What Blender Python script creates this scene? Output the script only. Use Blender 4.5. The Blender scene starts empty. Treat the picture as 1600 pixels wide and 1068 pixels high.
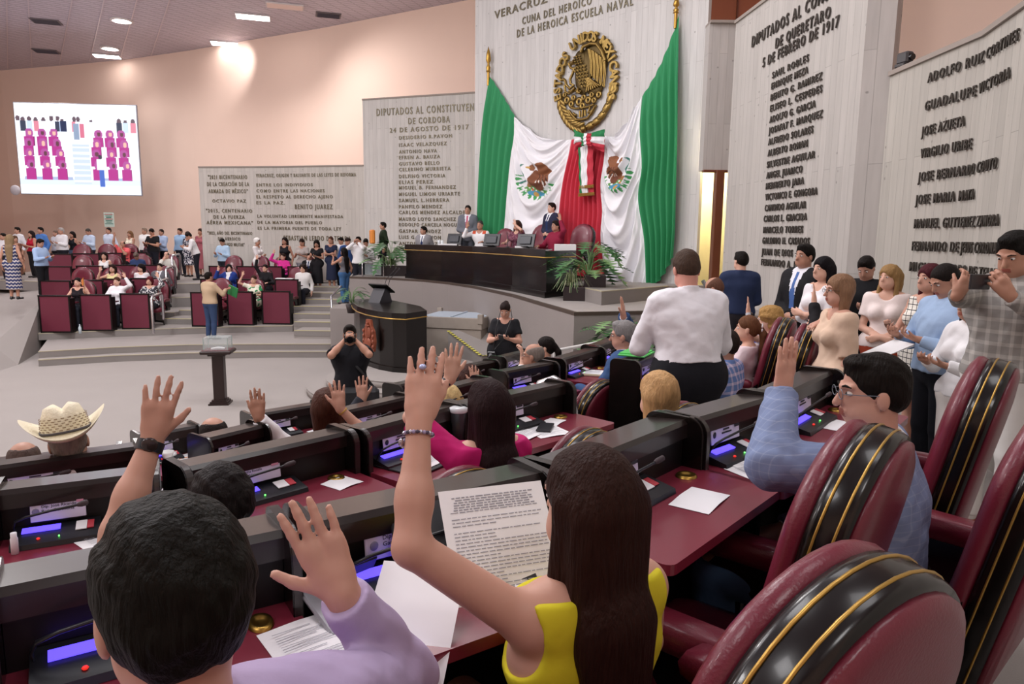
import bpy, bmesh, math, random
import numpy as np
from mathutils import Vector, Matrix
random.seed(7); RNG = np.random.RandomState(5)
PI = math.pi
D2R = PI/180
# ---------------------------------------------------------------- camera
CAM = (0.0, 0.0, 3.0); FOC = 1100.0
_th = 8.5*D2R; _rl = 0.66*D2R
_F = (0, math.cos(_th), -math.sin(_th)); _U0 = (0, math.sin(_th), math.cos(_th)); _R0 = (1, 0, 0)
_R = tuple(a*math.cos(_rl)+b*math.sin(_rl) for a, b in zip(_R0, _U0))
_U = tuple(b*math.cos(_rl)-a*math.sin(_rl) for a, b in zip(_R0, _U0))
def ray(px, py):
    """direction (dx/dy, 1, dz/dy) of the sight line through a pixel"""
    u = (px-800)/FOC; v = (534-py)/FOC
    d = [_F[i]+u*_R[i]+v*_U[i] for i in range(3)]
    return (d[0]/d[1], 1.0, d[2]/d[1])
def atY(px, py, Y):
    d = ray(px, py); return (d[0]*Y, Y, CAM[2]+d[2]*Y)
def atZ(px, py, z):
    d = ray(px, py); t = (z-CAM[2])/d[2]; return (d[0]*t, t, z)
def proj(x, y, z):
    p = (x-CAM[0], y-CAM[1], z-CAM[2])
    f = sum(a*b for a, b in zip(p, _F)); r = sum(a*b for a, b in zip(p, _R)); u = sum(a*b for a, b in zip(p, _U))
    return (800+FOC*r/f, 534-FOC*u/f)
SC = bpy.context.scene
COL = SC.collection
cam_d = bpy.data.cameras.new('camera'); cam = bpy.data.objects.new('camera', cam_d); COL.objects.link(cam)
cam_d.sensor_width = 36; cam_d.lens = FOC/1600*36; cam_d.clip_start = .05; cam_d.clip_end = 200
cam.matrix_world = Matrix((( _R[0], _U[0], -_F[0], CAM[0]), (_R[1], _U[1], -_F[1], CAM[1]), (_R[2], _U[2], -_F[2], CAM[2]), (0, 0, 0, 1)))
SC.camera = cam
SC.view_settings.view_transform = 'Standard'; SC.view_settings.look = 'None'
SC.view_settings.gamma = 1; SC.view_settings.use_curve_mapping = False
SC.view_settings.exposure = 0.3
W = bpy.data.worlds.new('world'); SC.world = W; W.use_nodes = True
W.node_tree.nodes['Background'].inputs[0].default_value = (.9, .93, 1, 1)
W.node_tree.nodes['Background'].inputs[1].default_value = .25
def area(name, loc, size, power, col=(1, .97, .95), rot=(0, 0, 0), sy=None):
    l = bpy.data.lights.new(name, 'AREA'); l.energy = power; l.color = col; l.size = size
    if sy: l.shape = 'RECTANGLE'; l.size_y = sy
    o = bpy.data.objects.new(name, l); COL.objects.link(o); o.location = loc; o.rotation_euler = rot
    return o
# luminaires of the hall, above and behind the view
for lx, ly, p in ((-18, 12, 1), (-9, 9, 1), (-9, 15, 1), (-2, 5, .9), (-1, 11, .9), (4, 2.5, .42), (-6, -2, 1), (3.2, 9, .35)):
    area('ceiling_light_bank', (lx, ly, 10.6), 2.6, p*190, (1, .975, .985))
def add_fill(loc, power, r=.5, col=(1, .97, .96)):
    l = bpy.data.lights.new('fill_light', 'POINT'); l.energy = power; l.color = col; l.shadow_soft_size = r
    o = bpy.data.objects.new('fill_light', l); COL.objects.link(o); o.location = loc
for lx, ly, lz, p in ((-19, 11, 7.8, 620), (-9, 12, 8.6, 700), (-9, 2, 7, 350), (-1.5, 9, 7.9, 260), (1.5, -1, 6, 90), (-16, 19.5, 9.6, 420)):  # unseen point lights added to fill the walls and ceiling
    add_fill((lx, ly, lz), p)
# ---------------------------------------------------------------- materials
MATS = {}
def srgb(c):
    if isinstance(c, str):
        c = [int(c[i:i+2], 16)/255 for i in (0, 2, 4)]
    return tuple((x/12.92 if x <= .04045 else ((x+.055)/1.055)**2.4) for x in c)
def M(name, col, rough=.6, metal=0, spec=.5, noise=0, nscale=8, bump=0, bscale=60, coat=0, emit=None, estr=0, sheen=0, alpha=None, stretch=None, sub=0):
    key = name
    if key in MATS: return MATS[key]
    m = bpy.data.materials.new(name); m.use_nodes = True
    nt = m.node_tree; b = nt.nodes['Principled BSDF']
    c = srgb(col)
    b.inputs['Base Color'].default_value = (*c, 1); b.inputs['Roughness'].default_value = rough
    b.inputs['Metallic'].default_value = metal; b.inputs['Specular IOR Level'].default_value = spec
    if coat: b.inputs['Coat Weight'].default_value = coat; b.inputs['Coat Roughness'].default_value = .08
    if sheen: b.inputs['Sheen Weight'].default_value = sheen
    if sub:
        b.inputs['Subsurface Weight'].default_value = sub; b.inputs['Subsurface Radius'].default_value = (.02, .008, .004)
    if emit is not None:
        b.inputs['Emission Color'].default_value = (*srgb(emit), 1); b.inputs['Emission Strength'].default_value = estr
    if alpha is not None: b.inputs['Alpha'].default_value = alpha
    tc = None
    if noise or bump:
        tc = nt.nodes.new('ShaderNodeTexCoord'); mp = nt.nodes.new('ShaderNodeMapping')
        nt.links.new(tc.outputs['Object'], mp.inputs[0])
        if stretch: mp.inputs['Scale'].default_value = stretch
    if noise:
        n = nt.nodes.new('ShaderNodeTexNoise'); n.inputs['Scale'].default_value = nscale; n.inputs['Detail'].default_value = 5
        nt.links.new(mp.outputs[0], n.inputs['Vector'])
        mx = nt.nodes.new('ShaderNodeMix'); mx.data_type = 'RGBA'
        mx.inputs[6].default_value = (*[v*(1-noise) for v in c], 1); mx.inputs[7].default_value = (*[min(1, v*(1+noise)) for v in c], 1)
        nt.links.new(n.outputs[0], mx.inputs[0]); nt.links.new(mx.outputs[2], b.inputs['Base Color'])
    if bump:
        n2 = nt.nodes.new('ShaderNodeTexNoise'); n2.inputs['Scale'].default_value = bscale; n2.inputs['Detail'].default_value = 4
        nt.links.new(mp.outputs[0], n2.inputs['Vector'])
        bp = nt.nodes.new('ShaderNodeBump'); bp.inputs['Strength'].default_value = bump; bp.inputs['Distance'].default_value = .01
        nt.links.new(n2.outputs[0], bp.inputs['Height']); nt.links.new(bp.outputs[0], b.inputs['Normal'])
    MATS[key] = m; return m
def attr_mat(name, rough=.7, emit=0, attr='Col', bump=0, tint=1):
    if name in MATS: return MATS[name]
    m = bpy.data.materials.new(name); m.use_nodes = True; nt = m.node_tree; b = nt.nodes['Principled BSDF']
    a = nt.nodes.new('ShaderNodeAttribute'); a.attribute_name = attr
    if emit:
        b.inputs['Base Color'].default_value = (0.01, .01, .01, 1)
        nt.links.new(a.outputs[0], b.inputs['Emission Color']); b.inputs['Emission Strength'].default_value = emit
    else: nt.links.new(a.outputs[0], b.inputs['Base Color'])
    b.inputs['Roughness'].default_value = rough
    MATS[name] = m; return m
# ---------------------------------------------------------------- scene graph helpers
def link(o, parent=None):
    COL.objects.link(o)
    if parent is not None: o.parent = parent
    return o
def tag(o, label=None, cat=None, group=None, kind=None):
    if label: o['label'] = label
    if cat: o['category'] = cat
    if group: o['group'] = group
    if kind: o['kind'] = kind
    return o
def empty(name, loc=(0, 0, 0), rz=0, label=None, cat=None, group=None):
    o = bpy.data.objects.new(name, None); link(o); o.location = loc; o.rotation_euler = (0, 0, rz)
    o.empty_display_size = .1
    return tag(o, label, cat, group)
def mesh_np(name, V, F, mats, mi=None, smooth=True):
    """F: (n,4) or (n,3) array, or list of polygons"""
    me = bpy.data.meshes.new(name)
    if isinstance(F, np.ndarray):
        n, k = F.shape
        me.vertices.add(len(V)); me.vertices.foreach_set('co', np.asarray(V, np.float32).ravel())
        me.loops.add(n*k); me.loops.foreach_set('vertex_index', F.astype(np.int32).ravel())
        me.polygons.add(n); me.polygons.foreach_set('loop_start', np.arange(0, n*k, k, dtype=np.int32))
    else:
        me.from_pydata([tuple(v) for v in V], [], [tuple(f) for f in F])
    for m in (mats if isinstance(mats, (list, tuple)) else [mats]): me.materials.append(m)
    if mi is not None: me.polygons.foreach_set('material_index', np.asarray(mi, np.int32))
    me.polygons.foreach_set('use_smooth', np.full(len(me.polygons), smooth))
    me.update(calc_edges=True); me.validate()
    return me
def obj(name, me, parent=None, **k):
    o = bpy.data.objects.new(name, me); link(o, parent); tag(o, **k); return o
def copy_tree(o, parent=None):
    c = o.copy(); link(c)
    if parent is not None: c.parent = parent
    for ch in o.children: copy_tree(ch, c)
    return c
class MB:
    """collects shapes, then links them as one mesh object"""
    def __init__(s): s.V = []; s.F = []; s.I = []; s.sm = []
    def add(s, V, F, mi=0, smooth=False):
        b = len(s.V); s.V += [tuple(v) for v in V]; s.F += [tuple(i+b for i in f) for f in F]; s.I += [mi]*len(F); s.sm += [smooth]*len(F)
        return s
    def box(s, c, d, mi=0, bev=0, rot=None):
        """centre, full dimensions, optional chamfer of all edges"""
        x, y, z = (v/2 for v in d)
        if bev <= 0:
            V = [(i*x, j*y, k*z) for i in (-1, 1) for j in (-1, 1) for k in (-1, 1)]
            F = [(0, 1, 3, 2), (4, 6, 7, 5), (0, 4, 5, 1), (2, 3, 7, 6), (0, 2, 6, 4), (1, 5, 7, 3)]
        else:
            b = min(bev, x*.9, y*.9, z*.9); V = []; idx = {}
            for i in (-1, 1):
                for j in (-1, 1):
                    for k in (-1, 1):
                        for ax, p in enumerate(((i*x, j*(y-b), k*(z-b)), (i*(x-b), j*y, k*(z-b)), (i*(x-b), j*(y-b), k*z))):
                            idx[(i, j, k, ax)] = len(V); V.append(p)
            F = []; g = idx.get
            for ax in range(3):
                for sg in (-1, 1):
                    o2 = [a for a in range(3) if a != ax]; q = []
                    for u, v in ((-1, -1), (1, -1), (1, 1), (-1, 1)):
                        t = [0, 0, 0]; t[ax] = sg; t[o2[0]] = u; t[o2[1]] = v; q.append(g((*t, ax)))
                    if (sg > 0) == (ax == 1): q.reverse()
                    F.append(q)
            for ax in range(3):
                o2 = [a for a in range(3) if a != ax]
                for u in (-1, 1):
                    for v in (-1, 1):
                        t = [0, 0, 0]; t[o2[0]] = u; t[o2[1]] = v; a_ = t[:]; b_ = t[:]; a_[ax] = -1; b_[ax] = 1
                        F.append((g((*a_, o2[0])), g((*b_, o2[0])), g((*b_, o2[1])), g((*a_, o2[1]))))
            for i in (-1, 1):
                for j in (-1, 1):
                    for k in (-1, 1): F.append([g((i, j, k, a)) for a in range(3)])
        if rot is not None: V = [tuple(rot @ Vector(v)) for v in V]
        return s.add([(v[0]+c[0], v[1]+c[1], v[2]+c[2]) for v in V], F, mi)
    def prism(s, pts, a, b, mi=0, axis='z', smooth=False):
        """polygon pts (2D) extruded from a to b along axis (z: pts xy, x: pts yz, y: pts xz)"""
        n = len(pts); f = {'z': lambda p, h: (p[0], p[1], h), 'x': lambda p, h: (h, p[0], p[1]), 'y': lambda p, h: (p[0], h, p[1])}[axis]
        V = [f(p, a) for p in pts]+[f(p, b) for p in pts]
        s.add(V, [tuple(range(n))[::-1], tuple(range(n, 2*n))], mi, False)
        m = len(s.V)-2*n
        for i in range(n):
            j = (i+1) % n; s.F.append((m+i, m+j, m+n+j, m+n+i)); s.I.append(mi); s.sm.append(smooth)
        return s
    def tube(s, pts, r, n=8, mi=0, cap=True):
        pts = [Vector(p) for p in pts]; R = r if isinstance(r, (list, tuple)) else [r]*len(pts)
        V = []; up = Vector((0, 0, 1)); prev = None
        for i, p in enumerate(pts):
            t = (pts[min(i+1, len(pts)-1)]-pts[max(i-1, 0)]).normalized()
            if prev is None:
                a = t.cross(up)
                if a.length < .05: a = t.cross(Vector((1, 0, 0)))
                a.normalize()
            else: a = (prev-t*prev.dot(t)).normalized()
            prev = a; b = t.cross(a)
            V += [p+R[i]*(a*math.cos(2*PI*k/n)+b*math.sin(2*PI*k/n)) for k in range(n)]
        F = [(i*n+k, i*n+(k+1) % n, (i+1)*n+(k+1) % n, (i+1)*n+k) for i in range(len(pts)-1) for k in range(n)]
        s.add(V, F, mi, True)
        if cap: s.add(V[:n], [tuple(range(n))[::-1]], mi); s.add(V[-n:], [tuple(range(n))], mi)
        return s
    def lathe(s, prof, c=(0, 0, 0), n=20, mi=0):
        V = [(c[0]+r*math.cos(2*PI*k/n), c[1]+r*math.sin(2*PI*k/n), c[2]+z) for r, z in prof for k in range(n)]
        F = [(i*n+k, i*n+(k+1) % n, (i+1)*n+(k+1) % n, (i+1)*n+k) for i in range(len(prof)-1) for k in range(n)]
        return s.add(V, F, mi, True)
    def ell(s, c, r, n=10, mi=0, rot=None):
        V = []; F = []
        for i in range(n//2+1):
            a = PI*i/(n//2)
            for k in range(n):
                v = Vector((r[0]*math.sin(a)*math.cos(2*PI*k/n), r[1]*math.sin(a)*math.sin(2*PI*k/n), r[2]*math.cos(a)))
                if rot is not None: v = rot @ v
                V.append((v[0]+c[0], v[1]+c[1], v[2]+c[2]))
        for i in range(n//2):
            for k in range(n): F.append((i*n+k, (i+1)*n+k, (i+1)*n+(k+1) % n, i*n+(k+1) % n))
        return s.add(V, F, mi, True)
    def mesh(s, name, mats):
        me = bpy.data.meshes.new(name); me.from_pydata(s.V, [], s.F)
        for m in (mats if isinstance(mats, (list, tuple)) else [mats]): me.materials.append(m)
        me.polygons.foreach_set('material_index', s.I); me.polygons.foreach_set('use_smooth', s.sm)
        me.update(); return me
    def build(s, name, mats, parent=None, **k):
        return obj(name, s.mesh(name, mats), parent, **k)
def grid_mesh(name, fn, nu, nv, mats, colfn=None, thick=0):
    """fn(U,V)->(n,3) points on a (nu+1)x(nv+1) grid"""
    u, v = np.meshgrid(np.linspace(0, 1, nu+1), np.linspace(0, 1, nv+1), indexing='ij')
    P = fn(u.ravel(), v.ravel())
    i, j = np.meshgrid(np.arange(nu), np.arange(nv), indexing='ij'); a = (i*(nv+1)+j).ravel()
    F = np.stack([a, a+nv+1, a+nv+2, a+1], 1)
    me = mesh_np(name, P, F, mats)
    if colfn is not None:
        c = colfn(u.ravel(), v.ravel()); at = me.color_attributes.new('Col', 'FLOAT_COLOR', 'POINT')
        at.data.foreach_set('color', np.concatenate([c, np.ones((len(c), 1))], 1).astype(np.float32).ravel())
    return me
# ---------------------------------------------------------------- smooth solid modelling (distance fields, blended, meshed)
f32 = np.float32
def rc(a, b, ra, rb=None, k=.02, fl=None, cap=False):
    return dict(t='rc', a=np.array(a, f32), b=np.array(b, f32), ra=ra, rb=ra if rb is None else rb, k=k, fl=fl, cap=cap)
def el(c, r, k=.02, R=None):
    return dict(t='el', a=np.array(c, f32), r=np.array(r, f32), k=k, R=None if R is None else np.array(R, f32))
def hs(p, n, k=.0):     # keep the half space behind the plane
    n = np.array(n, f32); return dict(t='hs', a=np.array(p, f32), n=n/np.linalg.norm(n), k=k, op='i')
def cut(q, k=.0): q = dict(q); q['op'] = 's'; q['k'] = k; return q
def evp(q, P):
    if q['t'] == 'rc':
        ab = q['b']-q['a']; L2 = float(ab@ab)+1e-12; v = P-q['a']; t = np.clip(v@ab/L2, 0, 1)
        w = v-t[:, None]*ab
        if q['fl'] is not None:
            ax, s = q['fl']; ax = np.array(ax, f32); w = w+(s-1)*(w@ax)[:, None]*ax
        d = np.sqrt((w*w).sum(1))-(q['ra']+(q['rb']-q['ra'])*t)
        if q['cap']:
            L = math.sqrt(L2); d = np.maximum(d, (v@ab)/L-L)
        return d
    if q['t'] == 'el':
        v = P-q['a']
        if q['R'] is not None: v = v@q['R']          # columns of R are the axes
        k0 = np.sqrt(((v/q['r'])**2).sum(1)); k1 = np.sqrt(((v/q['r']**2)**2).sum(1))+1e-9
        return np.where(k0 < 1e-4, -q['r'].min(), k0*(k0-1)/k1)
    return (P-q['a'])@q['n']
def smin(a, b, k):
    if k <= 0: return np.minimum(a, b)
    h = np.clip(.5+.5*(b-a)/k, 0, 1); return b*(1-h)+a*h-k*h*(1-h)
def sdf_mesh(ops, vox, noise=None, B=8):
    ops = [o for o in ops if o is not None]
    lo = []; hi = []
    for q in ops:
        if q.get('op'): continue
        if q['t'] == 'rc':
            r = max(q['ra'], q['rb']); lo += [q['a']-r, q['b']-r]; hi += [q['a']+r, q['b']+r]
        else: r = q['r'].max(); lo.append(q['a']-r); hi.append(q['a']+r)
    lo = np.min(lo, 0)-vox*3; hi = np.max(hi, 0)+vox*3
    S = vox*B; nb = np.ceil((hi-lo)/S).astype(int)+1
    g = np.stack(np.meshgrid(*[np.arange(n) for n in nb], indexing='ij'), -1).reshape(-1, 3)
    C = (lo+(g+.5)*S).astype(f32); D = np.full(len(C), 9., f32); near = []
    hd = S*.87
    for q in ops:
        d = evp(q, C); near.append(d < (hd+q['k'])*1.7+.02 if not q.get('op') else None)
        if q.get('op') == 'i': D = np.maximum(D, d)
        elif q.get('op') == 's': D = np.maximum(D, -d)
        else: D = smin(D, d, q['k'])
    act = np.abs(D) < hd*1.75+.012
    g = g[act]; near = [None if n is None else n[act] for n in near]
    loc = np.stack(np.meshgrid(*[np.arange(B+1)]*3, indexing='ij'), -1).reshape(-1, 3)
    m = (B+1)**3; G0 = g*B
    base = (lo+G0*vox).astype(f32); off = (loc*vox).astype(f32)
    D = np.full((len(g), m), 9., f32)
    for q, n in zip(ops, near):
        sel = slice(None) if n is None else np.nonzero(n)[0]
        if n is not None and len(sel) == 0: continue
        P = (base[sel][:, None, :]+off[None]).reshape(-1, 3)
        d = evp(q, P).reshape(-1, m).astype(f32)
        if q.get('op') == 'i': D = np.maximum(D, d)
        elif q.get('op') == 's':
            D = -smin(-D, d, q['k'])
        else: D[sel] = smin(D[sel], d, q['k'])
    if noise is not None:
        P = (base[:, None, :]+off[None]).reshape(-1, 3); D = D+noise(P).reshape(-1, m).astype(f32)
    D = D.reshape(-1, B+1, B+1, B+1)
    N = (nb*B+4).astype(np.int64)
    key = lambda c: (c[..., 0]*N[1]+c[..., 1])*N[2]+c[..., 2]
    pts = []; cells = []
    for ax in range(3):
        s0 = [slice(0, B)]*3; s1 = list(s0); s1[ax] = slice(1, B+1)
        a = D[(slice(None), *s0)]; b = D[(slice(None), *s1)]
        cr = (a < 0) != (b < 0); idx = np.nonzero(cr)
        if len(idx[0]) == 0: continue
        da = a[idx]; db = b[idx]; t = da/(da-db)
        c = G0[idx[0]]+np.stack(idx[1:], 1)+1
        p = c.astype(np.float64)-1; p[:, ax] += t
        o1, o2 = (ax+1) % 3, (ax+2) % 3
        e1 = np.zeros(3, int); e1[o1] = 1; e2 = np.zeros(3, int); e2[o2] = 1
        q4 = np.stack([key(c), key(c-e1), key(c-e1-e2), key(c-e2)], 1)
        fl = da < 0
        q4 = np.where(fl[:, None], q4, q4[:, ::-1])
        pts.append(p); cells.append(q4)
    pts = np.concatenate(pts); cells = np.concatenate(cells)
    u, inv = np.unique(cells.ravel(), return_inverse=True); inv = inv.reshape(-1, 4)
    cnt = np.bincount(inv.ravel(), minlength=len(u)); V = np.zeros((len(u), 3))
    for k in range(3): V[:, k] = np.bincount(inv.ravel(), weights=np.repeat(pts[:, k], 4), minlength=len(u))/cnt
    # one light relaxation of the net
    e = np.concatenate([inv[:, [0, 1]], inv[:, [1, 2]], inv[:, [2, 3]], inv[:, [3, 0]]])
    c2 = np.bincount(e[:, 0], minlength=len(u))+np.bincount(e[:, 1], minlength=len(u))
    A = np.zeros_like(V)
    for k in range(3): A[:, k] = (np.bincount(e[:, 0], weights=V[e[:, 1], k], minlength=len(u))+np.bincount(e[:, 1], weights=V[e[:, 0], k], minlength=len(u)))/c2
    V = V*.6+A*.4
    return lo+V*vox, inv
def vnoise(P, s, amp, seed=0):
    p = P*s+seed
    x, y, z = p[:, 0], p[:, 1], p[:, 2]
    return amp*(np.sin(x+1.7*np.sin(y*.9+seed))*np.sin(y*1.1+1.3*np.sin(z*1.2))+np.sin(z*.8+x*.7+2*np.sin(x*.6)))*.5
# ---------------------------------------------------------------- people
def v3(*a): return np.array(a, f32)
def nrm(v): return v/(np.linalg.norm(v)+1e-9)
def rotm(yaw=0, pitch=0, roll=0):
    """head turn: yaw left +, pitch down +, tilt towards right +"""
    a, b, c = yaw*D2R, -pitch*D2R, roll*D2R
    Z = np.array([[math.cos(a), -math.sin(a), 0], [math.sin(a), math.cos(a), 0], [0, 0, 1]])
    X = np.array([[1, 0, 0], [0, math.cos(b), -math.sin(b)], [0, math.sin(b), math.cos(b)]])
    Y = np.array([[math.cos(c), 0, math.sin(c)], [0, 1, 0], [-math.sin(c), 0, math.cos(c)]])
    return Z@X@Y
def ik(s, w, l1, l2, hint):
    d = w-s; L = float(np.linalg.norm(d)); mx = (l1+l2)*.995
    if L > mx: w = s+d*mx/L; d = w-s; L = mx
    x = (l1*l1-l2*l2+L*L)/(2*L); h = math.sqrt(max(l1*l1-x*x, 1e-6)); n = nrm(d)
    hh = hint-n*float(hint@n); return s+n*x+nrm(hh)*h, w
SK = {}
def skin_mat(col):
    key = 'skin_'+col
    if key not in MATS: M(key, col, rough=.5, noise=.07, nscale=14, spec=.35, sub=.08)
    return MATS[key]
SKINS = dict(tan='cc9c88', light='dcae98', mid='b98a74', dark='8f5f48', deep='7a4f3c', pink='d79c8c')
def hand(pre, w, d, pn, side, s, style='open', k=.006, fr=1.0):
    """wrist point, finger direction, palm normal; side +1 = thumb towards cross(d,pn)*side"""
    d = nrm(d); pn = nrm(pn-d*float(pn@d)); t = nrm(np.cross(d, pn))*side
    o = []
    kn = w+d*.095*s
    o.append(rc(w-d*.01*s, w+d*.03*s, .024*s, .03*s, .02, fl=(pn, 1.35)))
    o.append(rc(w+d*.03*s+t*.012*s, kn+t*.018*s-d*.012*s, .024*s, .022*s, .015, fl=(pn, 1.5)))
    o.append(rc(w+d*.03*s-t*.012*s, kn-t*.022*s-d*.014*s, .024*s, .02*s, .015, fl=(pn, 1.5)))
    spread = {'open': 1, 'flat': .45, 'fist': .2, 'grip': .3, 'rest': .5, 'wave': .55}[style]
    curl = {'open': .12, 'flat': .06, 'fist': 1.5, 'grip': 1.15, 'rest': .5, 'wave': .08}[style]
    for i, (off, L, r) in enumerate(((.031, .072, .0088), (.0105, .080, .0092), (-.0105, .074, .0088), (-.031, .058, .0078))):
        b = kn+t*off*s-d*(0.004+.010*(i == 3)+.003*(i == 0))*s
        a = spread*(off/.031)*.20; c = curl*(1+.12*(i-1.5))
        d1 = nrm(d*math.cos(a)+t*math.sin(a)); d1c = nrm(d1*math.cos(c*.5)+pn*math.sin(c*.5)); m1 = b+d1c*L*.5*s
        d2 = nrm(d1*math.cos(c*1.15)+pn*math.sin(c*1.15)); m2 = m1+d2*L*.28*s
        d3 = nrm(d1*math.cos(c*1.6)+pn*math.sin(c*1.6)); m3 = m2+d3*L*.24*s
        R = r*s*fr
        o += [rc(b-d*.02*s, m1, R*1.08, R, k), rc(m1, m2, R*1.02, R*.93, k*.6), rc(m2, m3, R*.93, R*.8, k*.6)]
    tb = w+d*.028*s+t*.024*s+pn*.006*s
    ta = {'open': .85, 'flat': .5, 'fist': .45, 'grip': .5, 'rest': .4, 'wave': 1.05}[style]; tp = {'open': .2, 'flat': .15, 'fist': .9, 'grip': .8, 'rest': .4, 'wave': .1}[style]
    t1 = nrm(d*math.cos(ta)+t*math.sin(ta)+pn*tp*.6); t2 = nrm(d*math.cos(ta*.7)+t*math.sin(ta*.6)+pn*tp)
    m1 = tb+t1*.045*s; m2 = m1+t2*.034*s
    o += [rc(tb-d*.01*s, m1, .0135*s*fr, .0108*s*fr, .012), rc(m1, m2, .0108*s*fr, .0085*s*fr, .005)]
    return o
ARMS = {   # wrist target relative to shoulder in units of arm length (x outwards, y forward, z up), elbow hint, finger dir, palm normal, style
    'down': ((.16, .05, -.93), (.3, -1, 0), (0, .15, -1), (-1, 0, 0), 'rest'),
    'side': ((.25, .0, -.9), (.4, -1, 0), (0, .1, -1), (-1, 0, 0), 'rest'),
    'phone': ((-.12, .50, -.38), (.7, -.3, -1), (-.5, .8, .25), (0, 0, 1), 'grip'),
    'phonehigh': ((-.02, .55, .06), (.8, 0, -1), (-.3, .5, .7), (0, 1, .2), 'grip'),
    'camera': ((-.22, .34, .30), (.9, .1, -1), (-.4, .4, .7), (-.6, .3, 0), 'grip'),
    'front': ((-.30, .30, -.66), (1, -.5, 0), (-1, .25, -.3), (0, -1, 0), 'grip'),
    'fold': ((-.38, .36, -.42), (.9, -.3, -.6), (-1, .2, .1), (0, -1, 0), 'rest'),
    'desk': ((.02, .62, -.40), (.8, -.3, -.8), (-.25, 1, -.05), (0, 0, -1), 'rest'),
    'desk2': ((-.2, .58, -.44), (.9, -.2, -.7), (-.7, .8, 0), (0, 0, -1), 'rest'),
    'lap': ((-.12, .5, -.62), (.6, -.7, -.3), (-.5, .9, -.2), (0, 0, -1), 'rest'),
    'up': ((.22, .25, .62), (1, .35, -.3), (0, .05, 1), (0, 1, 0), 'open'),
    'uphigh': ((.12, .14, .93), (1, .3, 0), (0, .05, 1), (0, 1, 0), 'open'),
    'upbent': ((.18, .42, .28), (.7, .3, -1), (.0, .05, 1), (0, 1, 0), 'open'),
    'chin': ((-.28, .42, .12), (.6, .2, -1), (-.4, -.2, 1), (0, -1, 0), 'fist'),
    'fist': ((.1, .45, .3), (.7, .3, -1), (0, .3, 1), (0, 1, 0), 'fist'),
    'chair': ((.30, .45, -.55), (.8, -.4, -.6), (.2, 1, -.3), (0, 0, -1), 'rest'),
}
_PAT = {}
def cloth(col, pat=None, c2=None, rough=.8):
    key = 'cloth_%s_%s_%s' % (col, pat, c2)
    if key in MATS: return MATS[key]
    m = M(key, col, rough=rough, bump=.25, bscale=22, noise=.05, nscale=5, spec=.25)
    if not pat: return m
    nt = m.node_tree; b = nt.nodes['Principled BSDF']; c2 = srgb(c2 or 'ffffff'); c1 = srgb(col)
    tc = nt.nodes.new('ShaderNodeTexCoord'); sx = nt.nodes.new('ShaderNodeSeparateXYZ'); nt.links.new(tc.outputs['Object'], sx.inputs[0])
    def math_(op, a, bb=None, cc=None):
        n = nt.nodes.new('ShaderNodeMath'); n.operation = op
        for i, v in enumerate((a, bb, cc)):
            if v is None: continue
            if isinstance(v, (int, float)): n.inputs[i].default_value = v
            else: nt.links.new(v, n.inputs[i])
        return n.outputs[0]
    X, Y, Z = sx.outputs
    H = math_('ADD', X, math_('MULTIPLY', Y, .8))
    if pat in ('plaid', 'check'):
        sc = {'plaid': 15, 'check': 22}[pat]; w = {'plaid': .32, 'check': .14}[pat]
        a = math_('LESS_THAN', math_('FRACT', math_('MULTIPLY', H, sc)), w); c = math_('LESS_THAN', math_('FRACT', math_('MULTIPLY', Z, sc)), w)
        f = math_('MULTIPLY', math_('ADD', a, c), .5 if pat == 'plaid' else 1.0)
    elif pat == 'glen':
        a = math_('LESS_THAN', math_('FRACT', math_('MULTIPLY', H, 38)), .12); c = math_('LESS_THAN', math_('FRACT', math_('MULTIPLY', Z, 38)), .12)
        f = math_('MULTIPLY', math_('ADD', a, c), .3)
    elif pat == 'stripe':
        f = math_('LESS_THAN', math_('FRACT', math_('ADD', math_('MULTIPLY', Z, 11), math_('MULTIPLY', math_('SINE', math_('MULTIPLY', H, 70)), .13))), .4)
    else:
        n = nt.nodes.new('ShaderNodeTexNoise'); n.inputs['Scale'].default_value = {'floral': 22, 'blotch': 9}[pat]; n.inputs['Detail'].default_value = 1.5
        nt.links.new(tc.outputs['Object'], n.inputs[0]); f = math_('GREATER_THAN', n.outputs[0], .53)
    mx = nt.nodes.new('ShaderNodeMix'); mx.data_type = 'RGBA'; mx.inputs[6].default_value = (*c1, 1); mx.inputs[7].default_value = (*c2, 1)
    nt.links.new(math_('MINIMUM', f, 1.0), mx.inputs[0]); nt.links.new(mx.outputs[2], b.inputs['Base Color'])
    return m
def hair_mat(col):
    key = 'hair_'+col
    if key in MATS: return MATS[key]
    return M(key, col, rough=.55, noise=.4, nscale=30, bump=.8, bscale=45, spec=.12, stretch=(3, 3, .35))
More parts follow.
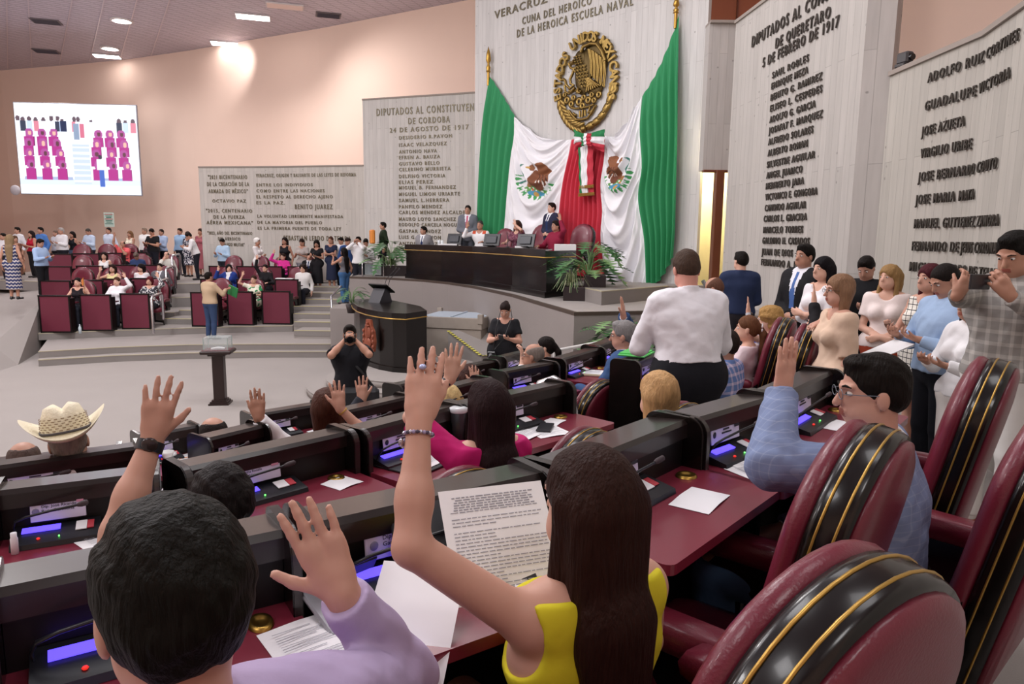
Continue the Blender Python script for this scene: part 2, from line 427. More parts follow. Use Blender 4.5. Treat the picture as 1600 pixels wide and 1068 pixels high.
def person(label, x, y, z, face, pose='stand', h=1.7, sex='m', b=1.0, hair_len=None, hem_=None, skin='mid', hair=('short', '17130f'), head=(0, 0, 0), lean=0, twist=0,
           L='down', R='down', top=('shirt', 'e8e8ec'), bottom=('trousers', '20222c'), shoes='1a1a1c', vox=None, belt=None, glasses=None, group=None, extra=None, seat=.47, arms=None, hs_=1.0, torso_up=0):
    """face: heading in degrees (90 = away from the camera, 270 = towards it)"""
    dist = math.hypot(x, y)
    if vox is None: vox = min(.0135, max(.0052, dist*.0015))
    s = h/1.75; root = empty('person', (x, y, z), (face-90)*D2R, label, 'person', group)
    bl = h*(1 if sex == 'm' else .96); nb = b
    # spine
    ph = .93*s
    if pose == 'sit': ph = seat+.10
    elif pose == 'squat': ph = .42*s
    la = lean*D2R
    def sp(xx, yy, zz):          # upper body point given in standing coordinates, leaned about the pelvis
        dz = zz*s-.93*s; yy2 = yy*s; return v3(xx*s, yy2*math.cos(la)+dz*math.sin(la)+0, ph+dz*math.cos(la)-yy2*math.sin(la)+torso_up)
    upv = nrm(sp(0, 0, 1.5)-sp(0, 0, 1.0)); fw = nrm(sp(0, 1, 1)-sp(0, 0, 1)); side = v3(1, 0, 0)
    wS = .185 if sex == 'm' else .158; wC = .098 if sex == 'm' else .08
    hipw = .085 if sex == 'm' else .095; hr = .115 if sex == 'm' else .125
    tor = [rc(sp(-hipw, 0, .95), sp(hipw, 0, .95), hr*s*nb, k=.05, fl=(fw, 1.12)),
           rc(sp(0, 0, .96), sp(0, .005, 1.18), (.145 if sex == 'm' else .125)*s*nb, (.14 if sex == 'm' else .112)*s*nb, k=.06, fl=(fw, 1.28-.2*max(0, nb-1))),
           rc(sp(-wC, .0, 1.30), sp(wC, .0, 1.30), (.125 if sex == 'm' else .105)*s*(.6+.4*nb), k=.07, fl=(fw, 1.15)),
           rc(sp(-wS*.6, -.015, 1.41), sp(wS*.6, -.015, 1.41), .066*s, k=.05),
           rc(sp(0, -.02, 1.42), sp(-wS*.9, -.01, 1.405), .055*s, .056*s, k=.04), rc(sp(0, -.02, 1.42), sp(wS*.9, -.01, 1.405), .055*s, .056*s, k=.04)]
    if sex == 'f': tor += [el(sp(-.075, .085, 1.265), (.062*s, .06*s, .062*s), k=.03), el(sp(.075, .085, 1.265), (.062*s, .06*s, .062*s), k=.03)]
    # head
    nk = sp(0, -.012, 1.47); Rh = rotm(*head)
    if lean > 0: Rh = rotm(0, lean*.6, 0)@Rh
    S = s**.6*hs_; hc0 = nk+v3(*(rotm(0, (lean)*.7+head[1]*.25)@np.array([0, .018, .135]))*S)
    def hp(xx, yy, zz): return hc0+(Rh@np.array([xx, yy, zz])).astype(f32)*f32(S)
    def he(c, r, k=.012): return el(hp(*c), [q*S for q in r], k, Rh)
    fem = sex == 'f'
    hd = [rc(sp(0, -.02, 1.40), hp(0, -.02, -.05), (.058 if not fem else .047)*s*(.7+.3*nb), (.055 if not fem else .046)*s, k=.03),
          he((0, -.012, .045), (.074, .094, .083)), he((0, .018, -.02), (.063, .074, .078), .03), he((0, .045, -.068), (.034, .036, .032), .035)]
    hd += [he((-.036, .02, -.055), (.03, .05, .035), .03), he((.036, .02, -.055), (.03, .05, .035), .03)]
    fine = vox < .0095
    nose = rc(hp(0, .088, .02), hp(0, .108, -.022), .008*S, .013*S, .01); hd += [nose]
    hd += [he((-.078, -.008, -.005), (.010, .02, .032), .006), he((.078, -.008, -.005), (.010, .02, .032), .006)]
    if fine:
        hd += [rc(hp(-.045, .076, .034), hp(-.012, .09, .03), .008*S, k=.012), rc(hp(.045, .076, .034), hp(.012, .09, .03), .008*S, k=.012),
               cut(he((-.032, .098, .014), (.017, .016, .011)), .012), cut(he((.032, .098, .014), (.017, .016, .011)), .012),
               rc(hp(-.02, .088, -.047), hp(.02, .088, -.047), .0075*S, k=.006), rc(hp(-.015, .086, -.058), hp(.015, .086, -.058), .008*S, k=.006),
               cut(rc(hp(-.022, .1, -.0525), hp(.022, .1, -.0525), .003*S), .003)]
    # legs
    legs = []; leg_c = []; feet = []
    for sd in (-1, 1):
        hip = v3(sd*.09*s, 0, ph-.02)
        if pose == 'stand':
            wd = {'m': .10, 'f': .075}[sex]; kn = v3(sd*wd*s, .02, .50*s); an = v3(sd*wd*s*1.05, -.015, .085*s); toe = an+v3(sd*.03, .16*s, -.05*s)
        elif pose == 'walk':
            kn = v3(sd*.08*s, .12*sd, .50*s); an = v3(sd*.08*s, .2*sd-.03, .09*s); toe = an+v3(0, .16*s, -.05*s)
        elif pose == 'sit':
            kn = v3(sd*.13*s, .44*s, ph-.02); an = v3(sd*.13*s, .42*s, .09); toe = an+v3(0, .16*s, -.045)
        else:
            if sd > 0: kn = v3(.16*s, .34*s, .50*s); an = v3(.14*s, .06*s, .1); toe = an+v3(.03, .15*s, -.045)
            else: kn = v3(-.16*s, .36*s, .22*s); an = v3(-.14*s, -.08*s, .13); toe = an+v3(0, .12*s, -.08)
        th = (.088 if sex == 'm' else .086)*s*(.5+.5*nb)
        legs += [rc(hip, kn, th, .057*s, .03), rc(kn, kn+(an-kn)*.35, .054*s, .056*s, .02), rc(kn+(an-kn)*.3, an, .054*s, .034*s, .02)]
        feet.append([rc(an, an+v3(0, -.02, -.04), .034*s, .03*s, .02), rc(an+v3(0, -.02, -.045), toe, .03*s, .03*s, .02, fl=((0, 0, 1), 1.2))])
        leg_c.append((hip, kn, an, th))
        legs += feet[-1]
    # arms
    al = (.30+.255)*s; arm = []; armd = {}
    for sd, nm in ((-1, L), (1, R)):
        sh = sp(sd*wS, -.012, 1.395)
        if isinstance(nm, str): nm = ARMS[nm]
        sx = v3(sd, 1, 1)
        if nm[0] == 'w':        # wrist target, finger direction and palm normal given in the room's coordinates; hint in the body's
            _, tg, hint, fd, pn, st = nm; A_ = -(face-90)*D2R; rz_ = np.array([[math.cos(A_), -math.sin(A_), 0], [math.sin(A_), math.cos(A_), 0], [0, 0, 1]])
            w = (rz_@(np.array(tg, float)-np.array([x, y, z]))).astype(f32); fd = tuple((rz_@np.array(fd, float))*np.array([sd, 1, 1])); pn = tuple((rz_@np.array(pn, float))*np.array([sd, 1, 1])); keep = True
        else:
            tg, hint, fd, pn, st = nm; w = sh+v3(*tg)*sx*f32(al); keep = False
        e, w = ik(sh, w, .30*s, .255*s, v3(*hint)*sx)
        ar = (.047 if sex == 'm' else .04)*s*(.5+.5*nb)
        arm += [rc(sh, e, ar*1.12, ar*.86, .03), rc(e, e+(w-e)*.4, ar*.86, ar*.84, .015), rc(e+(w-e)*.35, w, ar*.84, .0265*s if sex == 'm' else .0225*s, .02)]
        hs2 = (1 if sex == 'm' else .92)*s**.7
        dd = v3(*fd)*sx; pp = v3(*pn)*sx
        if nm in (ARMS['up'], ARMS['upbent'], ARMS['fist']): dd = nrm(dd*.7+nrm(w-e)*.5)
        arm += hand(None, w, dd, pp, sd, hs2, st, fr=1.0 if vox < .01 else 1.12)
        armd[sd] = (sh, e, w, ar, dd, pp, hs2)
    body = tor+hd+legs+arm
    V, F = sdf_mesh(body, vox)
    sk = skin_mat(SKINS[skin]); lip = M('lips_'+skin, {'light': 'b8746c'}.get(skin, '9a5648'), .45)
    me = mesh_np('body', V, F, [sk, lip], None)
    if fine:
        c = V[F].mean(1); q = (c-hc0)@Rh/S
        mi = ((np.abs(q[:, 0]) < .024) & (q[:, 1] > .083) & (np.abs(q[:, 2]+.0525) < .0125)).astype(np.int32)
        me.polygons.foreach_set('material_index', mi)
    obj('body', me, root)
    # face features
    w_, i_ = M('eye_white', 'e8e4e0', .25), M('iris_dark', '1c120c', .2); R3 = Matrix(Rh.tolist()); hmat = hair_mat(hair[1] if hair[0] != 'wrap' else '1a1412'); eb = MB(); bb = MB()
    for sd in (-1, 1):
        if fine: eb = MB(); bb = MB()
        eb.ell(hp(sd*.032, .077, .013), (.0125*S, .011*S, .0075*S), 10, 0, R3); eb.ell(hp(sd*.032, .0865, .013), (.0058*S, .0035*S, .0058*S), 8, 1, R3)
        bb.tube([hp(sd*.016, .094, .033), hp(sd*.034, .091, .039), hp(sd*.052, .078, .034)], [.003*S, .0042*S, .002*S], 6)
        if fine: eb.build('eye', [w_, i_], root); bb.build('eyebrow', hmat, root)
    if not fine: eb.build('eyes', [w_, i_], root, kind='stuff'); bb.build('eyebrows', hmat, root, kind='stuff')
    # hair
    hs0, hc = hair[0], hair[1]; H = []; hn = None
    def strand(x0, y0, z0, x1, y1, z1, r0, r1, k=.03, flx=None): return rc(hp(x0, y0, z0), sp(x1, y1, z1), r0*S, r1*S, k, fl=flx)
    face_cut = [cut(he((0, .115, -.035), (.078, .075, .100)), .015)]
    if hs0 in ('short', 'bald', 'wrap', 'crop', 'thick'):
        g = {'short': .008, 'bald': .004, 'wrap': .022, 'crop': .005, 'thick': .016}[hs0]
        H = [he((0, -.015, .047), (.074+g, .094+g, .083+g)), he((0, -.045, -.0), (.068+g*.6, .062+g*.5, .068), .03)]
        H += [cut(he((0, .118, -.045), (.115, .096, .122)), .012), cut(he((0, .02, -.10), (.2, .1, .078)), .01)]
        if hs0 == 'bald': H += [cut(he((0, .03, .12), (.062, .11, .075)), .01)]
        if hs0 in ('short', 'thick'): H += [he((0, .045, .105), (.05, .04, .028), .02)]
        if hs0 == 'thick': hn = lambda P: vnoise(P, 55, .0045, 3)+vnoise(P, 130, .0028, 8)
        elif hs0 == 'short': hn = lambda P: vnoise(P, 90, .0022, 3)+vnoise(P, 210, .001, 8)
    elif hs0 in ('long', 'straight', 'xlong', 'wavy'):
        zl = hair_len or {'long': 1.18, 'straight': 1.12, 'xlong': 1.0, 'wavy': 1.14}[hs0]
        H = [he((0, -.012, .048), (.087, .105, .095))]
        H += [rc(hp(-.03, -.06, .0), sp(-.035, -.075, 1.36), .075*S, .058*S, .04, fl=(fw, 1.3)), rc(hp(.03, -.06, .0), sp(.035, -.075, 1.36), .075*S, .058*S, .04, fl=(fw, 1.3)),
              rc(sp(-.03, -.105, 1.38), sp(-.02, -.115, zl), .07*S, .042*S, .04, fl=(fw, 1.7)), rc(sp(.03, -.105, 1.38), sp(.02, -.115, zl), .07*S, .042*S, .04, fl=(fw, 1.7))]
        for sd in (-1, 1): H += [rc(hp(sd*.078, -.01, .03), sp(sd*.085, .0 if hs0 != 'wavy' else .045, 1.36), .022*S, .025*S, .03)]
        H += face_cut
        amp = .005 if hs0 == 'wavy' else .0022
        hn = lambda P: vnoise(P*np.array([1, 1, .25 if hs0 != 'wavy' else .6], f32), 95, amp, 5)
    elif hs0 == 'bob':
        H = [he((0, -.012, .048), (.088, .106, .096)), rc(hp(-.04, -.03, .0), hp(-.045, -.02, -.12), .065*S, .045*S, .03), rc(hp(.04, -.03, .0), hp(.045, -.02, -.12), .065*S, .045*S, .03)]+face_cut+[cut(he((0, .06, -.10), (.06, .10, .09)), .01)]
        hn = lambda P: vnoise(P*np.array([1, 1, .3], f32), 85, .003, 5)
    elif hs0 in ('bun', 'pony'):
        H = [he((0, -.014, .047), (.082, .101, .090)), he((0, -.05, 0), (.07, .06, .07), .03), cut(he((0, .11, -.045), (.11, .08, .112)), .012), cut(he((0, .02, -.11), (.2, .1, .075)), .01)]
        if hs0 == 'bun': H += [he((0, -.125, .05), (.045, .04, .045), .015)]
        else: H += [rc(hp(0, -.11, .03), hp(0, -.15, -.04), .03*S, .034*S, .015), rc(hp(0, -.15, -.04), sp(0, -.13, 1.22), .034*S, .016*S, .02)]
        hn = lambda P: vnoise(P, 80, .0018, 3)
    elif hs0 == 'curly':
        H = [he((0, -.03, .055), (.115, .125, .105)), he((0, -.06, -.03), (.1, .08, .08), .04)]+face_cut
        hn = lambda P: vnoise(P, 75, .009, 3)+vnoise(P, 150, .005, 9)
    if H:
        V, F = sdf_mesh(H, max(vox*.9, .0038), hn)
        me = mesh_np('hair', V, F, hair_mat(hc) if hs0 != 'wrap' else cloth('f0efec'))
        obj('hair' if hs0 != 'wrap' else 'head_wrap', me, root)
    # clothes
    tk, tc_ = top[0], top[1]; pat = top[2] if len(top) > 2 else None; pc = top[3] if len(top) > 3 else None
    cv = vox*(1.0 if dist < 9 else 1.15)
    def infl(q, g):
        q = dict(q)
        if q['t'] == 'rc': q['ra'] = q['ra']+g; q['rb'] = q['rb']+g
        else: q['r'] = q['r']+f32(g)
        return q
    g = {'shirt': .014, 'tee': .013, 'jacket': .026, 'polo': .013, 'blouse': .014, 'tank': .008, 'dress': .010, 'sleeveless': .010, 'kit': .012}[tk]
    T = [infl(q, g) for q in tor]
    if tk in ('shirt', 'blouse', 'jacket', 'polo') and sex == 'm': T += [rc(sp(0, 0, .93), sp(0, 0, 1.25), (.15+g)*s*nb, (.145+g)*s*nb, .05, fl=(fw, 1.25-.2*max(0, nb-1)))]
    hem = {'shirt': .93, 'tee': .90, 'jacket': .80, 'polo': .92, 'blouse': .92, 'tank': .95, 'dress': .92, 'sleeveless': .95, 'kit': .9}[tk]
    if pose in ('sit', 'squat'): hem = max(hem, .9)
    if hem_: hem = hem_
    if tk == 'jacket' and pose == 'stand': T += [rc(sp(0, 0, 1.0), sp(0, 0, .80), .155*s*nb, .165*s*nb, .05, fl=(fw, 1.3), cap=True)]
    C = list(T)
    if tk in ('shirt', 'jacket', 'polo'):
        C += [rc(sp(0, -.03, 1.44), sp(0, -.028, 1.50), (.068)*s, (.060 if sex == 'm' else .05)*s, .012, cap=True)]
    slv = {'shirt': 1.95, 'tee': .62, 'jacket': 1.97, 'polo': .7, 'blouse': .6, 'tank': 0, 'dress': .4, 'sleeveless': 0, 'kit': .62}[tk]
    if len(top) > 4 and top[4] is not None: slv = top[4]
    C.append(hs(sp(0, 0, hem), -upv)) if pose != 'squat' else None
    if tk in ('tank', 'sleeveless', 'dress', 'blouse', 'tee', 'kit'):
        C.append(hs(sp(0, 0, 1.455), upv)); C.append(cut(el(sp(0, .06, 1.475), (.075*s, .09*s, .085*s)), .01))
    if slv == 0:
        for sd in (-1, 1): C.append(cut(el(sp(sd*(wS+.03), .01, 1.38), (.045*s, .10*s, .095*s)), .01))
        C2 = []
    else: C2 = []
    for sd in (-1, 1):
        sh, e, w, ar, dd, pp, hs2 = armd[sd]; gg = g*(1.15 if tk != 'jacket' else 1.0)
        if slv > 0:
            if slv <= 1: C2 += [rc(sh, sh+(e-sh)*slv, ar*1.14+gg, ar*1.05+gg*1.5, .035, cap=True)]
            else:
                C2 += [rc(sh, e, ar*1.14+gg, ar*.9+gg, .035), rc(e, e+(w-e)*(slv-1), ar*.92+gg, .030*s+gg*.8, .02, cap=True)]
    amp = .005 if tk in ('shirt', 'jacket', 'blouse') else .0022
    if vox > .01: amp = 0
    wn = (lambda P: vnoise(P*np.array([1, 1, 1.6], f32), 26, amp, x*3)+vnoise(P, 61, amp*.5, y)) if amp else None
    # sleeves are joined to the trunk after the trunk has been cut
    V, F = sdf_mesh(C+C2, cv, wn)
    mats = [cloth(tc_, pat, pc)]; mi = None
    if tk == 'jacket':
        mats = [cloth(tc_, pat, pc, .7), cloth(pc if (pc and not pat) else 'eceef2'), cloth(top[5] if len(top) > 5 and top[5] else '24345c')]
        c = V[F].mean(1); xx = c[:, 0]/s; rel = (c-sp(0, 0, 1.0)); yy = rel@fw; zz = (rel@upv)/s
        vv = (yy > .05*s) & (zz > .12) & (np.abs(xx) < .012+.17*(zz-.12))
        vv |= (zz > .465) & (np.abs(xx) < .085)
        mi = vv.astype(np.int32)
        if sex == 'm': mi = np.where((yy > .05*s) & (np.abs(xx) < .02+.012*(zz < .3)) & (zz > .1) & (zz < .46), 2, mi)
    elif tk == 'kit':
        mats = [cloth(tc_), cloth(pc or 'c8472c')]; c = V[F].mean(1); zz = ((c-sp(0, 0, 1.0))@upv)/s
        mi = ((zz > .385) & (np.abs(c[:, 0]) > .09*s) & (np.abs(c[:, 0]) < .19*s)).astype(np.int32)
    top_name = {'shirt': 'shirt', 'tee': 't_shirt', 'jacket': 'jacket', 'polo': 'polo_shirt', 'blouse': 'blouse', 'tank': 'tank_top', 'dress': 'dress', 'sleeveless': 'sleeveless_top', 'kit': 'shirt'}[tk]
    obj(top_name, mesh_np(top_name, V, F, mats, mi), root)
    if tk == 'jacket':                                   # shirt cuffs
        for sd in (-1, 1):
            sh, e, w, ar, dd, pp, hs2 = armd[sd]; q = MB(); a_ = e+(w-e)*.93; b_ = w-(w-e)*.02
            q.tube([a_, b_], .034*s, 14); q.build('shirt_cuff', cloth('e8ecf6'), root)
    # lower garment
    bk, bc = bottom[0], bottom[1]; bpat = bottom[2] if len(bottom) > 2 else None; bp2 = bottom[3] if len(bottom) > 3 else None
    B_ = [infl(q, .010 if not hem_ else .024) for q in tor[:2]]+([infl(q, .012) for q in legs if id(q) not in {id(f) for ff_ in feet for f in ff_}] if bk in ('trousers', 'jeans', 'wide') else [])
    if bk in ('trousers', 'jeans'):
        for hip, kn, an, th in leg_c:
            B_ += [rc(hip, kn, th+.014, .070*s, .03), rc(kn, an+(kn-an)*.03, .068*s, .058*s, .02, cap=True)]
        B_.append(hs(sp(0, 0, max(1.0, hem+.06)), upv))
    elif bk == 'wide':
        for hip, kn, an, th in leg_c: B_ += [rc(hip, kn, th+.02, .09*s, .03), rc(kn, an, .09*s, .10*s, .02, cap=True)]
        B_.append(hs(sp(0, 0, 1.04), upv))
    else:   # skirt or the skirt of a dress
        zb = {'skirt': .45, 'midi': .28, 'mini': .60}[bk]*s; c0 = v3(0, 0, ph)
        if pose in ('stand', 'walk'):
            wid = {'skirt': .2, 'midi': .19, 'mini': .185}[bk]*s
            B_ += [rc(c0, v3(0, .01, zb), .155*s*nb, wid*(.8+.2*nb), .04, fl=((0, 1, 0), 1.2), cap=True)]
        else:
            for hip, kn, an, th in leg_c: B_ += [rc(hip, kn, th+.03, .085*s, .06)]
            B_ += [rc((leg_c[0][1]+leg_c[1][1])/2, (leg_c[0][2]+leg_c[1][2])/2+v3(0, 0, .2), .11*s, .12*s, .04, cap=True)]
        B_.append(hs(sp(0, 0, 1.02), upv))
    V, F = sdf_mesh(B_, cv)
    nmb = {'trousers': 'trousers', 'jeans': 'jeans', 'wide': 'trousers', 'skirt': 'skirt', 'midi': 'skirt', 'mini': 'skirt'}[bk]
    obj(nmb, mesh_np(nmb, V, F, cloth(bc, bpat, bp2)), root)
    for f_ in feet:
        ff = [infl(q, .006) for q in f_]; ff.append(hs(f_[1]['a']+v3(0, 0, -.035*s), (0, 0, -1)))
        V, F = sdf_mesh(ff, max(vox, .006)); obj('shoe', mesh_np('shoe', V, F, M('shoe_'+shoes, shoes, .4)), root)
    if belt:
        q = MB(); n = 28; r1, r2 = (.155)*s*nb+.012, .128*s*nb+.012; ring = [sp(0, 0, .985)+v3(math.cos(2*PI*i/n)*r1, 0, 0)+fw*f32(math.sin(2*PI*i/n)*r2) for i in range(n+1)]
        q.tube([tuple(p) for p in ring], .014, 8); q.build('belt', M('belt_'+belt, belt, .5), root)
    if glasses:
        q = MB()
        for sd in (-1, 1):
            q.tube([hp(sd*.033+.021*math.cos(t), .104, .012+.016*math.sin(t)) for t in np.linspace(0, 2*PI, 15)], .0014*S, 6)
            q.tube([hp(sd*.054, .102, .016), hp(sd*.079, .06, .016), hp(sd*.081, -.005, .012)], .0014*S, 5)
        q.tube([hp(-.012, .104, .014), hp(.012, .104, .014)], .0014*S, 5)
        q.build('glasses', M('frame_'+glasses, glasses, .3, metal=.4), root)
    info = dict(root=root, hp=hp, sp=sp, arm=armd, s=s, S=S, Rh=Rh, fw=fw, up=upv, vox=vox)
    return info
def prop(info, name, mb, mats, label=None):
    return mb.build(name, mats, info['root'])
def held(info, mb, name, mats, label, cat, group=None):
    """a thing held in the hand stays a thing of its own"""
    o = mb.build(name, mats); r = info['root']; o.location = r.location; o.rotation_euler = r.rotation_euler
    return tag(o, label, cat, group)
# ---------------------------------------------------------------- setting
def nodes_grid(m, sx, sy, w, depth=.6, dark=.55):
    """thin darker joints on a square grid (object coordinates), with relief"""
    nt = m.node_tree; b = nt.nodes['Principled BSDF']
    tc = nt.nodes.new('ShaderNodeTexCoord'); mp = nt.nodes.new('ShaderNodeMapping'); nt.links.new(tc.outputs['Object'], mp.inputs[0])
    br = nt.nodes.new('ShaderNodeTexBrick'); nt.links.new(mp.outputs[0], br.inputs[0]); br.offset = 0
    br.inputs['Scale'].default_value = 1; br.inputs['Brick Width'].default_value = sx; br.inputs['Row Height'].default_value = sy
    br.inputs['Mortar Size'].default_value = w; c = b.inputs['Base Color'].default_value[:3]
    br.inputs['Color1'].default_value = (*c, 1); br.inputs['Color2'].default_value = (*[v*.97 for v in c], 1); br.inputs['Mortar'].default_value = (*[v*dark for v in c], 1)
    nt.links.new(br.outputs[0], b.inputs['Base Color'])
    bp = nt.nodes.new('ShaderNodeBump'); bp.inputs['Strength'].default_value = depth; bp.inputs['Distance'].default_value = .02
    inv = nt.nodes.new('ShaderNodeInvert'); nt.links.new(br.outputs[1], inv.inputs[1]); nt.links.new(inv.outputs[0], bp.inputs['Height']); nt.links.new(bp.outputs[0], b.inputs['Normal'])
    return mp
def concrete(name, col, dx=(1, 0)):
    """pale board-marked concrete: vertical board lines, pores, blotches; dx = direction along the wall"""
    m = M(name, col, .85, spec=.2); nt = m.node_tree; b = nt.nodes['Principled BSDF']; N = nt.nodes.new; Lk = nt.links.new; c = srgb(col)
    tc = N('ShaderNodeTexCoord')
    vd = N('ShaderNodeVectorMath'); vd.operation = 'DOT_PRODUCT'; vd.inputs[1].default_value = (dx[0], dx[1], 0); Lk(tc.outputs['Object'], vd.inputs[0])
    sx = N('ShaderNodeSeparateXYZ'); Lk(tc.outputs['Object'], sx.inputs[0]); cb = N('ShaderNodeCombineXYZ'); Lk(vd.outputs['Value'], cb.inputs[0]); Lk(sx.outputs[2], cb.inputs[1])
    rot = N('ShaderNodeMapping'); rot.inputs['Rotation'].default_value = (0, 0, PI/2); Lk(cb.outputs[0], rot.inputs[0])
    br = N('ShaderNodeTexBrick'); Lk(rot.outputs[0], br.inputs[0]); br.inputs['Scale'].default_value = 1; br.inputs['Brick Width'].default_value = 2.6; br.inputs['Row Height'].default_value = .15; br.inputs['Mortar Size'].default_value = .0035
    br.inputs['Color1'].default_value = (1, 1, 1, 1); br.inputs['Color2'].default_value = (.9, .9, .9, 1); br.inputs['Mortar'].default_value = (.72, .72, .72, 1)
    st = N('ShaderNodeMapping'); st.inputs['Scale'].default_value = (6, .5, 1); Lk(cb.outputs[0], st.inputs[0])
    n1 = N('ShaderNodeTexNoise'); n1.inputs['Scale'].default_value = 3; n1.inputs['Detail'].default_value = 6; Lk(st.outputs[0], n1.inputs[0])
    r1 = N('ShaderNodeMapRange'); r1.inputs['To Min'].default_value = .84; r1.inputs['To Max'].default_value = 1.1; Lk(n1.outputs[0], r1.inputs[0])
    vo = N('ShaderNodeTexVoronoi'); vo.inputs['Scale'].default_value = 5; Lk(cb.outputs[0], vo.inputs[0])
    pr = N('ShaderNodeMapRange'); pr.inputs['From Min'].default_value = .05; pr.inputs['From Max'].default_value = .11; pr.inputs['To Min'].default_value = .62; Lk(vo.outputs['Distance'], pr.inputs[0])
    n3 = N('ShaderNodeTexNoise'); n3.inputs['Scale'].default_value = 1.1; Lk(cb.outputs[0], n3.inputs[0])
    gt = N('ShaderNodeMath'); gt.operation = 'GREATER_THAN'; gt.inputs[1].default_value = .5; Lk(n3.outputs[0], gt.inputs[0])
    mx0 = N('ShaderNodeMix'); mx0.inputs[3].default_value = 1.0; Lk(gt.outputs[0], mx0.inputs[0]); Lk(pr.outputs[0], mx0.inputs[2])
    def mul(a, bb, col_=False):
        n = N('ShaderNodeMix'); n.data_type = 'RGBA'; n.blend_type = 'MULTIPLY'; n.inputs[0].default_value = 1; Lk(a, n.inputs[6]); Lk(bb, n.inputs[7]); return n.outputs[2]
    q = mul(mul(br.outputs[0], r1.outputs[0]), mx0.outputs[0])
    f = N('ShaderNodeMix'); f.data_type = 'RGBA'; f.blend_type = 'MULTIPLY'; f.inputs[0].default_value = 1; f.inputs[6].default_value = (*c, 1); Lk(q, f.inputs[7]); Lk(f.outputs[2], b.inputs['Base Color'])
    bp = N('ShaderNodeBump'); bp.inputs['Strength'].default_value = .5; bp.inputs['Distance'].default_value = .015; Lk(q, bp.inputs['Height']); Lk(bp.outputs[0], b.inputs['Normal'])
    return m
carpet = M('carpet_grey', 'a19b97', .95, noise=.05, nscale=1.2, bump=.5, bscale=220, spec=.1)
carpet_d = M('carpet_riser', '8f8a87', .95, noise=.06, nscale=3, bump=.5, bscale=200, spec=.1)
peach = M('peach_plaster', 'f0d5c6', .8, noise=.03, nscale=.6, spec=.2)
brass = M('brass', 'b08c46', .35, metal=1)
black_l = M('black_lacquer', '0d0908', .25, spec=.4, noise=.25, nscale=6, coat=.2, stretch=(1, 1, 4))
black_m = M('black_wood', '100c0b', .42, spec=.3, noise=.25, nscale=10)
burg = M('burgundy_laminate', '64202f', .4, noise=.05, nscale=6)
burg_p = M('burgundy_panel', '6a2438', .5, noise=.05, nscale=4)
leather = M('burgundy_leather', '6e2132', .33, noise=.10, nscale=7, bump=.12, bscale=160, coat=.12)
gold = M('gold_line', 'c09a50', .35, metal=.85)
steel = M('brushed_steel', 'c8c8cc', .25, metal=1)
hazard = M('hazard_tape', 'd8c860', .6)
white_p = M('white_paper', 'f2f2f4', .7)
zc = 11.0
OUT = [atZ(-60, 119, zc)[:2], atZ(0, 110, zc)[:2], atZ(100, 102, zc)[:2], atZ(197, 93, zc)[:2], atZ(295, 79, zc)[:2], atZ(393, 62, zc)[:2], atZ(497, 45, zc)[:2], atZ(600, 25, zc)[:2], atZ(742, -2, zc)[:2], (2.5, 20.6), (7, 18), (10.5, 13), (11.5, 6), (9, -3), (3, -9), (-8, -12), (-20, -9), (-27, 2), (-29.5, 16)]
floor = MB().prism(OUT, -.3, 0).build('floor', carpet, kind='structure')
ceil_m = M('ceiling_grid', 'd0c6d2', .6, metal=.1); mpc = nodes_grid(ceil_m, .42, .18, .022, 1.0, .72); mpc.inputs['Rotation'].default_value = (0, 0, .35)
ceiling = MB().prism(OUT, zc, zc+.3).build('ceiling', ceil_m, kind='structure')
def polywall(mb, pts, z0, z1, th, mi=0, close=False):
    """wall along plan points, thickness to the left-hand side of travel"""
    P = [Vector((p[0], p[1])) for p in pts]; O = []
    for i, p in enumerate(P):
        a = P[i]-P[i-1] if i else P[1]-P[0]; b = P[i+1]-P[i] if i < len(P)-1 else a
        a = a.normalized(); b = b.normalized(); n = Vector((-(a.y+b.y), a.x+b.x)).normalized(); c = max(.4, n.dot(Vector((-a.y, a.x))))
        O.append(p+n*th/c)
    for i in range(len(P)-1):
        q = [P[i], P[i+1], O[i+1], O[i]]
        mb.prism([(v.x, v.y) for v in q], z0, z1, mi)
    return O
mb = MB(); polywall(mb, OUT[:9], 0, zc, .3); mb.build('wall_back', peach, kind='structure')
mb = MB(); polywall(mb, OUT[8:13], 0, zc, .3); mb.build('wall_right', peach, kind='structure')
mb = MB(); polywall(mb, OUT[12:]+[OUT[0]], 0, zc, .3); mb.build('wall_rear', peach, kind='structure')
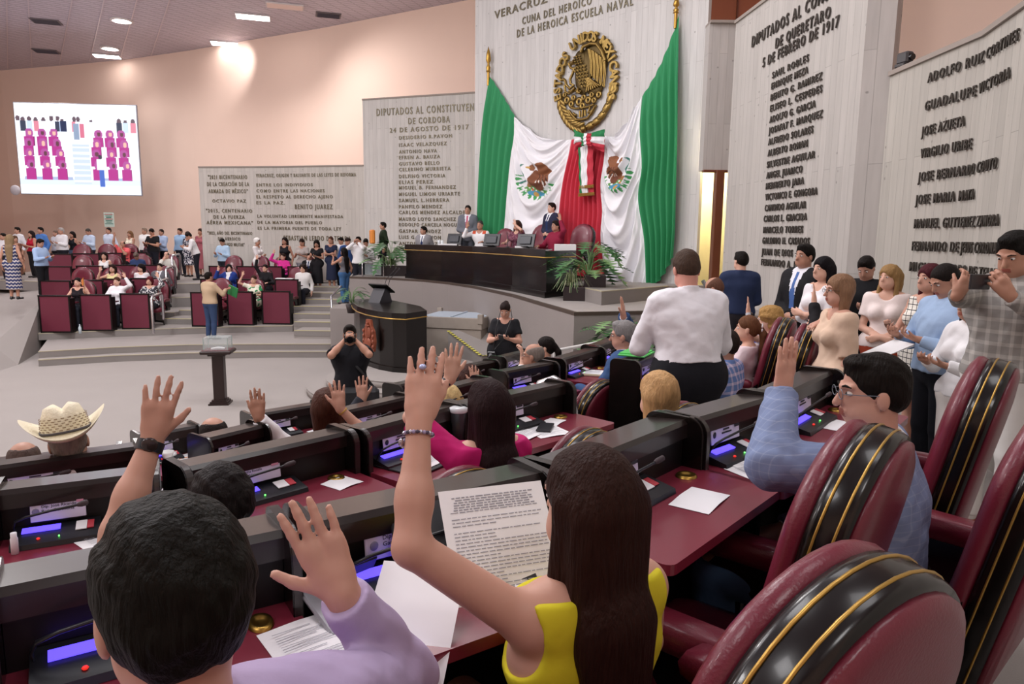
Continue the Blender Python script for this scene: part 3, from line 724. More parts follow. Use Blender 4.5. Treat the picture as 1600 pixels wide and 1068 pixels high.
# ceiling seams, luminaires and vents
mb = MB()
for px in (12, 50, 93, 140, 188, 236):
    a = atZ(px, 108-px*.09, zc); b = atZ(px*1.12+20 if px > 60 else px*.8, -60, zc); d = Vector((b[0]-a[0], b[1]-a[1], 0)); L = d.length
    r = Matrix.Rotation(math.atan2(d.y, d.x), 3, 'Z'); mb.box(((a[0]+b[0])/2, (a[1]+b[1])/2, zc-.012), (L, .035, .02), rot=r)
mb.build('ceiling_seam', M('seam_alu', 'd8ccd2', .4, metal=.3), ceiling)
lit = M('lamp_diffuser', 'ffffff', .5, emit='fff8f4', estr=9)
frame_m = M('fixture_frame', 'd8d0d0', .5)
def ceil_fix(px, py, w, l, kind, lab):
    x, y, z = atZ(px, py, zc); t = empty('ceiling_light' if kind != 'vent' else 'ceiling_vent', (x, y, zc), .3, lab, 'light' if kind != 'vent' else 'vent', 'ceiling lights' if kind != 'vent' else 'ceiling vents')
    if kind == 'rect':
        MB().box((0, 0, -.03), (w+.08, l+.08, .05), bev=.01).build('frame', frame_m, t); MB().box((0, 0, -.062), (w, l, .015)).build('diffuser', lit, t)
    elif kind == 'off':
        MB().box((0, 0, -.03), (w+.08, l+.08, .05), bev=.01).build('frame', frame_m, t); MB().box((0, 0, -.062), (w, l, .015)).build('diffuser', M('lamp_off', 'f0d8d0', .5), t)
    elif kind == 'round':
        MB().lathe([(w*.5, 0), (w*.62, 0), (w*.62, -.05), (w*.5, -.06), (w*.5, 0)], n=24).build('frame', frame_m, t); MB().lathe([(0, -.045), (w*.5, -.045)], n=24).build('diffuser', lit, t)
    else:
        MB().box((0, 0, -.02), (w, l, .03), bev=.008).build('frame', M('vent_grey', '70666a', .6), t)
        for i in range(5): MB().box((0, -l*.36+i*l*.18, -.045), (w*.88, l*.07, .02), rot=Matrix.Rotation(.5, 3, 'X')).build('slat', M('vent_slat', '58505a', .5), t)
    return t
ceil_fix(395, 25, 1.15, .55, 'rect', 'rectangular ceiling light nearest the top of the picture'); ceil_fix(352, 67, 1.1, .6, 'rect', 'rectangular ceiling light just above the bright patch on the wall')
ceil_fix(167, 86.5, 1.05, .55, 'rect', 'rectangular ceiling light above the big screen'); ceil_fix(445, 8, 1.2, .5, 'off', 'unlit pale rectangular ceiling light at the top edge')
ceil_fix(190, 31.5, .65, 0, 'round', 'round ceiling downlight higher up over the seats'); ceil_fix(172, 75, .65, 0, 'round', 'round ceiling downlight beside the rectangular light above the screen')
ceil_fix(72, 33, 1.0, .7, 'vent', 'grey ceiling vent nearer the top left corner'); ceil_fix(72, 79.5, 1.0, .7, 'vent', 'grey ceiling vent close to the left wall'); ceil_fix(513, 23, .9, .6, 'vent', 'grey ceiling vent right of the rectangular lights')
def spot(loc, to, power, size, blend=.6, col=(1, .96, .95), rad=.15):
    l = bpy.data.lights.new('wall_spot', 'SPOT'); l.energy = power; l.spot_size = size; l.spot_blend = blend; l.color = col; l.shadow_soft_size = rad
    o = bpy.data.objects.new('wall_spot', l); COL.objects.link(o); o.location = loc
    o.rotation_euler = (Vector(to)-Vector(loc)).to_track_quat('-Z', 'Y').to_euler(); return o
wp = atZ(372, 66, zc); spot((wp[0]+.6, wp[1]-2.0, zc-.25), (wp[0]-.1, wp[1]+.05, zc-1.0), 260, 1.1, .9)
for px, py, tx, tz, pw in ((167, 86, 150, 4.5, 560), (190, 31, 240, 4, 560), (395, 25, 420, 4.5, 620), (445, 8, 620, 4.5, 650), (60, 60, 60, 4, 560)):  # wall wash from the fixtures; last two spots added where none is lit
    q = atZ(px, py, zc); t_ = ray(tx, 300)[0]*29.5; spot((q[0], q[1]-.6, zc-.3), (t_, 29.5 if tx < 300 else 26.5, tz), pw, 2.3, 1.0, (1, .97, .95), .3)
# ---- raised lettering: mapped along a wall line
def seg_hit(pts, px, py):
    """sight line against the vertical faces over a plan line -> (arc length, z)"""
    dx, _, dz = ray(px, py); best = None; s = 0
    for i in range(len(pts)-1):
        a = pts[i]; b = pts[i+1]; ex, ey = b[0]-a[0], b[1]-a[1]; L = math.hypot(ex, ey)
        den = ex-dx*ey
        if abs(den) > 1e-9:
            t = (dx*a[1]-a[0])/den; Y = a[1]+t*ey
            lo = -9 if i == 0 else 0; hi = 9 if i == len(pts)-2 else 1
            if Y > .1 and lo <= t <= hi and (best is None or abs(t-.5) < best[2]): best = (s+t*L, 3.0+dz*Y, abs(t-.5))
        s += L
    return best
def along(pts, s):
    acc = 0
    for i in range(len(pts)-1):
        a = pts[i]; b = pts[i+1]; L = math.hypot(b[0]-a[0], b[1]-a[1])
        if s <= acc+L or i == len(pts)-2:
            t = (s-acc)/L; ux, uy = (b[0]-a[0])/L, (b[1]-a[1])/L
            return (a[0]+ux*(s-acc), a[1]+uy*(s-acc), ux, uy)
        acc += L
_TC = {}
def text_mesh(txt, ext=.03, off=0.0, res=2):
    cu = bpy.data.curves.new('lettering', 'FONT'); cu.body = txt; cu.size = 1; cu.extrude = ext; cu.resolution_u = res; cu.offset = off
    o = bpy.data.objects.new('lettering', cu); COL.objects.link(o)
    dg = bpy.context.evaluated_depsgraph_get(); me = bpy.data.meshes.new_from_object(o.evaluated_get(dg)); bpy.data.objects.remove(o); bpy.data.curves.remove(cu)
    V = np.empty(len(me.vertices)*3, f32); me.vertices.foreach_get('co', V); return me, V.reshape(-1, 3)
letter_m = M('bronze_letter', '77705c', .4, metal=.55, noise=.3, nscale=3); letter_d = M('dark_bronze_letter', '4a4540', .45, metal=.5)
LETTERS = []
def wall_text(pts, txt, p0, p1, hpx, mat, parent, sub=None, zfix=None, proud=.03):
    s0, z0, _ = seg_hit(pts, *p0); s1, z1, _ = seg_hit(pts, *p1); z = (z0+z1)/2
    _, zt, _ = seg_hit(pts, p0[0], p0[1]-hpx); H = zt-z0
    LETTERS.append((pts, txt, s0, s1, z, H, mat, parent, sub, proud))
def flush_letters():
    obs = []
    for (pts, txt, s0, s1, z, H, mat, parent, sub, proud) in LETTERS:
        pair = []
        for t in (txt, sub) if sub else (txt,):
            cu = bpy.data.curves.new('lettering', 'FONT'); cu.body = t; cu.size = 1; cu.extrude = .05; cu.resolution_u = 2; cu.offset = .014; cu.space_character = 1.35 if len(t) > 9 else 1.2
            o = bpy.data.objects.new('lettering', cu); COL.objects.link(o); pair.append(o)
        obs.append(pair)
    dg = bpy.context.evaluated_depsgraph_get()
    for (pts, txt, s0, s1, z, H, mat, parent, sub, proud), pair in zip(LETTERS, obs):
        w = None
        for k in range(len(pair)-1, -1, -1):
            me = bpy.data.meshes.new_from_object(pair[k].evaluated_get(dg)); V = np.empty(len(me.vertices)*3, f32); me.vertices.foreach_get('co', V); V = V.reshape(-1, 3)
            if w is None: w = V[:, 0].max()-V[:, 0].min(); x0 = V[:, 0].min()
        sc = (s1-s0)/w; out = np.empty_like(V); S = s0+(V[:, 0]-x0)*sc; hh = H/.73
        for i in range(len(V)):
            x, y, ux, uy = along(pts, float(S[i])); d = .5*proud+float(V[i, 2])*proud*10   # 0..proud in front of the face
            d = proud*(.5+float(V[i, 2])*10*.5)+.002
            out[i] = (x+uy*d, y-ux*d, z+V[i, 1]*hh)
        me.vertices.foreach_set('co', out.ravel()); me.materials.clear(); me.materials.append(mat); me.update()
        obj('lettering', me, parent)
    for pair in obs:
        for o in pair: cu = o.data; bpy.data.objects.remove(o); bpy.data.curves.remove(cu)
def fpoly(pts, th):
    P = MB(); return P
def concrete_wall(name, pts, z1, th, mat, z0=0, trim=True):
    """pts run left to right as seen from the hall; thickness goes behind"""
    mb = MB(); polywall(mb, pts, z0, z1, th); w = mb.build(name, mat, kind='structure')
    if trim:
        m2 = MB(); d = .03
        fr = []
        for i in range(len(pts)):
            a = pts[max(i-1, 0)]; b = pts[min(i+1, len(pts)-1)]; L = math.hypot(b[0]-a[0], b[1]-a[1]); ux, uy = (b[0]-a[0])/L, (b[1]-a[1])/L
            fr.append((pts[i][0]+uy*d, pts[i][1]-ux*d))
        polywall(m2, fr, z1, z1+.05, th+d); m2.build('coping', M('coping_grey', '9a9088', .6), w)
    return w
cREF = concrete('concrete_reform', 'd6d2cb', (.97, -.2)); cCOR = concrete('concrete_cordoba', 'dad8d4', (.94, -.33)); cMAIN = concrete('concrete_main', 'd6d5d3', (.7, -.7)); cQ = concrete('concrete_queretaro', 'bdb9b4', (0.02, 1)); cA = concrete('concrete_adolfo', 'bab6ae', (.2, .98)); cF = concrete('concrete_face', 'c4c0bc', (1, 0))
a = ray(312, 300)[0]; b = ray(569, 300)[0]
REF = [(a*26.2, 26.2), ((a+b)/2*25.7, 25.7), (b*24.9, 24.9)]
a = ray(569, 300)[0]; b = ray(742, 300)[0]
COR = [(a*24.4, 24.4), (b*23.0, 23.0), (b*23+1.2, 22.5)]
zr = atY(312, 262, 26.2)[2]; zco = atY(569, 157, 24.4)[2]
w_ref = concrete_wall('wall_reform', REF, zr, .25, cREF); w_cor = concrete_wall('wall_cordoba', COR, zco, .5, cCOR)
MAIN = [(ray(742, 200)[0]*19.7, 19.7), (ray(1098, 200)[0]*14.6, 14.6)]
w_main = concrete_wall('wall_main', MAIN, 10.9, .10, cMAIN, trim=False)
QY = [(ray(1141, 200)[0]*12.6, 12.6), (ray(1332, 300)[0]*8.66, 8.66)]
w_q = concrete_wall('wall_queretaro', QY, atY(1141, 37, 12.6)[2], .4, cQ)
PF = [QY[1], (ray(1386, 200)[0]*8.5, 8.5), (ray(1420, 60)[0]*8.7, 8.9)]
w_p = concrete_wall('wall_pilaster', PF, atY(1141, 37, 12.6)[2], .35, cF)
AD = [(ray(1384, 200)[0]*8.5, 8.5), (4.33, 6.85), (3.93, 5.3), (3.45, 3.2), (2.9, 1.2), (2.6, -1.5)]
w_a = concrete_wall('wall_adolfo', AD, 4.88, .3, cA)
# return with the door between main and next wall
RY = 14.1; xl = ray(1096, 300)[0]*RY; xr = ray(1143, 300)[0]*RY; zt = atY(1110, 266, RY)[2]
mb = MB(); mb.box(((xl+xr)/2, RY+.15, (zt+atY(1110, 37, RY)[2])/2), (xr-xl, .3, atY(1110, 37, RY)[2]-zt)); w_r = mb.build('wall_return', cF, kind='structure')
MB().box(((xl+xr)/2, RY+.12, atY(1110, 37, RY)[2]+.025), (xr-xl, .4, .05)).build('coping', MATS['coping_grey'], w_r)
cream = M('cream_wall', 'f2e6bc', .8); mb = MB(); mb.box((4.6, RY+1.6, 2.6), (1.2, .1, 5.2)); mb.box((xr+.35, RY+.95, 2.6), (.1, 1.3, 5.2)); mb.box((4.65, RY+.95, 5.15), (.9, 1.3, .1)); mb.build('wall_corridor', cream, kind='structure')
wood = M('door_wood', '6c3a20', .45, noise=.2, nscale=4, stretch=(4, 4, .5)); xj = ray(1113, 300)[0]*RY
dj = empty('door_1', (xj, RY, 1.1)); dj['kind'] = 'structure'
jb = MB().box(((ray(1122, 300)[0]*RY-xj), -.02, (zt-1.1)/2), (.16, .2, zt-1.1), bev=.01).build('door_jamb', wood, dj)
MB().box(((xl+xr)/2-xj, -.03, zt-1.1-.02), (xr-xl, .12, .05), bev=.008).build('door_lintel', wood, dj)
ll = bpy.data.lights.new('corridor_lamp', 'POINT'); ll.energy = 130; ll.color = (1, .92, .7); lo = bpy.data.objects.new('corridor_lamp', ll); COL.objects.link(lo); lo.location = ((xl+xr)/2-.1, RY+.8, 4.8); ll.shadow_soft_size = .2
# dark reddish panelling seen over the return wall
MB().box((5.6, 16.6, 8.8), (4.6, .15, 4.4), rot=None).build('wall_upper_panel', M('red_brown_panel', '96563f', .5, noise=.1, nscale=2, stretch=(3, 1, .4)), kind='structure')
mb = MB(); [mb.box((3.4+i*.75, 16.5, 8.8), (.03, .06, 4.4)) for i in range(7)]; mb.build('trim_1', M('panel_joint', '6a3a2c', .6), kind='structure')
# left edge: wooden door leaf by the back wall
x, y, z = atY(3, 440, 30.3)
d2 = MB().box((x-1.35, y-.4, 1.38+1.75), (2.9, .12, 3.6), bev=.02).build('door_2', wood, kind='structure'); 
mb = MB(); mb.box((x+.12, y-.45, 1.38+2.2), (.1, .2, 4.6)); mb.build('door_jamb', M('dark_jamb', '7a4030', .5), d2)
# poster, wall panel
x, y, z = atY(171, 343, 30.2)
pt = MB().box((x, y-.02, z), (.42, .03, .6)).build('notice', M('notice_paper', 'c2d6cc', .6), label='small pale green notice pinned to the peach wall', cat='notice')
mb = MB(); [mb.box((x, y-.04, z+.22-i*.065), (.34-.06*(i % 3), .006, .028 if i not in (2,) else .05), 1 if i in (0, 3) else 0) for i in range(7)]; mb.build('print', [M('notice_ink', '3f7a6c', .6), M('notice_red', 'b04a50', .6)], pt)
# ---- tiers across the hall
def tierpoly(front, back, z0, z1, name, mat=None, riser=True):
    mb = MB(); n = len(front)
    mb.prism(front+back, z0, z1); o = mb.build(name, [carpet], kind='structure')
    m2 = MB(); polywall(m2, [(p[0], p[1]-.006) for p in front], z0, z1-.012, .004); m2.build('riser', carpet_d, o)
    m3 = MB(); polywall(m3, [(p[0], p[1]-.012) for p in front], z1-.012, z1+.004, .05); m3.build('nosing', M('nosing_beige', 'b0a890', .6), o)
    return o
Z = lambda lst, z: [atZ(px, py, z)[:2] for px, py in lst]
BK = [(-4.2, 24.6), (-6, 26.8), (-12, 29.5), (-19, 31)]
e1 = Z([(60, 562), (180, 555), (295, 551), (420, 549), (540, 549)], .15); e2 = Z([(60, 549), (180, 542), (295, 538), (420, 537), (540, 537)], .30)
tierpoly(e1, BK, 0, .15, 'floor_step'); tierpoly(e2, BK, .15, .30, 'floor_step')
E1 = Z([(60, 520.8), (150, 517), (239, 514), (295, 512), (370, 510), (457, 508.5)], .47)
tierpoly(E1, BK[1:], .3, .47, 'floor_tier')
offs = lambda E, d: [(p[0]-.1*d, p[1]+d) for p in E]
E2 = offs(E1, 1.75); E3 = offs(E1, 3.45); E4 = offs(E1, 5.15); E5 = offs(E1, 6.9)
SX = (-9.75, -8.45)   # the aisle stairs between the two blocks
def split(E, z0, z1, name, back):
    """tier left and right of the aisle"""
    L_ = [p for p in E if p[0] < SX[0]-.2]; R_ = [p for p in E if p[0] > SX[1]+.2]
    f = lambda X: next((a[1]+(b[1]-a[1])*(X-a[0])/(b[0]-a[0]) for a, b in zip(E, E[1:]) if a[0] <= X <= b[0]), E[-1][1])
    yl = f(SX[0]); yr = f(SX[1])
    tierpoly(L_+[(SX[0], yl)], [(SX[0], 30), (-19, 31), (-14.6 if False else L_[0][0]-.3, 30)], z0, z1, name)
    tierpoly([(SX[1], yr)]+R_, [(R_[-1][0], back), (SX[1], 29)], z0, z1, name)
split(E2, .47, .73, 'floor_tier', 26.2); split(E3, .73, 1.02, 'floor_tier', 26.2)
tierpoly([(-19, 24.4)]+E4, [(-5.6, 26.2), (-12, 29.5), (-19, 31)], 1.02, 1.34, 'floor_tier')
st_m = [M('step_tape', 'c9bf86', .6)]
for i in range(5):
    z1 = .47+.145*(i+1); y0 = E1[3][1]+.75+.92*i; mb = MB(); mb.box(((SX[0]+SX[1])/2, (y0+26)/2, (z1+.1)/2+.0), (SX[1]-SX[0], 26-y0, z1-.1)); o = mb.build('floor_step', carpet, kind='structure')
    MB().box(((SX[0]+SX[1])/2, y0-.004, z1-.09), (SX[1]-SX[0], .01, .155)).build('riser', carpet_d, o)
    MB().box(((SX[0]+SX[1])/2, y0+.03, z1-.0+.052-.05), (SX[1]-SX[0], .06, .012)).build('nosing', st_m[0], o)
# stairs between the right block and the dais
xa = ray(458, 480)[0]; 
for i in range(7):
    z1 = .36+.135*(i+1); y0 = 18.3+.78*i; X0 = xa*y0+(.0 if i else 0); X1 = ray(548, 470)[0]*y0+.1
    mb = MB(); mb.box(((X0+X1)/2, (y0+25)/2, z1/2), (X1-X0, 25-y0, z1)); o = mb.build('floor_step', carpet, kind='structure')
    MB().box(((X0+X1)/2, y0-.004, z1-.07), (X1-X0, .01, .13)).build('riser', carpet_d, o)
    MB().box(((X0+X1)/2, y0+.03, z1+.002), (X1-X0, .06, .012)).build('nosing', st_m[0], o)
# left ramp / raised aisle
mb = MB(); rp = [(-19, 31), (-19, 11.5), (-11.1, 11.0), (-11.45, 15.2), (-11.9, 18), (-12.9, 22), (-14.5, 30)]
V = [(-20.5, 31, 0), (-20.5, 11.6, 0), (-12.3, 12.6, 0), (-10.95, 14.0, 0), (-11.2, 15.7, 0), (-12.1, 18, 0), (-14.0, 24, 0), (-15.5, 31, 0)]
T = [(-20.5, 31, 1.38), (-20.5, 11.6, .02), (-12.3, 12.6, .02), (-11.5, 14.1, .05), (-11.75, 15.7, .45), (-12.1, 18, 1.2), (-14.0, 24, 1.3), (-15.5, 31, 1.38)]
n = 8; mb.add(V+T, [tuple(range(n, 2*n))]+[(i, (i+1) % n, n+(i+1) % n, n+i) for i in range(n)]); mb.build('floor_ramp', carpet, kind='structure')
# ---- dais
DE = Z([(546, 432), (600, 433.4), (660, 437), (700, 441), (740, 447), (800, 460), (850, 474.5), (897, 488)], 1.8); DE2 = [atZ(1032, 485.5, 1.8)[:2]]
ddm = M('dais_fabric', '9a9390', .95, noise=.04, nscale=2, bump=.6, bscale=240, spec=.1)
mb = MB(); mb.prism(DE+DE2+[(3.95, 11.9), (4.5, 14.6), (-.8, 20.3), (1.0, 22.5), (-4.6, 24.6)], .0, 1.8); dais = mb.build('floor_dais', carpet, kind='structure')
mb = MB(); polywall(mb, [(p[0], p[1]-.008) for p in DE+DE2], 0, 1.75, .005); mb.build('dais_front', ddm, dais)
mb = MB(); polywall(mb, [(p[0], p[1]-.016) for p in DE+DE2], 1.75, 1.806, .07); mb.build('nosing', M('dais_trim', '4c4038', .5), dais)
UD = [atZ(940, 455, 2.05)[:2], atZ(1045, 446.5, 2.05)[:2]]
mb = MB(); ud = [(-3.1, 22.9), (-1.0, 18.6), (.6, 16.2), UD[0], UD[1], (4.1, 14.5), (-1.0, 19.9), (.3, 22.4)]
mb.prism(ud, 1.8, 2.05); o = mb.build('floor_dais_step', carpet, kind='structure')
mb = MB(); polywall(mb, [(p[0], p[1]-.006) for p in ud[1:5]], 1.8, 2.04, .004); mb.build('riser', carpet_d, o); mb = MB(); polywall(mb, [(p[0], p[1]-.012) for p in ud[1:5]], 2.04, 2.056, .05); mb.build('nosing', MATS['nosing_beige'], o)
# low block beside the dais stairs
x0 = atY(531, 470, 17.2)[0]; bl = MB().box((x0+.35, 17.6, .62), (1.1, 1.2, 1.24), bev=.01).build('wall_dais_block', ddm, kind='structure')
MB().prism([(-.95, 9.7), (1.2, 9.7), (1.2, 12.2), (-.75, 12.2)], 0, .43).build('floor_landing', carpet, kind='structure')
# rostrum steps
RC = (-1.95, 13.75)
for r, z0, z1, nm in ((2.05, 0, .13, 'floor_round_step'), (1.68, .13, .26, 'floor_round_step'), (1.34, .26, .39, 'floor_round_step')):
    mb = MB(); pts = [(RC[0]+r*math.cos(a), RC[1]+r*math.sin(a)*(1.15 if math.sin(a) > 0 else 1)) for a in np.linspace(0, 2*PI, 64, endpoint=False)]
    mb.prism(pts, z0, z1-.012, 0, smooth=True); mb.prism([(RC[0]+(p[0]-RC[0])*1.004, RC[1]+(p[1]-RC[1])*1.004) for p in pts], z1-.012, z1, 0); mb.build(nm, M('carpet_round', 'a09a96', .95, bump=.5, bscale=200, noise=.05, nscale=2, spec=.1), kind='structure')
# near terraces (rows of desks)
FR = {  # caps of the parapets, left to right, plan
 'R1': Z([(-260, 1010), (0, 889), (450, 800), (833, 722), (1047, 645), (1180, 612), (1271, 575)], 2.35),
 'R2': Z([(-330, 850), (0, 754), (255, 722), (535, 665), (700, 627), (873, 593), (965, 571), (1027, 554)], 2.15),
 'R3': Z([(0, 722), (210, 693), (400, 658), (630, 615), (750, 588), (855, 564), (926, 541), (957, 525)], 1.95),
 'R4': Z([(-40, 718), (194, 693), (350, 655), (497, 626), (620, 597), (765, 561), (816, 546)], 1.75)}
def terrace(fr, right, z0, z1, d=.14):
    f = []
    for i, p in enumerate(fr):
        a = fr[max(i-1, 0)]; b = fr[min(i+1, len(fr)-1)]; L = math.hypot(b[0]-a[0], b[1]-a[1]); ux, uy = (b[0]-a[0])/L, (b[1]-a[1])/L
        f.append((p[0]-uy*d, p[1]+ux*d))
    mb = MB(); mb.prism(f+right, z0, z1); o = mb.build('floor_terrace', carpet, kind='structure')
    m2 = MB(); polywall(m2, [(p[0], p[1]) for p in f], z0, z1, .006); m2.build('riser', carpet_d, o); return o
terrace(FR['R4'], [(.75, 9.4), (1.1, 11.2), (4.0, 11.7), (6, 8), (6, -6), (-8, -6), (-9, 0), (-4.6, 3)], 0, .7)
terrace(FR['R3'], [(1.6, 9.6), (2.0, 11.3), (4.0, 11.7), (6, 8), (6, -5.5), (-7, -5.5), (-4, 2)], .7, .9)
terrace(FR['R2'], [(1.7, 6.3), (2.0, 8), (2.2, 11.3), (4.05, 12.6), (4.3, 8.6), (4.6, 7), (3.8, 4), (3, 0), (3, -5), (-5, -5), (-3.5, 1)], .9, 1.1)
terrace(FR['R1'], [(2.05, 3.75), (3.6, 4.2), (3.9, 3.9), (3.0, 0), (3, -4), (-4, -4), (-3, 0)], 1.1, 1.3)
# ---- lettering
c7 = lambda x, y: (x/2.543, y/2.543); c5 = lambda x, y: (560+x/2.427, y/2.427); c6 = lambda x, y: (1060+x/2.428, y/2.428)
for t, x0, x1, y, h in (('"2021 BICENTENARIO', 828, 983, 712, 6.5), ('DE LA CREACIÓN DE LA', 824, 990, 740, 6.5), ('ARMADA DE MÉXICO"', 830, 985, 768, 6.5), ('OCTAVIO PAZ', 845, 978, 805, 5.2), ('"2015, CENTENARIO', 820, 1003, 845, 5.6), ('DE LA FUERZA', 850, 973, 869, 5.6), ('AÉREA MEXICANA"', 822, 1005, 892, 5.6),
    ('"2023, AÑO DEL BICENTENARIO', 826, 1003, 933, 5.2), ('DEL HEROICO', 868, 955, 955, 5.2), ('COLEGIO MILITAR"', 882, 972, 978, 5.2), ('VERACRUZ, ORIGEN Y BALUARTE DE LAS LEYES DE REFORMA', 1018, 1415, 704, 5.6), ('ENTRE LOS INDIVIDUOS', 1020, 1243, 741, 5), ('COMO ENTRE LAS NACIONES', 1020, 1290, 765, 5), ('EL RESPETO AL DERECHO AJENO', 1020, 1323, 789, 5), ('ES LA PAZ.', 1020, 1132, 812, 5),
    ('BENITO JUAREZ', 1173, 1322, 831, 7.8), ('LA VOLUNTAD LIBREMENTE MANIFESTADA', 1024, 1364, 867, 5), ('DE LA MAYORIA DEL PUEBLO', 1024, 1280, 891, 5), ('ES LA PRIMERA FUENTE DE TODA LEY', 1025, 1356, 915, 5), ('SEBASTIAN LERDO DE TEJADA', 1128, 1395, 957, 7.8)):
    wall_text(REF, t, c7(x0, y), c7(x1, y-4*(x1-x0)/400), h, letter_m, w_ref)
wall_text(COR, 'DIPUTADOS AL CONSTITUYENTE', c5(70, 442), c5(438, 417), 11.5, letter_m, w_cor, sub='DIPUTADOS AL CONSTITUYEN')
wall_text(COR, 'DE CORDOBA', c5(190, 472), c5(347, 462), 10, letter_m, w_cor); wall_text(COR, '24 DE AGOSTO DE 1917', c5(120, 505), c5(418, 488), 7.5, letter_m, w_cor)
for (t, x1), y in zip((('DESIDERIO R.PAVON', 355), ('ISAAC VELAZQUEZ', 335), ('ANTONIO NAVA', 298), ('EFREN A. BAUZA', 310), ('GUSTAVO BELLO', 308), ('CELERINO MURRIETA', 350), ('DELFINO VICTORIA', 330), ('ELIAS PEREZ', 283), ('MIGUEL B. FERNANDEZ', 370), ('MIGUEL LIMON URIARTE', 385), ('SAMUEL L.HERRERA', 345), ('PANFILO MENDEZ', 318), ('CARLOS MENDEZ ALCALDE', 405), ('MAURO LOYO SANCHEZ', 370), ('RODOLFO CANCELA NOGUEIRA', 412), ('GASPAR MENDEZ', 313), ('LUIS G. CARRION', 313), ('ANTONIO RUIZ', 300)), (528, 556, 582, 604, 628, 650, 676, 698, 720, 745, 768, 792, 815, 840, 862, 885, 908, 932)):
    wall_text(COR, t, c5(155, y), c5(x1, y-(x1-155)*.03), 5.6, letter_m, w_cor)
wall_text(MAIN, 'VERACRUZ', c5(518, 66), c5(718, 16), 12.5, letter_m, w_main); wall_text(MAIN, 'CUNA DEL HEROICO', c5(623, 89), c5(885, 22), 12, letter_m, w_main); wall_text(MAIN, 'DE LA HEROICA ESCUELA NAVAL', c5(603, 147), c5(1043, 14), 12.5, letter_m, w_main)
wall_text(QY, 'DIPUTADOS AL CONSTITUYENTE', c6(283, 160), c6(592, 10), 17, letter_d, w_q, sub='DIPUTADOS AL CONST'); wall_text(QY, 'DE QUERETARO', c6(372, 182), c6(580, 68), 16, letter_d, w_q); wall_text(QY, '5 DE FEBRERO DE 1917', c6(323, 257), c6(612, 100), 15, letter_d, w_q)
for t, a, b in (('SAUL ROBLES', (360, 295), (497, 236)), ('ENRIQUE MEZA', (357, 338), (495, 280)), ('BENITO G. RAMIREZ', (354, 381), (548, 304)), ('ELISEO L. CESPEDES', (352, 424), (548, 350)), ('ADOLFO G. GARCIA', (350, 466), (523, 408)), ('JOSAFAT F. MARQUEZ', (347, 508), (550, 446)), ('ALFREDO SOLARES', (345, 550), (514, 505)), ('ALBERTO ROMAN', (343, 593), (493, 557)), ('SILVESTRE AGUILAR', (340, 636), (521, 600)), ('ANGEL JUARICO', (338, 677), (473, 655)), ('HERIBERTO JARA', (336, 718), (479, 699)), ('VICTORICO E. GONGORA', (334, 757), (530, 741)), ('CANDIDO AGUILAR', (332, 800), (487, 791)), ('CARLOS L. GRACIDA', (328, 840), (490, 837)), ('MARCELO TORRES', (326, 883), (475, 884)), ('GALDINO H. CASADOS', (323, 924), (500, 928)), ('JUAN DE DIOS', (320, 966), (436, 973)), ('FERNANDO A. PE', (318, 1007), (460, 1016))):
    wall_text(QY, t, c6(*a), c6(*b), 10.5, letter_d, w_q)
for t, a, b in (('ADOLFO RUIZ CORTINES', (950, 332), (1300, 128)), ('GUADALUPE VICTORIA', (940, 434), (1267, 280)), ('JOSE AZUETA', (928, 523), (1092, 470)), ('VIRGILIO URIBE', (924, 607), (1118, 556)), ('JOSE BERNARDO COUTO', (915, 693), (1215, 634)), ('JOSE MARIA MATA', (905, 778), (1128, 752)), ('MANUEL GUTIERREZ ZAMORA', (900, 865), (1222, 856)), ('FERNANDO DE JESUS CORONA', (892, 948), (1215, 965)), ('MIGUEL LERDO DE TEJADA', (882, 1030), (1240, 1062))):
    wall_text(AD, t, c6(*a), c6(*b), 15, letter_d, w_a)
flush_letters()
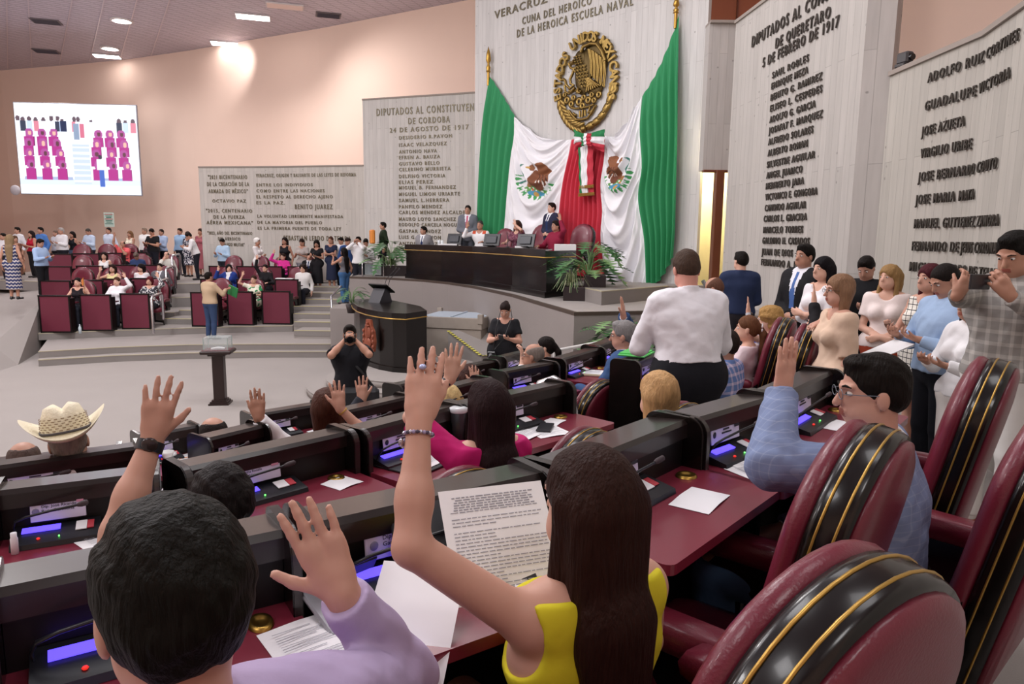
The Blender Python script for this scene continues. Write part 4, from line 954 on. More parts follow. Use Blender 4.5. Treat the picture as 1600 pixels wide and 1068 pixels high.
# ---------------------------------------------------------------- desks of the near rows
plate_m = M('name_plate', 'd9d2ea', .5); ink = M('ink', '2a2a34', .6); blue_lcd = M('console_display', '4a3cf0', .3, emit='5a48ff', estr=1.6)
red_led = M('red_key', 'c0302c', .4, emit='ff3020', estr=.6); green_led = M('green_led', '40ff60', .4, emit='60ff60', estr=3); plast = M('console_plastic', '1b1c22', .35)
cap_m = M('parapet_top', '1e1513', .3, noise=.25, nscale=5, coat=.25, stretch=(1, 6, 6)); edge_m = M('panel_edge', '2e2826', .3, coat=.3)
top_m = M('desk_top_burgundy', '7a2738', .32, noise=.05, nscale=5, coat=.2)
def arc(cx, cy, r, a0, a1, n=6): return [(cx+r*math.cos(a0+(a1-a0)*i/n), cy+r*math.sin(a0+(a1-a0)*i/n)) for i in range(n+1)]
DW = .78
def make_desk(label, detail=1):
    t = empty('delegate_desk', (0, 0, 0), 0, label, 'desk', 'delegate desks of the near rows')
    # end panels: tall, rounded at the seat side
    prof = [(.075, 0), (.075, 1.0)]+arc(.035, 1.02, .04, 0, PI/2, 4)+arc(-.095, 1.0, .06, PI/2, PI, 6)+[(-.155, .78), (-.155, 0)]
    for sx in (0, 1):
        x0 = .004 if sx == 0 else DW-.036
        mb = MB(); mb.prism(prof, x0, x0+.032, 0, 'x'); mb.prism([(y*1.0, z) for y, z in arc(-.095, 1.0, .0625, PI/2*1.05, PI, 6)]+[(-.1575, .05), (-.145, .05), (-.145, .98)], x0+.004, x0+.028, 1, 'x'); mb.build('side_panel', [black_l, edge_m], t)
    mb = MB(); mb.box((DW/2, .045, .49), (DW-.075, .03, .98)); mb.build('front_panel', black_m, t)
    mb = MB(); mb.prism([(.078, .985), (.078, 1.02), (.06, 1.035), (-.085, 1.05), (-.098, 1.035), (-.098, .985)], .036, DW-.036, 0, 'x'); mb.build('top_rail', cap_m, t)
    mb = MB(); mb.box((DW/2, -.072, .865), (DW-.075, .02, .24)); mb.build('inner_panel', black_m, t)
    # worktop, wider towards the seat
    mb = MB(); out = [(.036, -.082), (.036, -.16), (.012, -.16), (.012, -.39)]+arc(.04, -.42, .028, PI, 1.5*PI, 4)[0:]+arc(DW-.04, -.42, .028, 1.5*PI, 2*PI, 4)+[(DW-.012, -.16), (DW-.036, -.16), (DW-.036, -.082)]
    mb.prism(out, .845, .875); mb.build('worktop', top_m, t)
    mb = MB(); mb.box((.06, -.25, .42), (.03, .2, .84)); mb.box((DW-.06, -.25, .42), (.03, .2, .84)); mb.box((DW/2, -.18, .5), (DW-.15, .02, .42)); mb.build('support_panel', black_m, t)
    # grommet
    MB().lathe([(.0, .749), (.018, .749), (.022, .754), (.034, .754), (.038, .746)], (DW-.13, -.15, .13), 20).build('cable_grommet', brass, t)
    # name plate, leaning on the inner panel
    R = Matrix.Rotation(-.12, 3, 'X'); pl = MB().box((.29, -.095, .962), (.25, .006, .068), bev=.002, rot=R).build('name_plate', plate_m, t)
    if detail == 1:
        m2 = MB(); 
        for k, (x0, w) in enumerate(((.235, .05), (.225, .085), (.24, .06))): m2.box((x0+w/2+.03, -.0995+.001*k, .978-k*.014), (w, .002, .006 if k < 2 else .003), rot=R)
        m2.ell((.19, -.1, .965), (.013, .002, .013), 10); m2.box((.385, -.1, .98), (.04, .002, .01), rot=R); m2.build('print', ink, pl, kind='stuff')
    # delegate console: wedge with display, keys, label; microphone
    cs = MB().prism([(-.085, .876), (-.085, .915), (-.20, .892), (-.205, .876)], .09, .48, 0, 'x').build('microphone_console', plast, t)
    sl = math.atan2(.028, .115); Rc = Matrix.Rotation(sl, 3, 'X')
    zc_ = lambda y: .92+(y+.085)*.243+.002
    MB().box((.215, -.125, zc_(-.125)), (.17, .028, .004), rot=Rc).build('display', blue_lcd, cs)
    MB().ell((.21, -.178, zc_(-.178)), (.009, .006, .004), 8).build('key', red_led, cs); MB().ell((.30, -.178, zc_(-.178)), (.004, .004, .003), 8).build('led', green_led, cs)
    MB().box((.395, -.135, zc_(-.135)), (.05, .05, .003), rot=Rc).build('sticker', white_p, cs); MB().box((.437, -.135, zc_(-.135)), (.03, .045, .003), rot=Rc).build('sticker', M('red_label', 'c03c48', .5), cs)
    mb = MB(); mb.tube([(.10, -.115, .90), (.097, -.13, .93), (.11, -.145, .955), (.16, -.155, .97), (.28, -.165, .985), (.40, -.172, .995)], .0045, 8); mic = mb.build('microphone_arm', plast, t)
    MB().tube([(.39, -.171, .994), (.41, -.173, .997), (.435, -.175, 1.0), (.44, -.175, 1.001)], [.006, .010, .0095, .005], 10).build('microphone_head', M('mic_foam', '3c3034', .7), mic)
    return t
proto_desk = make_desk('delegate desk', 1)
UN = {'R1': [((-25, 894), (452, 801), 'U0'), ((452, 801), (833, 722), 'U1'), ((833, 724), (1047, 645), 'U2'), ((1047, 648), (1182, 611), 'U3'), ((1184, 613), (1275, 574), 'U4')],
      'R2': [((-8, 755), (256, 724), 'V0'), ((262, 724), (536, 665), 'V1'), ((538, 668), (700, 627), 'V2'), ((702, 629), (873, 593), 'V3'), ((968, 563), (1038, 540), 'V5')],
      'R3': [((-60, 727), (225, 688), 'T0'), ((303, 681), (402, 658), 'T1'), ((516, 640), (632, 614), 'T2'), ((634, 616), (752, 587), 'T3'), ((770, 579), (856, 563), 'T4'), ((859, 560), (927, 541), 'T5'), ((918, 540), (960, 525), 'T6')],
      'R4': [((-40, 718), (195, 693), 'S1'), ((208, 676), (305, 659), 'S2'), ((380, 645), (498, 626), 'S3'), ((606, 600), (692, 581), 'S4'), ((698, 574), (766, 561), 'S5'), ((772, 557), (822, 545), 'S6')]}
RZ = {'R1': 1.3, 'R2': 1.1, 'R3': .9, 'R4': .7}
DLAB = {'U0': 'black desk in front of the man in the lilac shirt', 'U1': 'black desk before the woman in yellow, covered by an open folder of papers', 'U2': 'black desk with burgundy top and one white card, right of the woman in yellow', 'U3': 'black desk with papers and a blue phone before the man in the grey-blue jacket',
 'U4': 'black desk at the right end of the nearest row, with a blank white card', 'V0': 'black desk at the left edge with a white marker and one printed sheet', 'V1': 'black desk with an orange pencil and a white card, behind the dark-haired man', 'V2': 'black desk with open black folder left of the woman in pink', 'V3': 'black desk with loose sheets, right of the woman in pink',
 'V5': 'black desk end with a bright green folder on top', 'T0': 'black desk just beyond the straw hat', 'T1': 'black desk beyond the dark-haired man, left of the bracelet arm', 'T2': 'black desk with name plate in front of the arm with gold bracelet', 'T3': 'black desk behind the raised hand with the bead bracelet', 'T4': 'black desk beyond the woman in pink, with thin bent microphone', 'T5': 'black desk with files where the man in the dark blue suit sits', 'T6': 'farthest black desk below the potted plants',
 'S1': 'farthest black desk at the left edge, in front of the straw hat', 'S2': 'black desk by the balding head, with coffee cup', 'S3': 'short black desk beside the raised hand with white cuff', 'S4': 'black desk partly behind the raised hand wearing a ring', 'S5': 'black desk in front of the woman in blue floral blouse', 'S6': 'black desk in front of the standing woman in black'}
DESK = {}
first = True
for row, us in UN.items():
    z = RZ[row]
    for (a, b, nm) in us:
        A = Vector(atZ(*a, z+1.05)); B = Vector(atZ(*b, z+1.05)); d = B-A; Wd = d.length
        t = proto_desk if first else copy_tree(proto_desk); first = False
        t.location = (A.x, A.y, z); t.rotation_euler = (0, 0, math.atan2(d.y, d.x)); t.scale = ((Wd-.012)/DW, 1, 1); t['label'] = DLAB[nm]
        DESK[nm] = dict(A=A, W=Wd, rz=math.atan2(d.y, d.x), z=z, o=t)
def on_desk(nm, u, y, dz=.745):
    """point on a desk: u = fraction of the width, y towards the seat negative"""
    if .7 < dz < .86: dz += .13
    D = DESK[nm]; c, s = math.cos(D['rz']), math.sin(D['rz']); x = u*D['W']
    return (D['A'].x+c*x-s*y, D['A'].y+s*x+c*y, D['z']+dz)
# readable print on three plates
def plate_text(nm, lines, size=.016):
    D = DESK[nm]; par = [c for c in D['o'].children if c.name.startswith('name_plate')][0]
    for c in list(par.children): bpy.data.objects.remove(c)
    k0 = D['o'].scale[0]
    for i, (tx, sz, x0) in enumerate(lines):
        me, V = text_mesh(tx, .0, .012); out = np.empty_like(V); w = V[:, 0].max()
        out[:, 0] = x0+V[:, 0]*sz/k0; zz = .974-i*.0155+V[:, 1]*sz*.9; out[:, 2] = zz; out[:, 1] = -.0985-(zz-.962)*-.12-.0008
        me.vertices.foreach_set('co', out.ravel()); me.materials.clear(); me.materials.append(ink); obj('print', me, par)
    m = MB().ell((.19, -.0995, .964), (.011/k0, .0015, .012), 12).build('emblem_print', M('plate_grey', '8a86a0', .6), par)
    MB().box((.39, -.0975, .985), (.032, .002, .009), rot=Matrix.Rotation(-.12, 3, 'X')).build('emblem_print', M('plate_pink', 'd090a8', .6), par)
plate_text('U1', [('Dip. Imelda', .016, .215), ('Garrido Alvarez', .0165, .215)]); plate_text('V0', [('Dip. José Ricardo', .0145, .215), ('Ruiz Carmona', .0165, .215)]); plate_text('V1', [('Dip. Bertha Rosalía', .0145, .215), ('Ahued Malpica', .0165, .215)])
# ---------------------------------------------------------------- chairs
def arch(w, h, n=12, k=1.0):
    r = w/2; return [(-r, 0), (-r, (h-r*k)*.5), (-r, h-r*k)]+[(-r*math.cos(PI*i/n), h-r*k+r*k*math.sin(PI*i/n)) for i in range(1, n)]+[(r, h-r*k), (r, (h-r*k)*.5), (r, 0)]
def make_chair(name, label, group, far=False, hh=.85, w=.54):
    t = empty(name, (0, 0, 0), 0, label, 'chair', group); n = 8 if far else 20
    Rb = Matrix.Rotation(.21, 3, 'X'); O = Vector((0, -.24, .40))
    def P(x, y, z): return tuple(O+Rb @ Vector((x, y, z)))
    A = arch(w, hh, n, .95)
    def shell(prof, mi=0):
        """prof: (scale inset m, y) rings"""
        V = []; F = []; m = len(A)
        cx, cz = 0, hh*.5
        for ins, y in prof:
            for x, z in A:
                L = math.hypot(x, z-cz); f = max(0, 1-ins/max(L, 1e-3)); V.append(P(x*f, y, cz+(z-cz)*f))
        for i in range(len(prof)-1):
            for j in range(m): k = (j+1) % m; F.append((i*m+j, i*m+k, (i+1)*m+k, (i+1)*m+j))
        F.append(tuple(range(m))[::-1]); F.append(tuple(range((len(prof)-1)*m, len(prof)*m)))
        return V, F
    V, F = shell([(.0, -.045), (-.006, -.03), (-.006, .03), (0, .045)]); mb = MB(); mb.add(V, F, 0, True); band = mb.build('edge_band', black_l, t)
    V, F = shell([(.008, .043), (.0, .07), (.006, .085), (.035, .10), (.10, .112), (.18, .118)]); MB().add(V, F, 0, True).build('front_cushion', leather, t)
    V, F = shell([(.010, -.043), (.012, -.058), (.04, -.070), (.12, -.078), (.2, -.08)]); MB().add(V, F, 0, True).build('back_panel', leather, t)
    if not far:
        for yy in (-.02, .02):
            mb = MB(); mb.tube([P(x*1.024, yy, hh*.5+(z-hh*.5)*1.014) for x, z in A], .0034, 6); mb.build('gold_stripe', gold, band)
    mb = MB()
    V, F = [], []
    m = 16 if not far else 10
    for k, (s, z) in enumerate(((.90, .36), (1, .375), (1.0, .43), (.96, .465), (.80, .482), (.4, .49))):
        for i in range(m):
            a = 2*PI*i/m; q = (abs(math.cos(a))**.45*math.copysign(1, math.cos(a)), abs(math.sin(a))**.45*math.copysign(1, math.sin(a))); V.append((q[0]*.275*s, q[1]*.265*s+.03, z))
    F = [(k*m+i, k*m+(i+1) % m, (k+1)*m+(i+1) % m, (k+1)*m+i) for k in range(5) for i in range(m)]+[tuple(range(m))[::-1], tuple(range(5*m, 6*m))]
    mb.add(V, F, 0, True); mb.build('seat', leather, t)
    for sx in (-1, 1):
        mb = MB(); x = sx*.31
        prof = [(-.20, .665), (-.20, .70), (-.17, .722), (.10, .725), (.165, .712), (.185, .68), (.175, .645), (.12, .635), (-.17, .635)]
        Vs = []; 
        for xx, f in ((-.045, .8), (-.03, 1), (.03, 1), (.045, .8)):
            Vs += [(x+xx, -.01+(y+.01)*(.97 if f < 1 else 1), .68+(z-.68)*f) for y, z in prof]
        q = len(prof); Fs = [(i*q+j, i*q+(j+1) % q, (i+1)*q+(j+1) % q, (i+1)*q+j) for i in range(3) for j in range(q)]+[tuple(range(q))[::-1], tuple(range(3*q, 4*q))]
        mb.add(Vs, Fs, 0, True); a_ = mb.build('armrest', leather, t)
        m2 = MB(); m2.prism([(-.24, .40), (-.25, .70), (-.20, .655), (.12, .64), (.15, .60), (.02, .56), (-.06, .44), (-.02, .385), (-.2, .385)], x-.02, x+.02, 0, 'x'); m2.build('arm_bracket', black_l, a_ if False else t)
    mb = MB(); mb.tube([(0, 0, .08), (0, 0, .37)], .03, 10); mb.build('gas_column', plast, t)
    mb = MB()
    for i in range(5):
        a = 2*PI*i/5+.3; mb.tube([(0, 0, .11), (.29*math.cos(a), .29*math.sin(a), .075)], [.028, .016], 8); mb.ell((.29*math.cos(a), .29*math.sin(a), .035), (.03, .03, .034), 8)
    mb.build('star_base', black_l, t)
    return t
CH = make_chair('delegate_chair', 'x', 'delegate chairs of the near rows')
_fc = [True]
def place_chair(x, y, z, heading, label, proto=CH, flag=_fc, sc=1.0, sz=1.0):
    t = proto if flag[0] else copy_tree(proto); flag[0] = False
    t.location = (x, y, z); t.rotation_euler = (0, 0, (heading-90)*D2R); t.scale = (sc, sc, sz); t['label'] = label; return t
def behind(nm, u=.5, d=.95):
    p = on_desk(nm, u, -d, 0); D = DESK[nm]; return p[0], p[1], D['z'], D['rz']/D2R+90
for nm, u, d, lab, dh in (('U0', .5, .72, 'burgundy leather chair of the man in the lilac shirt', 0), ('U1', .72, .70, 'large burgundy chair back with gold-lined edge, lowest in the picture, behind the woman in yellow', 0),
    ('U2', .44, .41, 'empty burgundy leather chair with its seat in view, right of the woman in yellow', 0), ('U3', .5, .73, 'burgundy chair cut by the right edge, behind the man in the grey-blue jacket', 0), ('U4', .5, .40, 'burgundy chair below the man filming with a phone', 0),
    ('V0', .92, .6, 'chair behind the dark-haired man, only its shiny top edge in view', 0), ('V1', .92, .6, 'burgundy chair whose curved gold-lined top shows left of the woman in pink', 0), ('V2', .95, .6, 'burgundy chair whose curved top shows right of the woman in pink', 0),
    ('V3', .95, .62, 'burgundy chair with shiny arched top right of the blonde woman', 0), ('T1', .5, .6, 'chair of the balding man in the middle of the rows', 0), ('T2', .3, .6, 'chair of the person with the gold bracelet', 0), ('T0', .6, .6, 'chair of the man in the straw hat', 0), ('T5', .6, .6, 'chair of the man in the dark blue suit', 0), ('T4', .4, .6, 'chair of the balding man reading beside the woman with the bun', 0), ('S5', .5, .6, 'chair of the woman in the blue floral blouse', 0), ('S4', .5, .6, 'chair of the blonde person beyond the ringed hand', 0)):
    x, y, z, hd = behind(nm, u, d-(.08 if nm[0] != 'U' else 0)); place_chair(x, y, z, hd+dh, lab, sc=1 if nm[0] == 'U' else .9, sz=1 if nm[0] == 'U' else .86)
for px, Y, lab in ((1152, 6.2, 'smaller burgundy chair left of the woman in the peach blouse'), (1184, 5.75, 'burgundy chair the woman in the peach blouse leans on')):
    place_chair(ray(px, 540)[0]*Y, Y, 1.1, 150, lab)
# ---------------------------------------------------------------- things on the near desks
def sheet(nm, u, y, rot, w=.215, l=.28, name='paper_sheet', label='', cat='paper', lines=True, dz=.7465, lift=0, mat=white_p, group=None):
    p = on_desk(nm, u, y*.66, dz+lift); D = DESK[nm]
    mb = MB(); n = 6
    V = [(-w/2+w*i/n, -l/2+l*j, .0008+.004*math.sin(i/n*PI)**2*(1 if lift == 0 else .5)) for j in (0, 1) for i in range(n+1)]
    V2 = [(a, b, c-.0008) for a, b, c in V]; N_ = n+1
    mb.add(V+V2, [(i, i+1, N_+i+1, N_+i) for i in range(n)]+[(2*N_+i, 3*N_+i, 3*N_+i+1, 2*N_+i+1) for i in range(n)], 0, True)
    t = mb.build(name, mat, label=label, cat=cat, group=group); t.location = p; t.rotation_euler = (0, 0, D['rz']+rot)
    if lines:
        m2 = MB(); rr = random.Random(int(u*1000)+int(w*999)); k = 0; zz = l/2-.03
        while zz > -l/2+.03:
            ww = w*(.75 if rr.random() < .7 else .45); x0 = -w*.38
            if rr.random() < .9: m2.add([(x0, zz, .0068), (x0+ww, zz, .0068), (x0+ww, zz-.0022, .0068), (x0, zz-.0022, .0068)], [(0, 1, 2, 3)])
            zz -= .009
        m2.build('print', M('print_grey', '9a9aa2', .7), t, kind='stuff')
    return t
sheet('V0', .72, -.36, .45, label='printed white sheet on the left desk beside the raised arm')
sheet('V1', .80, -.33, .15, .13, .12, 'white_card', 'small white card on the desk with the orange pencil', 'card', lines=False)
sheet('U2', .60, -.44, .1, .20, .13, 'white_card', 'white card lying on the burgundy desk right of the woman in yellow', 'card', lines=False)
sheet('U4', .45, -.33, -.1, .20, .12, 'white_card', 'blank white card on the rightmost near desk', 'card', lines=False)
sheet('U3', .26, -.50, -.35, .19, .26, label='printed sheet on top of the stack left of the blue phone', lift=.004); sheet('U3', .20, -.52, -.25, .19, .26, label='lower sheet sticking out under the printed sheet left of the blue phone')
sheet('U3', .72, -.35, -.2, .21, .32, label='white sheet under the blue phone'); sheet('U0', .96, -.46, .1, .18, .24, label='white sheet at the elbow of the man in the lilac shirt')
sheet('V3', .30, -.36, .2, .25, .2, label='wide white sheet on the desk right of the woman in pink', lift=.003); sheet('V3', .5, -.42, -.3, .2, .25, label='white sheet partly under the dark phone'); sheet('V3', .68, -.30, .3, .16, .1, 'white_card', 'small white card right of the dark phone', 'card', lines=False)
sheet('V2', .50, -.33, .1, .28, .2, label='white sheet in the open black folder left of the woman in pink', lift=.01); sheet('S2', .55, -.3, .2, .2, .16, label='sheet under the coffee saucer'); sheet('T5', .45, -.3, .3, .2, .25, label='pile of white pages before the man in the dark blue suit', lift=.02)
sheet('S3', .8, -.3, .1, .13, .1, 'white_card', 'small white card on the short desk near the white cuff', 'card', lines=False)
sheet('S6', .6, -.25, .1, .2, .2, label='white sheet held up near the balding reader', lines=False)
def thing(nm, u, y, mb, name, mats, label, cat, rot=0, dz=.746, group=None):
    o = mb.build(name, mats, label=label, cat=cat, group=group); o.location = on_desk(nm, u, y*.66 if y < -.1 else y, dz); o.rotation_euler = (0, 0, DESK[nm]['rz']+rot); return o
o = thing('U3', .62, -.44, MB().box((0, 0, .007), (.078, .155, .011), bev=.003), 'phone', M('blue_case', '3c5c90', .4), 'phone in a blue case lying on papers', 'phone', -1.1, .755); MB().box((0, 0, .0135), (.070, .147, .002)).build('screen', M('phone_glass', '101218', .1), o)
o = thing('V3', .52, -.40, MB().box((0, 0, .006), (.078, .16, .010), bev=.003), 'phone', M('phone_dark', '26262c', .3), 'dark phone on the sheets right of the woman in pink', 'phone', -1.0, .752)
o = thing('U0', 1.06, -.30, MB().box((0, 0, .02), (.085, .17, .012), bev=.004, rot=Matrix.Rotation(.3, 3, 'X')), 'phone', M('phone_silver', '9a9aa0', .3, metal=.5), 'phone with silver rim beyond the hand of the man in lilac', 'phone', .2)
o = thing('U1', .12, -.17, MB().box((0, 0, .03), (.16, .012, .10), bev=.003, rot=Matrix.Rotation(.5, 3, 'X')), 'tablet', plast, 'black tablet leaning behind the folder of the woman in yellow', 'tablet', .2)
for nm, u, y, r, lab in (('V1', .42, -.24, .05, 'orange pencil below the console on the desk with the small card'), ('U3', .78, -.20, -.12, 'orange pencil beside the brass ring, near the blue phone'), ('S2', .6, -.3, .1, 'orange pencil by the coffee cup')):
    o = thing(nm, u, y, MB().tube([(-.085, 0, .004), (.075, 0, .004)], .0038, 6), 'pencil', M('pencil_orange', 'd8893c', .5), lab, 'pencil', r, .7475, 'orange pencils'); MB().tube([(.075, 0, .004), (.09, 0, .004)], [.0038, .0006], 6).build('tip', M('pencil_tip', 'c8a888', .6), o)
o = thing('V0', .15, -.33, MB().lathe([(0, 0), (.011, 0), (.011, .05), (.009, .055), (.009, .07), (0, .07)]), 'marker', M('marker_white', 'f0eef4', .4), 'short white marker standing on the left desk', 'marker')
o = thing('S2', .35, -.27, MB().lathe([(0, .008), (.02, .008), (.036, .045), (.038, .06), (.034, .058), (.018, .014), (0, .012)]), 'coffee_cup', M('china', 'f4f4f2', .2), 'white coffee cup on a saucer', 'cup', 0, .752); MB().tube([(.03, 0, .05), (.055, 0, .045), (.05, 0, .025), (.028, 0, .022)], .004, 6).build('handle', M('china', 'f4f4f2'), o)
thing('S2', .35, -.27, MB().lathe([(0, 0), (.03, 0), (.065, .01), (.066, .013), (.03, .005), (0, .005)]), 'saucer', M('china', 'f4f4f2'), 'white saucer under the coffee cup', 'saucer')
thing('V2', .93, -.18, MB().lathe([(0, 0), (.03, 0), (.042, .14), (.044, .15)], n=20), 'travel_mug', M('mug_grey', '4a5054', .35, metal=.4), 'grey travel mug with clear lid left of the long dark hair', 'mug')
o = bpy.data.objects['travel_mug']; MB().lathe([(.044, .148), (.047, .152), (.047, .172), (.03, .175), (0, .175)], n=20).build('lid', M('clear_lid', 'cfd4d8', .2), o)
thing('V2', .45, -.33, MB().box((0, 0, .004), (.44, .26, .008), bev=.002), 'folder', M('folder_black', '1a1a1e', .6), 'open black folder under a sheet, left of the woman in pink', 'folder', .1, .7465)
thing('V5', .35, .0, MB().box((0, 0, .006), (.27, .20, .012), bev=.003).box((.02, .01, .016), (.24, .18, .006)), 'green_folder', M('green_plastic', '54c860', .4), 'bright green folder on top of a desk', 'folder', .1, 1.055)
thing('V3', .42, -.17, MB().box((0, 0, .03), (.03, .004, .06)), 'note_card', M('cream_card', 'e8e0c8', .7), 'small cream card standing by the console right of the woman in pink', 'card')
thing('T5', .45, -.3, MB().box((0, 0, .009), (.23, .28, .018), bev=.003), 'file_stack', M('file_beige', 'd8ccae', .7), 'beige file under white pages before the man in the dark blue suit', 'file', .3)
for c in list(DESK['U0']['o'].children):
    if c.name.startswith('name_plate'):
        for g_ in list(c.children): bpy.data.objects.remove(g_)
        bpy.data.objects.remove(c)
# the open folder and the printed pages of the woman in yellow
o = thing('U1', .50, -.30, MB().box((0, 0, 0), (.33, .24, .008), bev=.003, rot=Matrix.Rotation(.62, 3, 'X')), 'document_folder', M('folder_black', '1a1a1e'), 'open black folder propped up before the woman in yellow', 'folder', -.35, .84)
def page(nm, u, y, dz, rx, rz, w, l, label, txt=True, curl=.02):
    mb = MB(); n = 8; V = []
    for j in range(n+1):
        for i in range(n+1):
            a = i/n-.5; b = j/n-.5; V.append((a*w, b*l, curl*(b*2)**2*(1 if b < 0 else -.2)))
    F = [(j*(n+1)+i, j*(n+1)+i+1, (j+1)*(n+1)+i+1, (j+1)*(n+1)+i) for j in range(n) for i in range(n)]; mb.add(V, F, 0, True)
    t = mb.build('printed_page', white_p, label=label, cat='paper'); t.location = on_desk(nm, u, y*.8, dz); t.rotation_euler = (Matrix.Rotation(DESK[nm]['rz']+rz, 3, 'Z') @ Matrix.Rotation(rx, 3, 'X')).to_euler()
    if txt:
        m2 = MB(); rr = random.Random(4); zz = l/2-.02; k = 0
        while zz > -l/2+.02:
            c = k < 6; ww = w*(.8-.1*rr.random()) if c else w*(.85 if rr.random() < .7 else .4); x0 = -ww/2 if c else -w*.42
            x = x0
            while x < x0+ww-.008:
                L = rr.uniform(.006, .02); L = min(L, x0+ww-x); hz = .0016 if not c else .0022
                if not (k in (7, 11) ): m2.add([(x, zz, .0016), (x+L, zz, .0016), (x+L, zz-hz*1.4, .0016), (x, zz-hz*1.4, .0016)], [(0, 1, 2, 3)])
                x += L+.003
            zz -= .0062 if c else .0085; k += 1
        m2.build('print', M('print_grey', '9a9aa2', .7), t, kind='stuff')
    return t
page('U1', .60, -.34, .97, .85, -.25, .27, .30, 'printed page held up in front of the woman in yellow', True, -.004)
page('U1', .20, -.44, .90, .60, -.75, .19, .27, 'blank white page hanging from the desk under the raised arm', False, .0)
page('U1', .70, -.52, .765, .05, -.3, .2, .26, 'white page lying on the desk beside the yellow top', False, .0)
# tube handrail at the aisle
MB().tube([on_desk('V3', 1.07, .25, .1), on_desk('V3', 1.07, .25, .88), on_desk('V3', 1.08, .2, .98), on_desk('V3', 1.08, .1, 1.02), on_desk('V3', 1.08, -.02, .98), on_desk('V3', 1.08, -.06, .86), on_desk('V3', 1.08, -.06, .0)], .035, 14).build('aisle_handrail', steel, label='curved steel handrail at the end of the middle row', cat='handrail')
MB().tube([on_desk('T2', -.1, .0, 0), on_desk('T2', -.1, .0, .9), on_desk('T2', -.12, -.1, 1.0), on_desk('T2', -.12, -.3, 1.0), on_desk('T2', -.12, -.38, .9), on_desk('T2', -.12, -.38, 0)], .022, 12).build('aisle_handrail', steel, label='small curved steel handrail left of the gold bracelet', cat='handrail')
# ---------------------------------------------------------------- the tiers across the hall: desks and chairs
def make_tier_desk():
    t = empty('tier_desk', (0, 0, 0), 0, 'x', 'desk', 'burgundy-fronted desks across the hall'); w, h, d = .78, .95, .42
    MB().box((0, .0, h/2), (w-.05, .025, h-.05)).build('front_panel', burg_p, t)
    mb = MB(); mb.box((-w/2+.02, .0, h/2), (.035, .05, h)); mb.box((w/2-.02, .0, h/2), (.035, .05, h)); mb.box((0, 0, h-.015), (w, .06, .03)); mb.box((0, 0, .02), (w-.07, .045, .04)); mb.build('frame', black_m, t)
    for s in (-1, 1): MB().box((s*(w/2-.02), .13+.01, h*.46), (.03, .2, h*.92)).build('side_panel', black_m, t)
    MB().box((0, .27, .73), (w-.06, .46, .03)).build('worktop', burg, t)
    return t
TD = make_tier_desk(); _t = [True]
FC = make_chair('tier_chair', 'x', 'burgundy chairs across the hall', far=True, hh=.86, w=.60); _f2 = [True]
ROWS = [(.47, [(84, 461, 47), (148.5, 459.5, 47), (210, 458, 44), (319, 456, 44), (374.5, 454.8, 41), (431, 454.2, 46)], 'front'),
        (.73, [(86, 437.8, 46), (137, 436.8, 46), (182, 435, 42), (226, 434, 42), (333, 431.6, 41), (389, 431, 40), (447.5, 430, 37)], 'second'),
        (1.02, [(90, 415.5, 41), (140, 414.5, 40), (191, 413.2, 40), (237, 413.2, 38), (343, 411.6, 34), (387, 410.6, 36), (424, 410, 34), (465, 409.6, 32)], 'third'),
        (1.34, [(92, 396, 40), (134, 395.4, 41), (172.5, 394.5, 36), (210, 393.6, 38)], 'back')]
SEAT = {}
for r, (z, lst, rn) in enumerate(ROWS):
    for k, (px, py, w) in enumerate(lst):
        x, y, _ = atZ(px, py, z+.95)
        if px > 270 and r: yc = (0, 20.7, 22.7)[r]+.12*k-.5; x, y = ray(px, py)[0]*min(y, yc), min(y, yc)
        t = TD if _t[0] else copy_tree(TD); _t[0] = False
        ang = math.atan2(-x*.25, y)*.6
        t.location = (x, y, z); t.rotation_euler = (0, 0, -ang*.0+.10*(1 if px < 270 else -.2)); wd = w*y/FOC*1.0; t.scale = (wd/.78, 1, 1)
        side = 'left of the aisle stairs' if px < 270 else 'right of the aisle stairs'; n = k+1 if px < 270 else k+1-sum(1 for q in lst if q[0] < 270)
        t['label'] = 'burgundy-fronted desk, %s from the left in the %s row %s' % (('first', 'second', 'third', 'fourth')[n-1], rn, side)
        SEAT[(r, k)] = (x, y, z, px)
        c = FC if _f2[0] else copy_tree(FC); _f2[0] = False
        dx = .10 if px < 270 else .02
        c.location = (x-.1+dx, y+.98, z); c.rotation_euler = (0, 0, PI+(.08 if px < 270 else -.1)); c['label'] = 'burgundy leather chair behind the %s desk of the %s row %s' % (('first', 'second', 'third', 'fourth')[n-1], rn, side)
for (px, py, z, lab) in ((97, 380, 1.38, 0), ):
    pass
# small flag and bottle on the tiers
x, y, z, _ = SEAT[(0, 1)]
fl = empty('table_flag', (x-.33, y+.1, z+.95), 0, 'small orange table flag on a thin pole on the front desk', 'flag'); MB().tube([(0, 0, 0), (0, 0, .42)], .006, 6).build('pole', brass, fl); MB().prism([(0, .42), (-.05, .35), (-.05, .2), (0, .24)], -.004, .004, axis='y').build('cloth', M('flag_orange', 'd8843c', .7), fl)
x, y, z, _ = SEAT[(0, 0)]; MB().lathe([(0, 0), (.035, 0), (.036, .14), (.012, .2), (.012, .23), (0, .23)]).build('water_bottle', M('clear_plastic', 'c4d4dc', .15), label='clear water bottle on the floor beside the leftmost front desk', cat='bottle').location = (x+.62, y-.05, z)
x, y, z, _ = SEAT[(1, 6)]; MB().box((0, 0, .01), (.5, .2, .02)).build('paper_stack', white_p, label='white papers on the desk of the man with glasses', cat='paper').location = (x-.1, y+.15, z+.95)
